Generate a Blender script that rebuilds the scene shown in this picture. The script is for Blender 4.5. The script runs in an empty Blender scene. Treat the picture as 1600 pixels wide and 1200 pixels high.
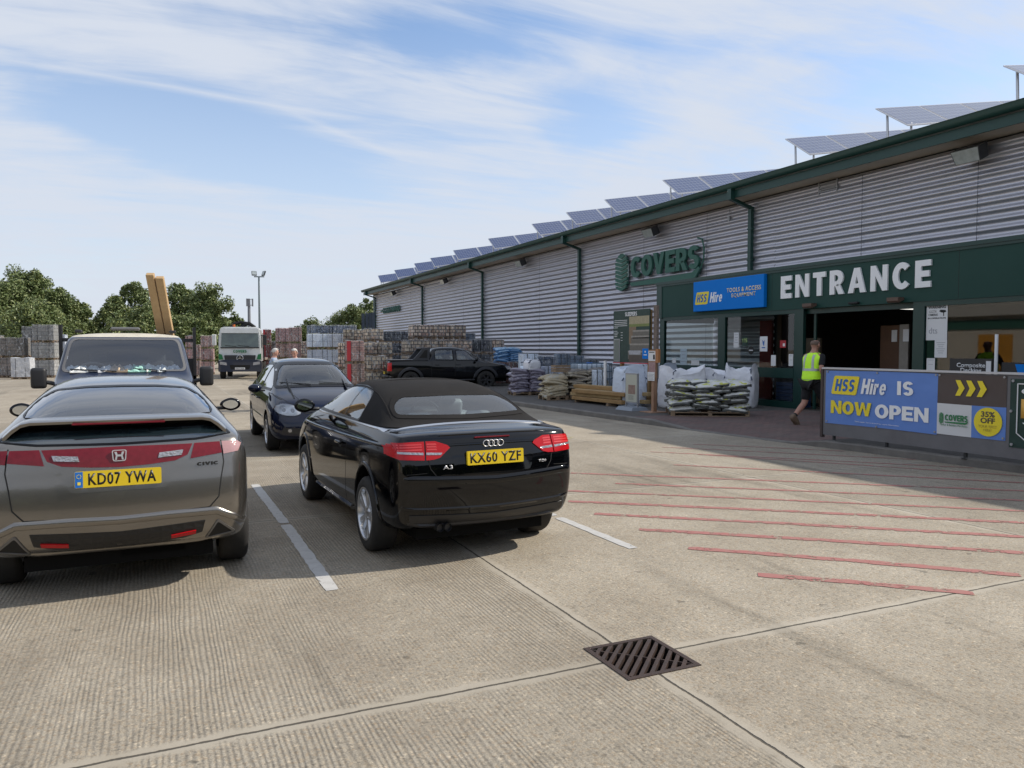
import bpy, bmesh, math, random
from mathutils import Vector, Matrix
from mathutils.bvhtree import BVHTree
R = math.radians
random.seed(7)
SC = bpy.context.scene
COL = SC.collection

# ---------------------------------------------------------------- camera, sky, sun, exposure
cam = bpy.data.cameras.new('camera'); camo = bpy.data.objects.new('camera', cam); COL.objects.link(camo)
cam.sensor_width = 36; cam.lens = 27.0; cam.clip_start = .05; cam.clip_end = 6000
camo.location = (0, 0, 1.72)
camo.rotation_euler = (R(90 - 2.62), 0, R(-24.6))
SC.camera = camo
SC.view_settings.view_transform = 'Standard'; SC.view_settings.look = 'None'
SC.view_settings.gamma = 1; SC.view_settings.exposure = 0.40
SUN_EL, SUN_AZ = 39.5, 102          # elevation, azimuth from +Y towards +X
sun = bpy.data.lights.new('sun', 'SUN'); suno = bpy.data.objects.new('sun', sun); COL.objects.link(suno)
sun.energy = 3.6; sun.angle = R(.6); sun.color = (1, .93, .82)
sd = Vector((math.sin(R(SUN_AZ)) * math.cos(R(SUN_EL)), math.cos(R(SUN_AZ)) * math.cos(R(SUN_EL)), math.sin(R(SUN_EL))))
suno.rotation_euler = sd.to_track_quat('Z', 'Y').to_euler()
suno.location = sd * 60

def sky():
    w = bpy.data.worlds.new('World'); SC.world = w; w.use_nodes = True
    nt = w.node_tree; N = nt.nodes; L = nt.links
    for n in list(N): N.remove(n)
    out = N.new('ShaderNodeOutputWorld'); bg = N.new('ShaderNodeBackground'); L.new(bg.outputs[0], out.inputs[0])
    st = N.new('ShaderNodeTexSky'); st.sky_type = 'NISHITA'; st.sun_disc = False
    st.sun_elevation = R(SUN_EL); st.sun_rotation = R(SUN_AZ); st.air_density = 1.0; st.dust_density = .7; st.ozone_density = 3.2
    bg.inputs[1].default_value = .142
    tc = N.new('ShaderNodeTexCoord')
    sep = N.new('ShaderNodeSeparateXYZ'); L.new(tc.outputs['Generated'], sep.inputs[0])
    def m(op, a, b=None, c=None, clamp=False):
        n = N.new('ShaderNodeMath'); n.operation = op; n.use_clamp = clamp
        for i, v in enumerate((a, b, c)):
            if v is None: continue
            if isinstance(v, (int, float)): n.inputs[i].default_value = v
            else: L.new(v, n.inputs[i])
        return n.outputs[0]
    z = m('MAXIMUM', sep.outputs[2], .03)
    zz = m('ADD', z, .10)
    u = m('DIVIDE', sep.outputs[0], zz); v = m('DIVIDE', sep.outputs[1], zz)     # point where the view ray meets a cloud layer
    cb = N.new('ShaderNodeCombineXYZ'); L.new(u, cb.inputs[0]); L.new(v, cb.inputs[1])
    def noise(rot, sc, scale, det, rough, dist=0, off=(0, 0, 0)):
        mp = N.new('ShaderNodeMapping'); L.new(cb.outputs[0], mp.inputs[0])
        mp.inputs['Rotation'].default_value = (0, 0, R(rot)); mp.inputs['Scale'].default_value = sc; mp.inputs['Location'].default_value = off
        n = N.new('ShaderNodeTexNoise'); L.new(mp.outputs[0], n.inputs[0])
        n.inputs['Scale'].default_value = scale; n.inputs['Detail'].default_value = det; n.inputs['Roughness'].default_value = rough
        n.inputs['Distortion'].default_value = dist
        return n.outputs[0]
    big = noise(20, (1, .8, 1), .9, 5, .55, .6, (3.1, 1.7, 0))
    wis = noise(28, (.55, 1.9, 1), 1.7, 9, .62, .9, (1.3, 4.1, 0))
    fine = noise(36, (.45, 2.4, 1), 4.6, 8, .66, .6)
    def lane(rot, off, wdt, x0, x1, warp=.22, pw=1.0):
        """soft-edged band lying across the cloud layer"""
        mp = N.new('ShaderNodeMapping'); L.new(cb.outputs[0], mp.inputs[0]); mp.inputs['Rotation'].default_value = (0, 0, R(rot))
        s2 = N.new('ShaderNodeSeparateXYZ'); L.new(mp.outputs[0], s2.inputs[0])
        y = m('ADD', s2.outputs[1], off); y = m('ADD', y, m('MULTIPLY', m('SUBTRACT', big, .5), warp))
        e = m('SUBTRACT', 1, m('DIVIDE', m('ABSOLUTE', y), wdt), clamp=True)
        xm, xh = (x0 + x1) / 2, (x1 - x0) / 2
        f = m('SUBTRACT', 1.6, m('MULTIPLY', m('ABSOLUTE', m('SUBTRACT', s2.outputs[0], xm)), 1.6 / xh), clamp=True)
        return m('MULTIPLY', m('POWER', e, pw), f)
    a = m('MULTIPLY', big, .50); a = m('ADD', a, m('MULTIPLY', wis, .46)); a = m('ADD', a, m('MULTIPLY', fine, .20)); a = m('SUBTRACT', a, .02); a = m('ADD', a, .088)
    for q, k in ((lane(-35, -2.18, .42, .9, 2.7, .35), .36), (lane(-19.5, -2.61, .22, .5, 1.5, .3), .16), (lane(15, -1.98, .26, -.2, .55, .3), .20), (lane(-45, -.60, .24, 2.1, 2.75, .5), .20), (lane(20, -2.0, .28, .9, 1.9, .5), .16)):
        a = m('SUBTRACT', a, m('MULTIPLY', q, k))
    cr = N.new('ShaderNodeMapRange'); cr.interpolation_type = 'SMOOTHSTEP'
    L.new(a, cr.inputs[0]); cr.inputs[1].default_value = .44; cr.inputs[2].default_value = .73
    # vapour trails: thin soft lines across the layer
    tr = m('ADD', m('MULTIPLY', lane(-4, -2.416, .045, -.5, 1.0, .10, 1.3), m('MULTIPLY', m('ADD', .35, fine), .8)), m('MULTIPLY', lane(-32.3, -1.897, .040, 1.55, 2.3, .06, 1.3), m('MULTIPLY', m('ADD', .3, fine), .7)))
    # haze veil near the horizon
    hz = m('SUBTRACT', 1, m('DIVIDE', sep.outputs[2], .42), clamp=True)
    hz = m('MULTIPLY', m('POWER', hz, 1.1), .94)
    one = m('SUBTRACT', 1, cr.outputs[0]); one = m('MULTIPLY', one, m('SUBTRACT', 1, hz, clamp=True)); one = m('MULTIPLY', one, m('SUBTRACT', 1, tr, clamp=True))
    cov = m('MULTIPLY', m('SUBTRACT', 1, one, clamp=True), .96)
    mx = N.new('ShaderNodeMix'); mx.data_type = 'RGBA'; L.new(cov, mx.inputs[0])
    L.new(st.outputs[0], mx.inputs[6]); mx.inputs[7].default_value = CLOUD
    L.new(mx.outputs[2], bg.inputs[0])
CLOUD = (3.7, 3.98, 4.5, 1)
sky()

# ---------------------------------------------------------------- materials
def mat(name, col=(.5, .5, .5), rough=.6, metal=0, spec=.5, coat=0, bump=None, vary=None, emit=None, trans=0, alpha=1, tex='Object', noise_scale=8, coatr=.03):
    """Principled material; vary=(scale, amount, second colour), bump=(scale, distance, detail)"""
    M = bpy.data.materials.new(name); M.use_nodes = True; nt = M.node_tree; N = nt.nodes; L = nt.links
    b = N['Principled BSDF']
    b.inputs['Base Color'].default_value = (*col, 1); b.inputs['Roughness'].default_value = rough
    b.inputs['Metallic'].default_value = metal; b.inputs['Specular IOR Level'].default_value = spec
    b.inputs['Coat Weight'].default_value = coat; b.inputs['Coat Roughness'].default_value = coatr
    b.inputs['Transmission Weight'].default_value = trans; b.inputs['Alpha'].default_value = alpha
    if emit: b.inputs['Emission Color'].default_value = (*emit[:3], 1); b.inputs['Emission Strength'].default_value = emit[3]
    if bump or vary:
        tc = N.new('ShaderNodeTexCoord')
    if vary:
        n = N.new('ShaderNodeTexNoise'); L.new(tc.outputs[tex], n.inputs[0]); n.inputs['Scale'].default_value = vary[0]; n.inputs['Detail'].default_value = 6; n.inputs['Roughness'].default_value = .65
        mr = N.new('ShaderNodeMapRange'); L.new(n.outputs[0], mr.inputs[0]); mr.inputs[1].default_value = .5 - .5 * (1 - vary[1]) * .6; mr.inputs[2].default_value = .5 + .5 * (1 - vary[1]) * .6 + .05
        mx = N.new('ShaderNodeMix'); mx.data_type = 'RGBA'; L.new(mr.outputs[0], mx.inputs[0])
        mx.inputs[6].default_value = (*col, 1); mx.inputs[7].default_value = (*vary[2], 1); L.new(mx.outputs[2], b.inputs['Base Color'])
    if bump:
        n = N.new('ShaderNodeTexNoise'); L.new(tc.outputs[tex], n.inputs[0]); n.inputs['Scale'].default_value = bump[0]; n.inputs['Detail'].default_value = bump[2] if len(bump) > 2 else 4
        bp = N.new('ShaderNodeBump'); L.new(n.outputs[0], bp.inputs['Height']); bp.inputs['Distance'].default_value = bump[1]; bp.inputs['Strength'].default_value = 1
        L.new(bp.outputs[0], b.inputs['Normal'])
    return M

def glass(name, tint=(.8, .86, .86), refl=1.0, dark=0.0, dust_haze=(.02, .025, .03)):
    """thin pane: see-through tinted with fresnel gloss; dark = share of opaque colour (tint, dust, painted haze and reflection)"""
    M = bpy.data.materials.new(name); M.use_nodes = True; nt = M.node_tree; N = nt.nodes; L = nt.links
    for n in list(N): N.remove(n)
    out = N.new('ShaderNodeOutputMaterial'); tr = N.new('ShaderNodeBsdfTransparent'); tr.inputs[0].default_value = (*tint, 1)
    gl = N.new('ShaderNodeBsdfGlossy'); gl.inputs['Roughness'].default_value = .02
    fr = N.new('ShaderNodeFresnel'); fr.inputs[0].default_value = 1.5
    k = N.new('ShaderNodeMath'); k.operation = 'MULTIPLY_ADD'; L.new(fr.outputs[0], k.inputs[0]); k.inputs[1].default_value = 1.25 * refl; k.inputs[2].default_value = .05 * refl; k.use_clamp = True
    df = N.new('ShaderNodeBsdfDiffuse'); df.inputs[0].default_value = (*dust_haze, 1)
    m1 = N.new('ShaderNodeMixShader'); m1.inputs[0].default_value = dark; L.new(tr.outputs[0], m1.inputs[1]); L.new(df.outputs[0], m1.inputs[2])
    m2 = N.new('ShaderNodeMixShader'); L.new(k.outputs[0], m2.inputs[0]); L.new(m1.outputs[0], m2.inputs[1]); L.new(gl.outputs[0], m2.inputs[2])
    L.new(m2.outputs[0], out.inputs[0])
    return M

# ---------------------------------------------------------------- object helpers
def tag(o, label=None, cat=None, group=None, kind=None):
    if label: o['label'] = label
    if cat: o['category'] = cat
    if group: o['group'] = group
    if kind: o['kind'] = kind
    return o

def thing(name, loc=(0, 0, 0), rz=0, label=None, cat=None, group=None, rot=None):
    o = bpy.data.objects.new(name, None); COL.objects.link(o); o.empty_display_size = .1
    o.location = loc; o.rotation_euler = rot if rot else (0, 0, rz)
    return tag(o, label, cat, group)

def ob(name, bm, m, parent=None, smooth=None, mats=None):
    """link a bmesh as one mesh object"""
    me = bpy.data.meshes.new(name)
    if isinstance(bm, bmesh.types.BMesh): bm.to_mesh(me); bm.free()
    else: me.from_pydata(*bm)
    for q in (mats or [m]): me.materials.append(q)
    if smooth is not None:
        me.shade_smooth()
        if smooth < 180: me.set_sharp_from_angle(angle=R(smooth))
    o = bpy.data.objects.new(name, me); COL.objects.link(o)
    if parent: o.parent = parent
    return o

def copy_tree(o, loc=None, rz=None, parent=None, **kw):
    c = o.copy(); COL.objects.link(c)
    if parent: c.parent = parent
    for ch in list(o.children): copy_tree(ch, parent=c)
    if loc is not None: c.location = loc
    if rz is not None: c.rotation_euler = (0, 0, rz)
    if kw: tag(c, **kw)
    return c

def B(): return bmesh.new()

def box(bm, c, s, rot=None, bev=0, seg=1, mi=0):
    """box centred at c with full sizes s"""
    r = bmesh.ops.create_cube(bm, size=1)
    vs = r['verts']
    Mx = Matrix.Translation(c) @ ((rot if isinstance(rot, Matrix) else Matrix.Rotation(rot, 4, 'Z')) if rot else Matrix()) @ Matrix.Diagonal((*s, 1))
    bmesh.ops.transform(bm, matrix=Mx, verts=vs)
    fs = {f for v in vs for f in v.link_faces}
    for f in fs: f.material_index = mi
    if bev:
        es = list({e for v in vs for e in v.link_edges})
        r = bmesh.ops.bevel(bm, geom=es, offset=bev, segments=seg, affect='EDGES', profile=.6, clamp_overlap=True)
        for f in r['faces']: f.material_index = mi
    return bm

def bx(bm, x0, x1, y0, y1, z0, z1, bev=0, mi=0):
    return box(bm, ((x0 + x1) / 2, (y0 + y1) / 2, (z0 + z1) / 2), (abs(x1 - x0), abs(y1 - y0), abs(z1 - z0)), bev=bev, mi=mi)

def cyl(bm, a, b, r0, r1=None, n=12, caps=True):
    a = Vector(a); b = Vector(b); d = b - a; r1 = r0 if r1 is None else r1
    Mx = Matrix.Translation((a + b) / 2) @ d.to_track_quat('Z', 'Y').to_matrix().to_4x4()
    bmesh.ops.create_cone(bm, cap_ends=caps, segments=n, radius1=r0, radius2=r1, depth=d.length, matrix=Mx)
    return bm

def tube(bm, pts, r, n=8):
    pts = [Vector(p) for p in pts]; rings = []
    for i, p in enumerate(pts):
        d = (pts[min(i + 1, len(pts) - 1)] - pts[max(i - 1, 0)]).normalized()
        q = d.to_track_quat('Z', 'Y')
        rr = r[i] if isinstance(r, (list, tuple)) else r
        rings.append([bm.verts.new(p + q @ Vector((math.cos(2 * math.pi * k / n) * rr, math.sin(2 * math.pi * k / n) * rr, 0))) for k in range(n)])
    for a, b in zip(rings, rings[1:]):
        # match the ring phase
        best = min(range(n), key=lambda s: (a[0].co - b[s].co).length)
        b2 = b[best:] + b[:best]; b[:] = b2
        for k in range(n):
            try: bm.faces.new((a[k], a[(k + 1) % n], b[(k + 1) % n], b[k]))
            except ValueError: pass
    for q in (rings[0][::-1], rings[-1]):
        try: bm.faces.new(q)
        except ValueError: pass
    return bm

def lathe(bm, prof, Mx=None, n=32, mi=0, closed=False):
    """profile [(r, x)] turned about the local X axis"""
    rings = []
    for r, x in prof:
        rings.append([bm.verts.new((x, r * math.cos(2 * math.pi * k / n), r * math.sin(2 * math.pi * k / n))) for k in range(n)])
    prs = list(zip(rings, rings[1:])) + ([(rings[-1], rings[0])] if closed else [])
    for a, b in prs:
        for k in range(n):
            f = bm.faces.new((a[k], a[(k + 1) % n], b[(k + 1) % n], b[k])); f.material_index = mi
    if Mx: bmesh.ops.transform(bm, matrix=Mx, verts=[v for rg in rings for v in rg])
    return bm

def prism(bm, pts, fn, d0, d1, mi=0):
    """extrude polygon pts (2D) between depths; fn(u, v, d) -> 3D"""
    a = [bm.verts.new(fn(u, v, d0)) for u, v in pts]; b = [bm.verts.new(fn(u, v, d1)) for u, v in pts]; n = len(pts)
    fs = [bm.faces.new(a[::-1]), bm.faces.new(b)]
    for k in range(n): fs.append(bm.faces.new((a[k], a[(k + 1) % n], b[(k + 1) % n], b[k])))
    for f in fs: f.material_index = mi
    bmesh.ops.recalc_face_normals(bm, faces=fs)
    return bm

def text(name, s, m, parent, O, U, V, width=None, height=.1, ext=.004, bold=0, shear=0, align='CENTER', maxw=None, track=1.0, lines=1.0):
    """lettering lying in the plane O + u*U + v*V, front towards UxV; height = capital height"""
    c = bpy.data.curves.new('tmp', 'FONT'); c.body = s; c.size = 1; c.extrude = 0; c.offset = bold; c.shear = shear
    c.align_x = align; c.align_y = 'CENTER' if '\n' not in s else 'CENTER'; c.resolution_u = 3; c.space_character = track; c.space_line = lines
    t = bpy.data.objects.new('tmp', c); COL.objects.link(t)
    dg = bpy.context.evaluated_depsgraph_get(); me = bpy.data.meshes.new_from_object(t.evaluated_get(dg))
    bpy.data.objects.remove(t); bpy.data.curves.remove(c)
    xs = [v.co.x for v in me.vertices]; ys = [v.co.y for v in me.vertices]
    if not xs: return None
    w0, h0 = max(xs) - min(xs), max(ys) - min(ys); cx = (max(xs) + min(xs)) / 2; cy = (max(ys) + min(ys)) / 2
    if align == 'LEFT': cx = min(xs)
    nl = s.count('\n') + 1
    sy = height / h0
    sx = (width / w0) if width else sy
    U = Vector(U).normalized(); V = Vector(V).normalized(); W = U.cross(V); O = Vector(O)
    bm = B(); bm.from_mesh(me); bpy.data.meshes.remove(me)
    bmesh.ops.remove_doubles(bm, verts=bm.verts, dist=1e-5)
    if ext > 0:
        r = bmesh.ops.extrude_face_region(bm, geom=bm.faces[:])
        top = [e for e in r['geom'] if isinstance(e, bmesh.types.BMVert)]
        for v in top: v.co.z = ext
    for v in bm.verts: v.co = O + U * ((v.co.x - cx) * sx) + V * ((v.co.y - cy) * sy) + W * v.co.z
    bmesh.ops.recalc_face_normals(bm, faces=bm.faces)
    return ob(name, bm, m, parent)

GLY = {}
def glyph(ch):
    """heavy block letter in a unit-high box: (width, [convex-ish pieces])"""
    t = .255; q = .22
    def rect(a, b, c, d): return [(a, c), (b, c), (b, d), (a, d)]
    def arc(cx, cy, rx, ry, a0, a1, n=10, tt=t, ty=None):
        out = []; ty = ty or q; P = [(cx + rx * math.cos(R(a0 + (a1 - a0) * k / n)), cy + ry * math.sin(R(a0 + (a1 - a0) * k / n))) for k in range(n + 1)]
        Q = [(cx + (rx - tt) * math.cos(R(a0 + (a1 - a0) * k / n)), cy + (ry - ty) * math.sin(R(a0 + (a1 - a0) * k / n))) for k in range(n + 1)]
        for k in range(n): out.append([P[k], P[k + 1], Q[k + 1], Q[k]])
        return out
    G = {'E': (.66, [rect(0, t, 0, 1), rect(t, .66, 0, q), rect(t, .60, .5 - q / 2, .5 + q / 2), rect(t, .66, 1 - q, 1)]),
        'F': (.62, [rect(0, t, 0, 1), rect(t, .56, .40, .60), rect(t, .62, 1 - q, 1)]), 'L': (.60, [rect(0, t, 0, 1), rect(t, .60, 0, q)]), 'I': (t, [rect(0, t, 0, 1)]), 'H': (.76, [rect(0, t, 0, 1), rect(.76 - t, .76, 0, 1), rect(t, .76 - t, .39, .61)]),
        'T': (.70, [rect(0, .70, 1 - q, 1), rect(.35 - t / 2, .35 + t / 2, 0, 1 - q)]), 'N': (.80, [rect(0, t * .9, 0, 1), rect(.80 - t * .9, .80, 0, 1), [(t * .9, 1), (t * .9, .60), (.80 - t * .9, 0), (.80 - t * .9, .40)]]),
        'A': (.88, [[(0, 0), (t * 1.02, 0), (.52, 1), (.30, 1)], [(.88, 0), (.88 - t * 1.02, 0), (.36, 1), (.58, 1)], rect(.22, .66, .20, .37)]), 'V': (.84, [[(0, 1), (t * 1.05, 1), (.53, 0), (.31, 0)], [(.84, 1), (.84 - t * 1.05, 1), (.31, 0), (.53, 0)]]),
        'W': (1.16, [[(0, 1), (t * .95, 1), (.41, 0), (.19, 0)], [(.27, 0), (.41, 0), (.68, 1), (.50, 1)], [(.48, 1), (.66, 1), (.89, 0), (.75, 0)], [(1.16 - t * .95, 1), (1.16, 1), (.97, 0), (.75, 0)]]),
        'O': (.84, arc(.42, .5, .42, .51, 0, 360, 24)), 'C': (.76, arc(.42, .5, .42, .51, 42, 318, 18)), 'P': (.70, [rect(0, t, 0, 1)] + arc(.37, .66, .33, .34, -90, 90, 8) + [rect(t, .37, .32, .52), rect(t, .37, .80, 1)]),
        'R': (.74, [rect(0, t, 0, 1)] + arc(.37, .67, .34, .33, -90, 90, 8) + [rect(t, .37, .34, .54), rect(t, .37, .80, 1), [(.28, .38), (.52, .42), (.76, 0), (.48, 0)]]),
        'S': (.70, arc(.35, .705, .34, .305, 25, 270, 12, ty=.20) + arc(.35, .295, .34, .305, 90, -155, 12, ty=.20)),
        'i': (t * .9, [rect(0, t * .9, 0, .70), rect(0, t * .9, .80, .98)]), 'r': (.46, [rect(0, t * .9, 0, .70)] + arc(.42, .44, .32, .27, 90, 165, 5)), 'e': (.60, arc(.30, .36, .30, .37, 0, 325, 14, tt=.20, ty=.17) + [rect(.12, .58, .30, .42)]),
        ' ': (.30, []), '&': (.6, arc(.3, .5, .3, .5, 0, 360, 16))}
    return G[ch]
def block(name, s, m, parent, O, U, V, width, height, ext=.004, shear=0, gap=.115):
    """heavy sign lettering centred on O"""
    U = Vector(U).normalized(); V = Vector(V).normalized(); W = U.cross(V); O = Vector(O)
    tot = sum(glyph(c)[0] for c in s) + gap * (len(s) - 1); sx = width / (tot + shear); x = 0; bm = B(); k = 0
    for c in s:
        w, P = glyph(c)
        for q in P:
            k += 1; pts = [(((x + a + shear * b) - (tot + shear) / 2) * sx, (b - .5) * height) for a, b in q]
            ar = sum(pts[i][0] * pts[(i + 1) % len(pts)][1] - pts[(i + 1) % len(pts)][0] * pts[i][1] for i in range(len(pts)))
            if ar < 0: pts = pts[::-1]
            prism(bm, pts, lambda a, b, d: O + U * a + V * b + W * d, 0, ext + .00035 * (k % 5))
        x += w + gap
    return ob(name, bm, m, parent)
def warpz(root, tab, skip=('wheel', 'door_mirror', 'seat', 'steering_wheel')):
    """stretch a vehicle's upper body: tab = [(z, new z)]; small parts move as a whole"""
    def f(z):
        for (a, b), (c, d) in zip(tab, tab[1:]):
            if z <= c: return b + (d - b) * (z - a) / (c - a)
        return z + tab[-1][1] - tab[-1][0]
    for o in root.children_recursive:
        q = o; keep = False
        while q and q != root:
            if q.name.split('.')[0] in skip[:1] + skip[2:]: keep = True
            q = q.parent
        if keep: continue
        if o.type == 'EMPTY': o.location.z = f(o.location.z); continue
        if o.parent != root and o.parent.type == 'EMPTY': continue
        zs = [v.co.z for v in o.data.vertices]
        if not zs: continue
        c = (max(zs) + min(zs)) / 2
        if max(zs) - min(zs) < .06: dz = f(c) - c; [setattr(v.co, 'z', v.co.z + dz) for v in o.data.vertices]
        else:
            for v in o.data.vertices: v.co.z = f(v.co.z)
        o.data.update()
def inpoly(x, y, P):
    c = False; j = len(P) - 1
    for i in range(len(P)):
        if (P[i][1] > y) != (P[j][1] > y) and x < (P[j][0] - P[i][0]) * (y - P[i][1]) / (P[j][1] - P[i][1]) + P[i][0]: c = not c
        j = i
    return c
def edist(x, y, P):
    best = 9
    for i in range(len(P)):
        ax, ay = P[i]; bx_, by = P[(i + 1) % len(P)]; dx, dy = bx_ - ax, by - ay; l = dx * dx + dy * dy or 1e-9
        t = max(0, min(1, ((x - ax) * dx + (y - ay) * dy) / l)); best = min(best, math.hypot(x - ax - t * dx, y - ay - t * dy))
    return best
def rounded(P, r=.03, n=4):
    """polygon with rounded corners"""
    out = []; N_ = len(P)
    for i in range(N_):
        p = Vector(P[i]); a = Vector(P[i - 1]) - p; b = Vector(P[(i + 1) % N_]) - p
        q = min(r, a.length * .45, b.length * .45)
        s = p + a.normalized() * q; e = p + b.normalized() * q
        for k in range(n + 1):
            t = k / n; w = s * (1 - t) ** 2 + p * 2 * t * (1 - t) + e * t * t; out.append((w.x, w.y))
    return out
def mirror(P): return [(-u, v) for u, v in P][::-1]

def disc_pts(cx, cy, r, n=24, rx=None): return [(cx + (rx or r) * math.cos(2 * math.pi * k / n), cy + r * math.sin(2 * math.pi * k / n)) for k in range(n)]
def at(px, f):
    """world x, y of the spot seen px pixels across (1600 wide photo) at depth f metres"""
    r = (px - 800) / 1200 * f
    return f * .4163 + r * .9092, f * .9092 - r * .4163

MT = dict(
    gap=mat('panel_gap', (.004, .004, .004), .7), liner=mat('wheel_well', (.008, .008, .008), .95, spec=.1), tyre=mat('tyre_rubber', (.014, .014, .014), .8, bump=(90, .002), vary=(6, .3, (.03, .028, .026))),
    alloy=mat('alloy', (.62, .63, .65), .28, .9), steel=mat('brake_steel', (.25, .24, .23), .4, .8), trim=mat('dark_trim', (.018, .018, .02), .5), mirror=mat('mirror_glass', (.75, .8, .85), .03, 1),
    chrome=mat('chrome', (.8, .8, .82), .12, 1), plate_y=mat('plate_yellow', (.78, .56, .02), .35, coat=.5), plate_w=mat('plate_white', (.75, .75, .75), .35, coat=.5), plate_black=mat('plate_letters', (.008, .008, .008), .4),
    plate_blue=mat('plate_blue', (.02, .16, .55), .4), yellow_plain=mat('star_yellow', (.85, .7, .1), .4),
    seat=mat('seat_cloth', (.03, .03, .034), .85), seat_pale=mat('seat_pale_leather', (.42, .42, .43), .5),
    frit=mat('black_glass_border', (.004, .004, .005), .35, spec=.25), fabric=mat('soft_top_fabric', (.012, .011, .011), .92, spec=.2, bump=(260, .0015, 2), vary=(2.2, .4, (.022, .020, .019))),
    redlens=mat('red_lens', (.50, .006, .011), .14, spec=.4, vary=(60, .2, (.36, .004, .007))), darkred=mat('dark_red_lens', (.13, .006, .012), .16, spec=.4, vary=(30, .2, (.20, .012, .022))), clearlens=mat('clear_lens', (.50, .50, .52), .12, .5, coat=1, bump=(60, .006, 1), vary=(50, .2, (.25, .25, .27))),
    lampinner=mat('lamp_reflector', (.72, .72, .74), .3, .35, bump=(40, .004, 1)),
    g_dark=glass('tinted_glass', (.42, .48, .52), 2.0, .12), g_clear=glass('clear_glass', (.72, .80, .80), 1.0, 0.0), g_screen=glass('windscreen_glass', (.70, .80, .82), 1.25, .05, (.2, .22, .24)), g_lens=glass('lamp_glass', (.9, .93, .95), .8),
    p_grey=mat('metallic_grey_paint', (.185, .172, .155), .24, .88, coat=.7, coatr=.03, vary=(400, .1, (.30, .28, .255))), p_black=mat('black_paint', (.0018, .0020, .0030), .05, .0, spec=.5),
    p_blue=mat('dark_blue_paint', (.004, .0065, .021), .06, .0, spec=.55), p_white=mat('white_cab_paint', (.62, .64, .64), .3, coat=.6, vary=(3, .4, (.5, .51, .5))), p_navy=mat('navy_van_paint', (.016, .024, .05), .3, .1, coat=.8), p_cream=mat('cream_roof_paint', (.62, .58, .48), .55, vary=(5, .4, (.45, .41, .33))),
    p_pick=mat('pickup_black_paint', (.004, .0045, .006), .08, spec=.5), p_green=mat('logo_green_paint', (.01, .16, .05), .4),
)
MT['pinklens'] = mat('pale_pink_lens', (.42, .24, .24), .12, coat=1, bump=(70, .002, 1)); MT['p_grey_dk'] = MT['p_grey']
MT['seat_brown'] = mat('headrest_brown', (.10, .06, .055), .8)
MT['chrome_satin'] = mat('satin_trim', (.66, .67, .70), .28, 1); MT['satin_black'] = mat('satin_black', (.02, .02, .022), .42); MT['redlens_dk'] = mat('red_lens_element', (.62, .02, .02), .3, coat=1)
MT['seat_tan'] = mat('seat_grey_tan', (.16, .14, .12), .8)
MT['flare'] = mat('dark_grey_trim', (.035, .038, .045), .45)
MT['g_van'] = glass('van_windscreen', (.80, .86, .92), 1.4, .07, (.16, .20, .30)); MT['rubber_grey'] = mat('rubber_grey', (.13, .13, .135), .6); MT['dash_grey'] = mat('dash_grey', (.16, .155, .145), .8); MT['timber'] = mat('sawn_timber', (.52, .36, .19), .7, vary=(4, .4, (.42, .27, .13)), bump=(30, .003))  # van windscreen: blue-grey haze painted into the pane's diffuse colour
MT['truckglass'] = mat('truck_glass', (.035, .055, .06), .08, coat=1, vary=(1.5, .4, (.10, .14, .12)))
MT['emblem'] = mat('emblem_silver', (.62, .62, .64), .35, .35)
MT['g_teal_reflection'] = glass('painted_teal_reflection', (.4, .46, .5), 2.0, .35, (.03, .055, .07))  # teal reflection painted into the diffuse colour of the lower rear glass
MT['emblem_dk'] = mat('dull_steel', (.16, .155, .15), .4, .5)
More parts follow.
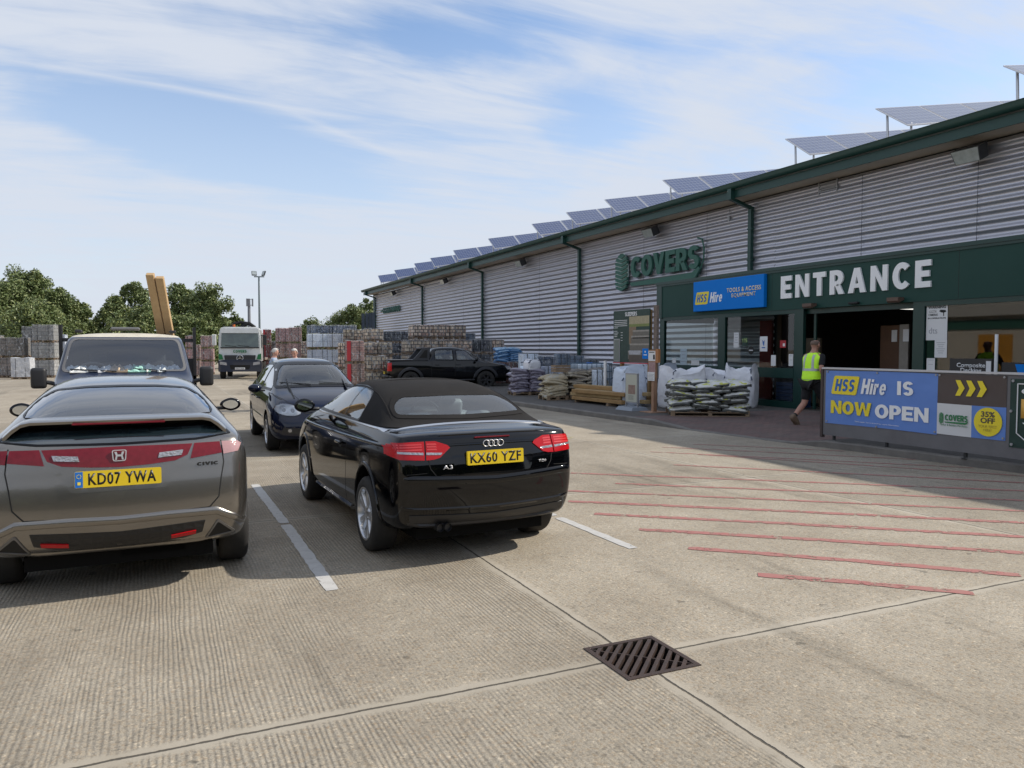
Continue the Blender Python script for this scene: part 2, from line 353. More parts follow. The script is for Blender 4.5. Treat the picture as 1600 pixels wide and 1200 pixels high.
# ---------------------------------------------------------------- ground
def nodes(M): nt = M.node_tree; return nt.nodes, nt.links
def ramp(N, L, src, stops):
    r = N.new('ShaderNodeValToRGB'); L.new(src, r.inputs[0]); e = r.color_ramp.elements
    while len(e) < len(stops): e.new(.5)
    for q, (p, c) in zip(e, stops): q.position = p; q.color = (*c, 1) if len(c) == 3 else c
    return r.outputs[0]
def concrete():
    M = mat('brushed_concrete', (.3, .27, .23), .85, spec=.3); N, L = nodes(M); b = N['Principled BSDF']
    tc = N.new('ShaderNodeTexCoord'); sp = N.new('ShaderNodeSeparateXYZ'); L.new(tc.outputs['Object'], sp.inputs[0])
    def m(op, a, b_=None, c=None, clamp=False):
        n = N.new('ShaderNodeMath'); n.operation = op; n.use_clamp = clamp
        for i, v in enumerate((a, b_, c)):
            if v is None: continue
            if isinstance(v, (int, float)): n.inputs[i].default_value = v
            else: L.new(v, n.inputs[i])
        return n.outputs[0]
    def noise(scale, det=5, rough=.6, sc=(1, 1, 1)):
        mp = N.new('ShaderNodeMapping'); mp.inputs['Scale'].default_value = sc; L.new(tc.outputs['Object'], mp.inputs[0])
        n = N.new('ShaderNodeTexNoise'); n.inputs['Scale'].default_value = scale; n.inputs['Detail'].default_value = det; n.inputs['Roughness'].default_value = rough; L.new(mp.outputs[0], n.inputs[0]); return n.outputs[0]
    X, Y = sp.outputs[0], sp.outputs[1]
    wob = m('MULTIPLY', m('SUBTRACT', noise(3), .5), .035)
    def dist(c, off, per): return m('ABSOLUTE', m('SUBTRACT', m('MODULO', m('ADD', m('ADD', c, wob), off + per * 50), per), per / 2))
    dx = dist(X, -2.37 + 2.4, 4.8); dy = dist(Y, -3.55 + 2.2, 4.4)
    d = m('MINIMUM', dx, dy)
    def sstep(v, a, b_):
        n = N.new('ShaderNodeMapRange'); n.interpolation_type = 'SMOOTHSTEP'; L.new(v, n.inputs[0]); n.inputs[1].default_value = a; n.inputs[2].default_value = b_; return n.outputs[0]
    rough_area = sstep(m('ADD', d, m('MULTIPLY', m('SUBTRACT', noise(9, 5, .7), .5), .16)), .03, .085)
    joint = m('SUBTRACT', 1, sstep(m('SUBTRACT', d, m('MULTIPLY', m('SUBTRACT', noise(25, 4), .42), .012)), .003, .010))
    # broom grooves run with Y; rough speckle between
    ph = m('ADD', m('MULTIPLY', X, 2 * math.pi / .027), m('MULTIPLY', noise(1.6, 3, .5, (2.2, .35, 1)), 26))
    gr = m('MULTIPLY_ADD', m('SINE', ph), .5, .5)
    leftside = m('SUBTRACT', 1, m('MULTIPLY', sstep(X, 2.3, 2.45), .78))
    patchy = sstep(m('ADD', noise(.55, 5, .6, (1.6, .6, 1)), m('MULTIPLY', noise(5, 4), .25)), .45, .72)
    gst = m('MULTIPLY', m('MULTIPLY', rough_area, leftside), m('MULTIPLY_ADD', patchy, .95, .10))
    groove = m('MULTIPLY', m('POWER', gr, 1.4), gst)
    # aggregate
    vo = N.new('ShaderNodeTexVoronoi'); vo.inputs['Scale'].default_value = 68; L.new(tc.outputs['Object'], vo.inputs[0])
    hsv = N.new('ShaderNodeSeparateColor'); L.new(vo.outputs['Color'], hsv.inputs[0])
    fine = noise(120, 3, .7); mid = noise(38, 5, .7); big = noise(.45, 6, .62); stain = noise(1.5, 7, .68)
    base = ramp(N, L, m('ADD', m('MULTIPLY', big, .55), m('MULTIPLY', stain, .45)), [(.30, (.225, .193, .150)), (.48, (.318, .282, .225)), (.66, (.400, .362, .298))])
    def mixc(f, a, b_, mode='MIX'):
        n = N.new('ShaderNodeMix'); n.data_type = 'RGBA'; n.blend_type = mode
        if isinstance(f, (int, float)): n.inputs[0].default_value = f
        else: L.new(f, n.inputs[0])
        for i, v in ((6, a), (7, b_)):
            if isinstance(v, tuple): n.inputs[i].default_value = (*v, 1)
            else: L.new(v, n.inputs[i])
        return n.outputs[2]
    agg = ramp(N, L, hsv.outputs[0], [(0, (.42, .40, .37)), (.35, (1, 1, 1)), (.72, (1.05, 1.0, .92)), (.9, (.75, .60, .45)), (1, (1.7, 1.62, 1.5))])
    rough_only = m('MULTIPLY', rough_area, m('MULTIPLY_ADD', sstep(mid, .35, .62), .55, .35))
    c1 = mixc(m('MULTIPLY', rough_only, .85), base, mixc(1, base, agg, 'MULTIPLY'))
    dk = m('MULTIPLY', m('MULTIPLY', m('SUBTRACT', fine, .44, clamp=True), 2.6), rough_area)
    dkall = m('MULTIPLY', m('SUBTRACT', fine, .46, clamp=True), 3.2, clamp=True)
    c2 = mixc(m('MULTIPLY', dk, .8), c1, (.12, .105, .085))
    c3 = mixc(m('MULTIPLY', groove, .42), c2, (.115, .10, .08))
    c4 = mixc(m('MULTIPLY', m('SUBTRACT', 1, rough_area), .05), mixc(m('MULTIPLY', dkall, .35), c3, (.15, .13, .105)), (.34, .31, .26))
    # tyre-dark bands and oil where cars stand
    oil = m('MULTIPLY', sstep(noise(.9, 6, .7), .58, .78), .35)
    c5 = mixc(oil, c4, (.13, .12, .10)); c6 = mixc(m('MULTIPLY', joint, .85), c5, (.035, .03, .024))
    # each bay was cast apart: its own tone; tyre-polished tracks and drips
    fx = m('FLOOR', m('DIVIDE', m('ADD', X, -2.37 + 480), 4.8)); fy = m('FLOOR', m('DIVIDE', m('ADD', Y, -3.55 + 440), 4.4)); cbn = N.new('ShaderNodeCombineXYZ'); L.new(fx, cbn.inputs[0]); L.new(fy, cbn.inputs[1])
    wn = N.new('ShaderNodeTexWhiteNoise'); L.new(cbn.outputs[0], wn.inputs[0]); tone = m('MULTIPLY_ADD', wn.outputs[0], .24, .90)
    tyre = m('MULTIPLY', sstep(noise(.8, 4, .6, (1.9, .22, 1)), .55, .72), .30); tone = m('MULTIPLY', tone, m('SUBTRACT', 1, tyre))
    drip = m('MAXIMUM', m('MULTIPLY', sstep(noise(4.6, 4, .55), .68, .71), .40), m('MULTIPLY', sstep(noise(1.1, 8, .7), .62, .68), .16)); tone = m('MULTIPLY', tone, m('SUBTRACT', 1, drip))
    cvr = N.new('ShaderNodeTexVoronoi'); cvr.feature = 'DISTANCE_TO_EDGE'; cvr.inputs['Scale'].default_value = .23; wv = N.new('ShaderNodeVectorMath'); wv.operation = 'ADD'; nn = N.new('ShaderNodeTexNoise'); nn.inputs['Scale'].default_value = 1.7; nn.inputs['Detail'].default_value = 6; L.new(tc.outputs['Object'], nn.inputs[0]); L.new(tc.outputs['Object'], wv.inputs[0]); L.new(nn.outputs['Color'], wv.inputs[1]); L.new(wv.outputs[0], cvr.inputs[0])
    crack = m('MULTIPLY', m('SUBTRACT', 1, sstep(cvr.outputs['Distance'], .0006, .0022)), sstep(noise(.35, 2), .52, .60)); tone = m('MULTIPLY', tone, m('SUBTRACT', 1, m('MULTIPLY', crack, .0)))
    tcn = N.new('ShaderNodeCombineColor'); [L.new(m('MULTIPLY', tone, 1.1), tcn.inputs[i]) for i in range(3)]; c7 = mixc(1, c6, tcn.outputs[0], 'MULTIPLY'); L.new(c7, b.inputs['Base Color'])
    h = m('ADD', m('MULTIPLY', groove, -.0032), m('MULTIPLY', m('MULTIPLY', mid, rough_area), .004)); h = m('ADD', h, m('MULTIPLY', m('MULTIPLY', vo.outputs['Distance'], rough_area), -.0022)); h = m('ADD', h, m('MULTIPLY', joint, -.012))
    bp = N.new('ShaderNodeBump'); bp.inputs['Distance'].default_value = 1; bp.inputs['Strength'].default_value = .8; L.new(h, bp.inputs['Height']); L.new(bp.outputs[0], b.inputs['Normal'])
    return M
def worn(name, col, col2, thr=.42, sc=9):
    """road paint worn through to nothing in places"""
    M = mat(name, col, .7, vary=(12, .3, col2)); N, L = nodes(M); b = N['Principled BSDF']
    tc = N.new('ShaderNodeTexCoord'); n = N.new('ShaderNodeTexNoise'); n.inputs['Scale'].default_value = sc; n.inputs['Detail'].default_value = 9; n.inputs['Roughness'].default_value = .75; L.new(tc.outputs['Object'], n.inputs[0])
    mr = N.new('ShaderNodeMapRange'); L.new(n.outputs[0], mr.inputs[0]); mr.inputs[1].default_value = thr; mr.inputs[2].default_value = thr + .06; L.new(mr.outputs[0], b.inputs['Alpha'])
    return M
M_CONC = concrete()
bm = B(); bmesh.ops.create_grid(bm, x_segments=1, y_segments=1, size=1)
for v in bm.verts: v.co = Vector((v.co.x * 700, v.co.y * 700 + 400, 0))
for co, no in (((2.41 - .205, 0, 0), (1, 0, 0)), ((2.41 + .205, 0, 0), (1, 0, 0)), ((0, 3.535 - .205, 0), (0, 1, 0)), ((0, 3.535 + .205, 0), (0, 1, 0))): bmesh.ops.bisect_plane(bm, geom=bm.verts[:] + bm.edges[:] + bm.faces[:], plane_co=co, plane_no=no)
bmesh.ops.delete(bm, geom=[f for f in bm.faces if f.calc_area() < .3], context='FACES')      # the gully pit under the grate
tag(ob('ground', bm, M_CONC), kind='structure')

def stripe(name, pts, w, m, z=.004, jit=.006, seed=0):
    rn = random.Random(seed); bm = B(); P = [Vector(p) for p in pts]; prev = None
    for a, b in zip(P, P[1:]):
        n = Vector((-(b - a).y, (b - a).x)).normalized(); k = max(2, int((b - a).length / .07))
        for i in range(k + 1):
            q = a.lerp(b, i / k); e = 1.0 if 0 < i < k else .8
            c = [bm.verts.new((*(q + n * (w / 2 * e + rn.uniform(-jit, jit))), z)), bm.verts.new((*(q - n * (w / 2 * e + rn.uniform(-jit, jit))), z))]
            if prev: bm.faces.new((prev[0], prev[1], c[1], c[0]))
            prev = c
    bmesh.ops.recalc_face_normals(bm, faces=bm.faces)
    for f in bm.faces:
        if f.normal.z < 0: f.normal_flip()
    return ob(name, bm, m)
M_WHITE = worn('parking_line_paint', (.52, .51, .49), (.40, .39, .37), .34, 11); M_RED = worn('red_hatch_paint', (.35, .115, .105), (.31, .17, .14), .405, 8)
M_YEL = worn('faded_yellow_paint', (.42, .36, .20), (.36, .32, .22), .46, 6)
for i, (a, b) in enumerate([((1.085, 5.44), (1.085, 7.68)), ((1.085, 7.76), (1.06, 10.15)), ((3.68, 5.52), (3.66, 6.85)), ((3.66, 6.95), (3.64, 10.3)), ((1.04, 13.3), (1.0, 18.0)), ((3.66, 13.4), (3.64, 18.0))]):
    tag(stripe('parking_line', [a, b], .10, M_WHITE, seed=i), kind='structure')
S_ = 1.075
red = [((3.82, 4.16), (4.81, 3.25)), ((3.83, 4.96), (5.5, 3.38)), ((3.83, 5.66), (6.13, 3.74)), ((3.8, 6.38), (6.66, 4.07)), ((3.87, 7.03), (7.2, 4.4)), ((4.15, 7.55), (7.72, 4.73)), ((4.89, 7.73), (8.25, 5.06)), ((4.78, 8.62), (8.82, 5.41)), ((6.41, 8.65), (9.35, 5.73)), ((7.38, 9.35), (9.85, 6.04)), ((6.9, 9.9), (9.9, 6.75)), ((7.4, 10.3), (9.9, 7.6)), ((8.1, 10.4), (9.7, 8.7))]
for i, (a, b) in enumerate(red):  # hatching
    a = Vector(a) * S_; b = Vector(b) * S_; a.x = max(a.x, 4.08)
    w = .105 if i < 5 else (.08 if i < 9 else .055)
    tag(stripe('red_hatching', [a, a.lerp(b, .5) + Vector((.02, .015)), b], w, M_RED, jit=.011, seed=i + 20), kind='structure')
for i, (a, b) in enumerate([((5.3, 12.6), (6.7, 14.2)), ((6.2, 11.9), (7.3, 13.1)), ((1.2, 13.45), (3.2, 13.5))]): tag(stripe('yellow_marking', [a, b], .07, M_YEL, seed=i + 60), kind='structure')

# ---------------------------------------------------------------- drain grate at the joint crossing
def grate():
    t = thing('drain_grate', (2.41, 3.535, 0), 0, 'rusty square cast iron drain grate set where the concrete joints cross', 'drain grate')
    m = mat('cast_iron', (.055, .042, .038), .55, .5, bump=(60, .004), vary=(14, .3, (.085, .052, .038)))
    bm = B(); s = .235
    P = [(-s, -s), (s, -s), (s, s), (-s, s)]
    for a, b, c, d in ((-s, s, -s, -s + .03), (-s, s, s - .03, s), (-s, -s + .03, -s + .03, s - .03), (s - .03, s, -s + .03, s - .03)): bx(bm, a, b, c, d, .001, .005)
    ob('frame', bm, m, t)
    bm = B(); s2 = s - .032
    def clip(c0, w):   # diagonal bar x-y=c0 clipped to the square
        pts = []
        for off in (-w, w):
            c = c0 + off; lo = max(-s2, c - s2); hi = min(s2, c + s2)
            if hi <= lo: return None
            pts.append(((lo, -(c - lo)), (hi, -(c - hi))))
        return [pts[0][0], pts[0][1], pts[1][1], pts[1][0]]
    for k in range(-6, 7):
        P = clip(k * .068, .0155)
        if P: prism(bm, P, lambda a, b, d: (a, b, d), -.05, .0035)
    for q in (0,):   # cross rib
        c = q * .17; w = .012 if q else .010
        lo = max(-s2, -s2 - c); hi = min(s2, s2 - c)
        P = [(lo, -(lo + c - w)), (hi, -(hi + c - w)), (hi, -(hi + c + w)), (lo, -(lo + c + w))]
        P = [(max(-s2, min(s2, a)), max(-s2, min(s2, b))) for a, b in P]
        prism(bm, P, lambda a, b, d: (a, b, d), -.05, .0030)
    ob('grid_bars', bm, m, t)
    bm = B(); [bx(bm, *v) for v in ((-s2 - .01, -s2, -s2, s2, -.40, 0), (s2, s2 + .01, -s2, s2, -.40, 0), (-s2, s2, -s2 - .01, -s2, -.40, 0), (-s2, s2, s2, s2 + .01, -.40, 0), (-s2, s2, -s2, s2, -.42, -.40))]; ob('dark_pit', bm, mat('drain_pit', (.02, .018, .015), .9, spec=.1), t)
    0 and tag(stripe('joint_repair', [(2.1, 3.2), (2.16, 3.86), (2.7, 3.84), (2.72, 3.2), (2.1, 3.2)], .07, mat('mortar', (.34, .31, .26), .9, bump=(40, .004), vary=(6, .4, (.28, .25, .2))), z=.003, jit=.02, seed=3), kind='structure')
grate()

# ---------------------------------------------------------------- apron, kerb, paving
KP = [(9.2, 60.0), (9.35, 40.0), (9.55, 27.0), (9.78, 19.75), (10.1, 13.6), (10.34, 10.9), (10.52, 9.6), (10.8, 6.6), (11.15, 3.0), (11.4, -6.0)]
def kerbx(y):
    for (x0, y0), (x1, y1) in zip(KP, KP[1:]):
        if y1 <= y <= y0: return x0 + (x1 - x0) * (y0 - y) / (y0 - y1)
    return KP[0][0] if y > KP[0][1] else KP[-1][0]
def kerbh(y):
    if 10.6 < y < 13.2: return .022
    if 13.2 <= y < 14.4: return .022 + .10 * (y - 13.2) / 1.2
    if 9.9 < y <= 10.6: return .122 - .10 * (y - 9.9) / .7
    return .122
def kerb():
    m = mat('kerb_concrete', (.20, .185, .165), .85, bump=(50, .004), vary=(3, .4, (.12, .11, .10)))
    bm = B(); ys = []
    y = -6.0
    while y < 60: ys.append(y); y += .915 / 3
    prev = None
    for i, y in enumerate(ys):
        x = kerbx(y); h = kerbh(y); dip = .006 if i % 3 == 0 else 0
        c = [bm.verts.new(p) for p in ((x + dip, y, -.02), (x + dip, y, h - .018 - dip * .5), (x + .02, y, h - dip), (x + .14, y, h - dip))]
        if prev:
            for k in range(3): bm.faces.new((prev[k], prev[k + 1], c[k + 1], c[k]))
        prev = c
    bmesh.ops.recalc_face_normals(bm, faces=bm.faces)
    tag(ob('kerb', bm, m, smooth=30), kind='structure')
    bm = B(); ys = [-6 + .3 * i for i in range(221)]; prev = None
    for y in ys:
        x = kerbx(y) + .14; h = kerbh(y); row = []
        for t in (0, .25, .5, .75, 1.0): 
            xx = x + t * 1.6; row.append(bm.verts.new((xx, y, h + (.118 - h) * t - .002)))
        row.append(bm.verts.new((17.75 if (y > 21.7) else 15.5, y, .118)))
        if prev:
            for k in range(5): bm.faces.new((prev[k], prev[k + 1], row[k + 1], row[k]))
        prev = row
    bmesh.ops.recalc_face_normals(bm, faces=bm.faces)
    for f in bm.faces:
        if f.normal.z < 0: f.normal_flip()
        c = f.calc_center_median(); f.material_index = 1 if 9.9 < c.y < 15.2 else 0
    m0 = mat('apron_asphalt', (.10, .093, .085), .9, bump=(70, .006), vary=(2.5, .5, (.065, .06, .056)))
    m1 = mat('block_paving', (.15, .08, .07), .85); N, L = nodes(m1)
    tc = N.new('ShaderNodeTexCoord'); br = N.new('ShaderNodeTexBrick'); L.new(tc.outputs['Object'], br.inputs[0]); br.inputs['Scale'].default_value = 1; br.inputs['Brick Width'].default_value = .2; br.inputs['Row Height'].default_value = .1; br.inputs['Mortar Size'].default_value = .006
    br.inputs['Color1'].default_value = (.165, .098, .086, 1); br.inputs['Color2'].default_value = (.115, .078, .072, 1); br.inputs['Mortar'].default_value = (.06, .05, .045, 1)
    nz = N.new('ShaderNodeTexNoise'); nz.inputs['Scale'].default_value = 1.6; nz.inputs['Detail'].default_value = 6; L.new(tc.outputs['Object'], nz.inputs[0])
    mx = N.new('ShaderNodeMix'); mx.data_type = 'RGBA'; mr = N.new('ShaderNodeMapRange'); L.new(nz.outputs[0], mr.inputs[0]); mr.inputs[1].default_value = .45; mr.inputs[2].default_value = .75; mr.inputs[4].default_value = .7; L.new(mr.outputs[0], mx.inputs[0])
    L.new(br.outputs[0], mx.inputs[6]); mx.inputs[7].default_value = (.12, .105, .095, 1); L.new(mx.outputs[2], N['Principled BSDF'].inputs['Base Color'])
    bp = N.new('ShaderNodeBump'); bp.inputs['Distance'].default_value = .004; bp.invert = True; L.new(br.outputs['Fac'], bp.inputs['Height']); L.new(bp.outputs[0], N['Principled BSDF'].inputs['Normal'])
    tag(ob('pavement', bm, m0, mats=[m0, m1]), kind='structure')
kerb()
# ---------------------------------------------------------------- warehouse
XW, XS = 17.7, 15.37
GREEN = (.010, .050, .040)
MB_ = dict(
    clad=mat('silver_cladding', (.49, .49, .53), .40, .75, vary=(1.3, .5, (.53, .525, .58))), green=mat('green_panel', GREEN, .55, spec=.3, vary=(1.2, .4, (.014, .058, .046)), bump=(3, .004)), greendk=mat('green_gutter', (.010, .050, .040), .45),
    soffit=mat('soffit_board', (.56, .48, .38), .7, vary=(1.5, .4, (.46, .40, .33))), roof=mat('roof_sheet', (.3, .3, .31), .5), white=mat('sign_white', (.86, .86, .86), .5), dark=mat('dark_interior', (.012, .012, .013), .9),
    frame=mat('green_frame', (.007, .040, .032), .35), fl=mat('floodlight_case', (.035, .037, .04), .45), flglass=mat('floodlight_glass', (.50, .54, .52), .25, .3, coat=.6, vary=(4, .2, (.24, .27, .26))),
    letter=mat('green_letters', (.032, .12, .090), .6), vent=mat('vent_metal', (.33, .33, .34), .5, .4), paper=mat('white_paper', (.72, .72, .72), .7), black=mat('print_black', (.01, .01, .01), .6), blue=mat('sign_blue', (.0, .19, .66), .6, spec=.2),
    yellow=mat('sign_yellow', (.85, .68, .03), .45), cream_txt=mat('sign_cream', (.85, .70, .40), .45), pvc=mat('banner_vinyl', (.12, .24, .60), .5, bump=(2.2, .03, 2)), vbrown=mat('banner_brown', (.085, .062, .055), .55, bump=(2.2, .03, 2)), vgreen=mat('banner_green', (.010, .038, .028), .5, bump=(2.2, .03, 2)), vwhite=mat('banner_white', (.66, .66, .66), .5, bump=(2.2, .03, 2)), tblue=mat('text_blue', (.03, .14, .45), .5), tbrown=mat('text_brown', (.10, .08, .06), .5), orange=mat('text_orange', (.75, .42, .08), .5), tgreen=mat('text_green', (.03, .20, .07), .5))
def warehouse():
    t = thing('warehouse', (XW, 25, 0), 0, 'long grey corrugated metal warehouse with green gutter and dark green entrance front', 'building')
    Y0, Y1 = -12 - 25, 68.6 - 25
    def sheet(bm, z0, z1, y0, y1, pitch=.213, amp=.050):
        n = int(round((z1 - z0) / pitch)); pitch = (z1 - z0) / n; prof = []
        for k in range(n):
            for f, x in ((0, 0), (.10, -.04), (.18, -.15), (.28, -.42), (.36, -.68), (.44, -.90), (.52, -1), (.58, -.98), (.68, -.80), (.78, -.50), (.88, -.20), (.95, -.05)): prof.append((x * amp, z0 + (k + f) * pitch))
        prof.append((0, z1)); a = [bm.verts.new((x, y0, z)) for x, z in prof]; b = [bm.verts.new((x, y1, z)) for x, z in prof]
        for k in range(len(prof) - 1): bm.faces.new((a[k], a[k + 1], b[k + 1], b[k]))
    # wall: full height to the left of the shop, above the shop roof elsewhere
    YS = 18.70 - 25
    bm = B(); sheet(bm, .10, 6.56, YS, Y1); sheet(bm, 3.96, 6.56, Y0, YS); bmesh.ops.recalc_face_normals(bm, faces=bm.faces)
    for f in bm.faces:
        if f.normal.x > 0: f.normal_flip()
    ob('wall', bm, MB_['clad'], t, 50)
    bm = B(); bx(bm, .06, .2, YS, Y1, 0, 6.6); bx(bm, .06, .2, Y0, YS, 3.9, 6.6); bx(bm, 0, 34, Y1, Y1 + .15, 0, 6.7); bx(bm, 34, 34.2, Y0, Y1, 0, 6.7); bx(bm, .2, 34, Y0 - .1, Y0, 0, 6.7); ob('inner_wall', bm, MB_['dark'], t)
    ms = mat('seam', (.10, .10, .12), .7)
    for y in [v - 25 for v in (12.1, 15.4, 22.0, 25.9, 35.2, 46.0, 57.3)]: bm = B(); bx(bm, -.052, -.048, y - .006, y + .006, 4.0 if y < YS else .3, 6.5); ob('lap_seam', bm, ms, t)
    # roof, soffit, fascia board, gutter
    bm = B(); tan = .17
    prism(bm, [(-.80, 6.93), (17, 6.93 + 17.8 * tan), (34.3, 6.93), (34.3, 6.80), (17, 6.80 + 17.8 * tan), (-.80, 6.82)], lambda a, b, d: (a, d, b), Y0 - .3, Y1 + .5); ob('roof', bm, MB_['roof'], t)
    bm = B(); bx(bm, -.80, .02, Y0, Y1 + .3, 6.60, 6.64); ob('soffit', bm, MB_['soffit'], t)
    bm = B(); bx(bm, -.86, -.81, Y0, Y1 + .5, 6.56, 6.80); ob('fascia_board', bm, MB_['greendk'], t)
    bm = B(); n = 10; pr = [(-.95 + .11 * math.cos(math.pi * k / n + math.pi), 6.95 - .14 * math.sin(math.pi * k / n)) for k in range(n + 1)]
    pr = [(-1.07, 6.98)] + pr + [(-.84, 6.98), (-.84, 7.0), (-1.08, 7.0)]
    prism(bm, pr, lambda a, b, d: (a, d, b), Y0, Y1 + .6); g = ob('gutter', bm, MB_['greendk'], t, 30)
    for y in (-2.0, 8.2, 19.72, 31.0, 42.7, 54.3, 67.9):
        yy = y - 25; bm = B(); bx(bm, -1.02, -.86, yy - .09, yy + .09, 6.50, 6.86)
        rot = 0; a = Vector((-.93, yy, 6.53)); b = Vector((-.12, yy, 6.30))
        d = (b - a); box(bm, (a + b) / 2, (d.length + .06, .12, .10), rot=Matrix.Rotation(-math.atan2(d.z, d.x), 4, 'Y')); 
        bx(bm, -.17, -.05, yy - .07, yy + .07, 3.94 if y < 21 else .05, 6.34)
        for z in (5.6, 4.6, 3.0, 1.6):
            if z > 3.95 or y > 21: bx(bm, -.18, .02, yy - .10, yy + .10, z, z + .05)
        ob('downpipe', bm, MB_['greendk'], t)
    bm = B(); bx(bm, -.06, .3, Y1 - .08, Y1 + .16, 0, 6.58); ob('corner_trim', bm, MB_['greendk'], t)
    for y, z in ((16.6, 6.40), (20.85, 6.22)):
        yy = y - 25; bm = B()
        if y < 18:
            for k in range(5): bx(bm, -.06, -.045, yy - .32, yy + .32, z - .12 + k * .055, z - .09 + k * .055)
            for q in (-.33, .33): bx(bm, -.07, -.04, yy + q - .015, yy + q + .015, z - .18, z + .18)
        else: bx(bm, -.08, -.04, yy - .05, yy + .05, z - .16, z + .0); bx(bm, -.055, -.04, yy - .012, yy + .012, z, z + .24)
        ob('wall_vent' if y < 18 else 'sensor_box', bm, MB_['vent'], t)
    # ---- entrance front
    sy = lambda y: y - 25
    x = XS - XW
    bm = B(); bx(bm, x, 0, sy(-8), sy(21.72), 2.77, 3.86); ob('entrance_fascia', bm, MB_['green'], t)
    bm = B(); bx(bm, x - .05, .0, sy(-8.05), sy(21.77), 3.862, 3.95); bx(bm, x - .025, x + .02, sy(-8.02), sy(21.745), 3.80, 3.862); ob('fascia_capping', bm, MB_['frame'], t)
    bm = B(); bx(bm, x - .02, x - .001, sy(21.45), sy(21.74), 2.74, 3.80); ob('fascia_end_trim', bm, MB_['frame'], t)
    bm = B()
    for y in (8.6, 10.9, 16.35): bx(bm, x - .002, x + .01, sy(y) - .004, sy(y) + .004, 2.78, 3.79)
    ob('fascia_joint', bm, MB_['black'], t)
    # glazing frames: (y_left, y_right) bays
    X0, X1 = x + .02, x + .12
    def post(y0, y1, z0=.12, z1=2.77): fr = B(); bx(fr, X0, X1, sy(y0), sy(y1), z0, z1); ob('window_post', fr, MB_['frame'], t)
    for a, b in ((21.36, 21.60), (18.30, 18.62), (15.22, 15.54), (11.70, 11.98), (5.6, 5.8)): post(b, a)
    for a, b in ((21.36, 18.62), (18.30, 15.54), (11.70, 5.8), (5.6, -7.9)):
        for d0, z0, z1 in ((.002, 2.66, 2.768), (-.01, .93, 1.20), (.002, .121, .30)): fr = B(); bx(fr, X0 + d0, X1 - .002, sy(b), sy(a), z0, z1); ob('window_rail', fr, MB_['frame'], t)
    for a, b in ((21.36, 18.62), (18.30, 15.54), (11.70, 5.8), (5.6, -7.9)):
        for z0, z1 in ((1.2, 2.66), (.30, .93)):
            bm = B(); prism(bm, [(sy(b) - .01, z0 - .01), (sy(a) + .01, z0 - .01), (sy(a) + .01, z1 + .01), (sy(b) - .01, z1 + .01)], lambda q, w_, d: (X0 + .055 + d, q, w_), 0, .001); bmesh.ops.delete(bm, geom=[f for f in bm.faces if f.calc_center_median().x > X0 + .0552], context='FACES'); ob('window_pane', bm, MT['g_shop'], t)
    # left side glazing behind the corner
    bm = B(); bx(bm, x + .14, -.1, sy(21.50), sy(21.60), .12, .45); bx(bm, x + .14, -.1, sy(21.50), sy(21.60), 2.6, 2.77); ob('side_window_frame', bm, MB_['frame'], t)
    bm = B(); bx(bm, x + .14, -.1, sy(21.545), sy(21.555), .44, 2.61); ob('side_window_pane', bm, MT['g_shop'], t)
    # entrance: sliding leaves pushed open, header with sensor
    for a, b in ((15.20, 14.96), (12.12, 11.99)):
        lf = B(); y0, y1 = sy(b), sy(a); yo = y0 if a > 13 else y1
        for q0, q1 in ((0, .07),): bx(lf, x + .2, x + .25, yo - (.0 if a > 13 else .07), yo + (.07 if a > 13 else 0), .14, 2.72)
        far = y1 if a > 13 else y0
        ob('sliding_door', lf, MB_['frame'], t)
    bm = B(); bx(bm, x + .14, x + .30, sy(11.9), sy(15.3), 2.64, 2.765); ob('door_header', bm, MB_['frame'], t)
    for y in (14.9, 12.35):
        bm = B(); prism(bm, [(0, 0), (.16, -.06), (.20, -.02), (.20, .06), (0, .06)], lambda a, b, d: (x - .002 - a, sy(y) + d, 2.83 + b), -.15, .15); ob('air_sensor_hood', bm, mat('rusty_hood', (.12, .075, .055), .6), t)
    bm = B(); box(bm, (x - .05, sy(13.55), 2.83), (.10, .28, .055), bev=.015); ob('motion_sensor', bm, MB_['black'], t)
    # interior of the shop: floor, back walls, ceiling, light strips
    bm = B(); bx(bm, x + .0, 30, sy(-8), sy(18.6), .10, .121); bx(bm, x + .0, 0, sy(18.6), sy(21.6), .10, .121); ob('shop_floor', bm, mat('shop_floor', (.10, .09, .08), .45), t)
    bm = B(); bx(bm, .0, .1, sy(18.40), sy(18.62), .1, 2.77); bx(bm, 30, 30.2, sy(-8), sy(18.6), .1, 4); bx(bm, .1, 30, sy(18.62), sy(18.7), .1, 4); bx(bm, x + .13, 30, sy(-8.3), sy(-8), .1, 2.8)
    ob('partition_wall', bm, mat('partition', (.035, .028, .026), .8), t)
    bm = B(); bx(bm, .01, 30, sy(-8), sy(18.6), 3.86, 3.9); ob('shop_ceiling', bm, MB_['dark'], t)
    for (lx, ly) in ((-.6, 13.6), (3, 14.2), (6, 15.0), (9, 14.0), (4.5, 12.4), (13, 15.5), (3, 9.5), (-.8, 9.0), (7.5, 17)):
        zc = 2.72 if lx < 0 else 3.70
        bm = B(); bx(bm, lx - .6, lx + .6, sy(ly) - .05, sy(ly) + .05, zc, zc + .04); ob('strip_light', bm, mat('strip_light', (.8, .8, .8), emit=(1, .97, .9, .9)), t)
    return t
MT['g_shop'] = glass('shop_glass', (.88, .93, .91), .8, 0.0)
warehouse()
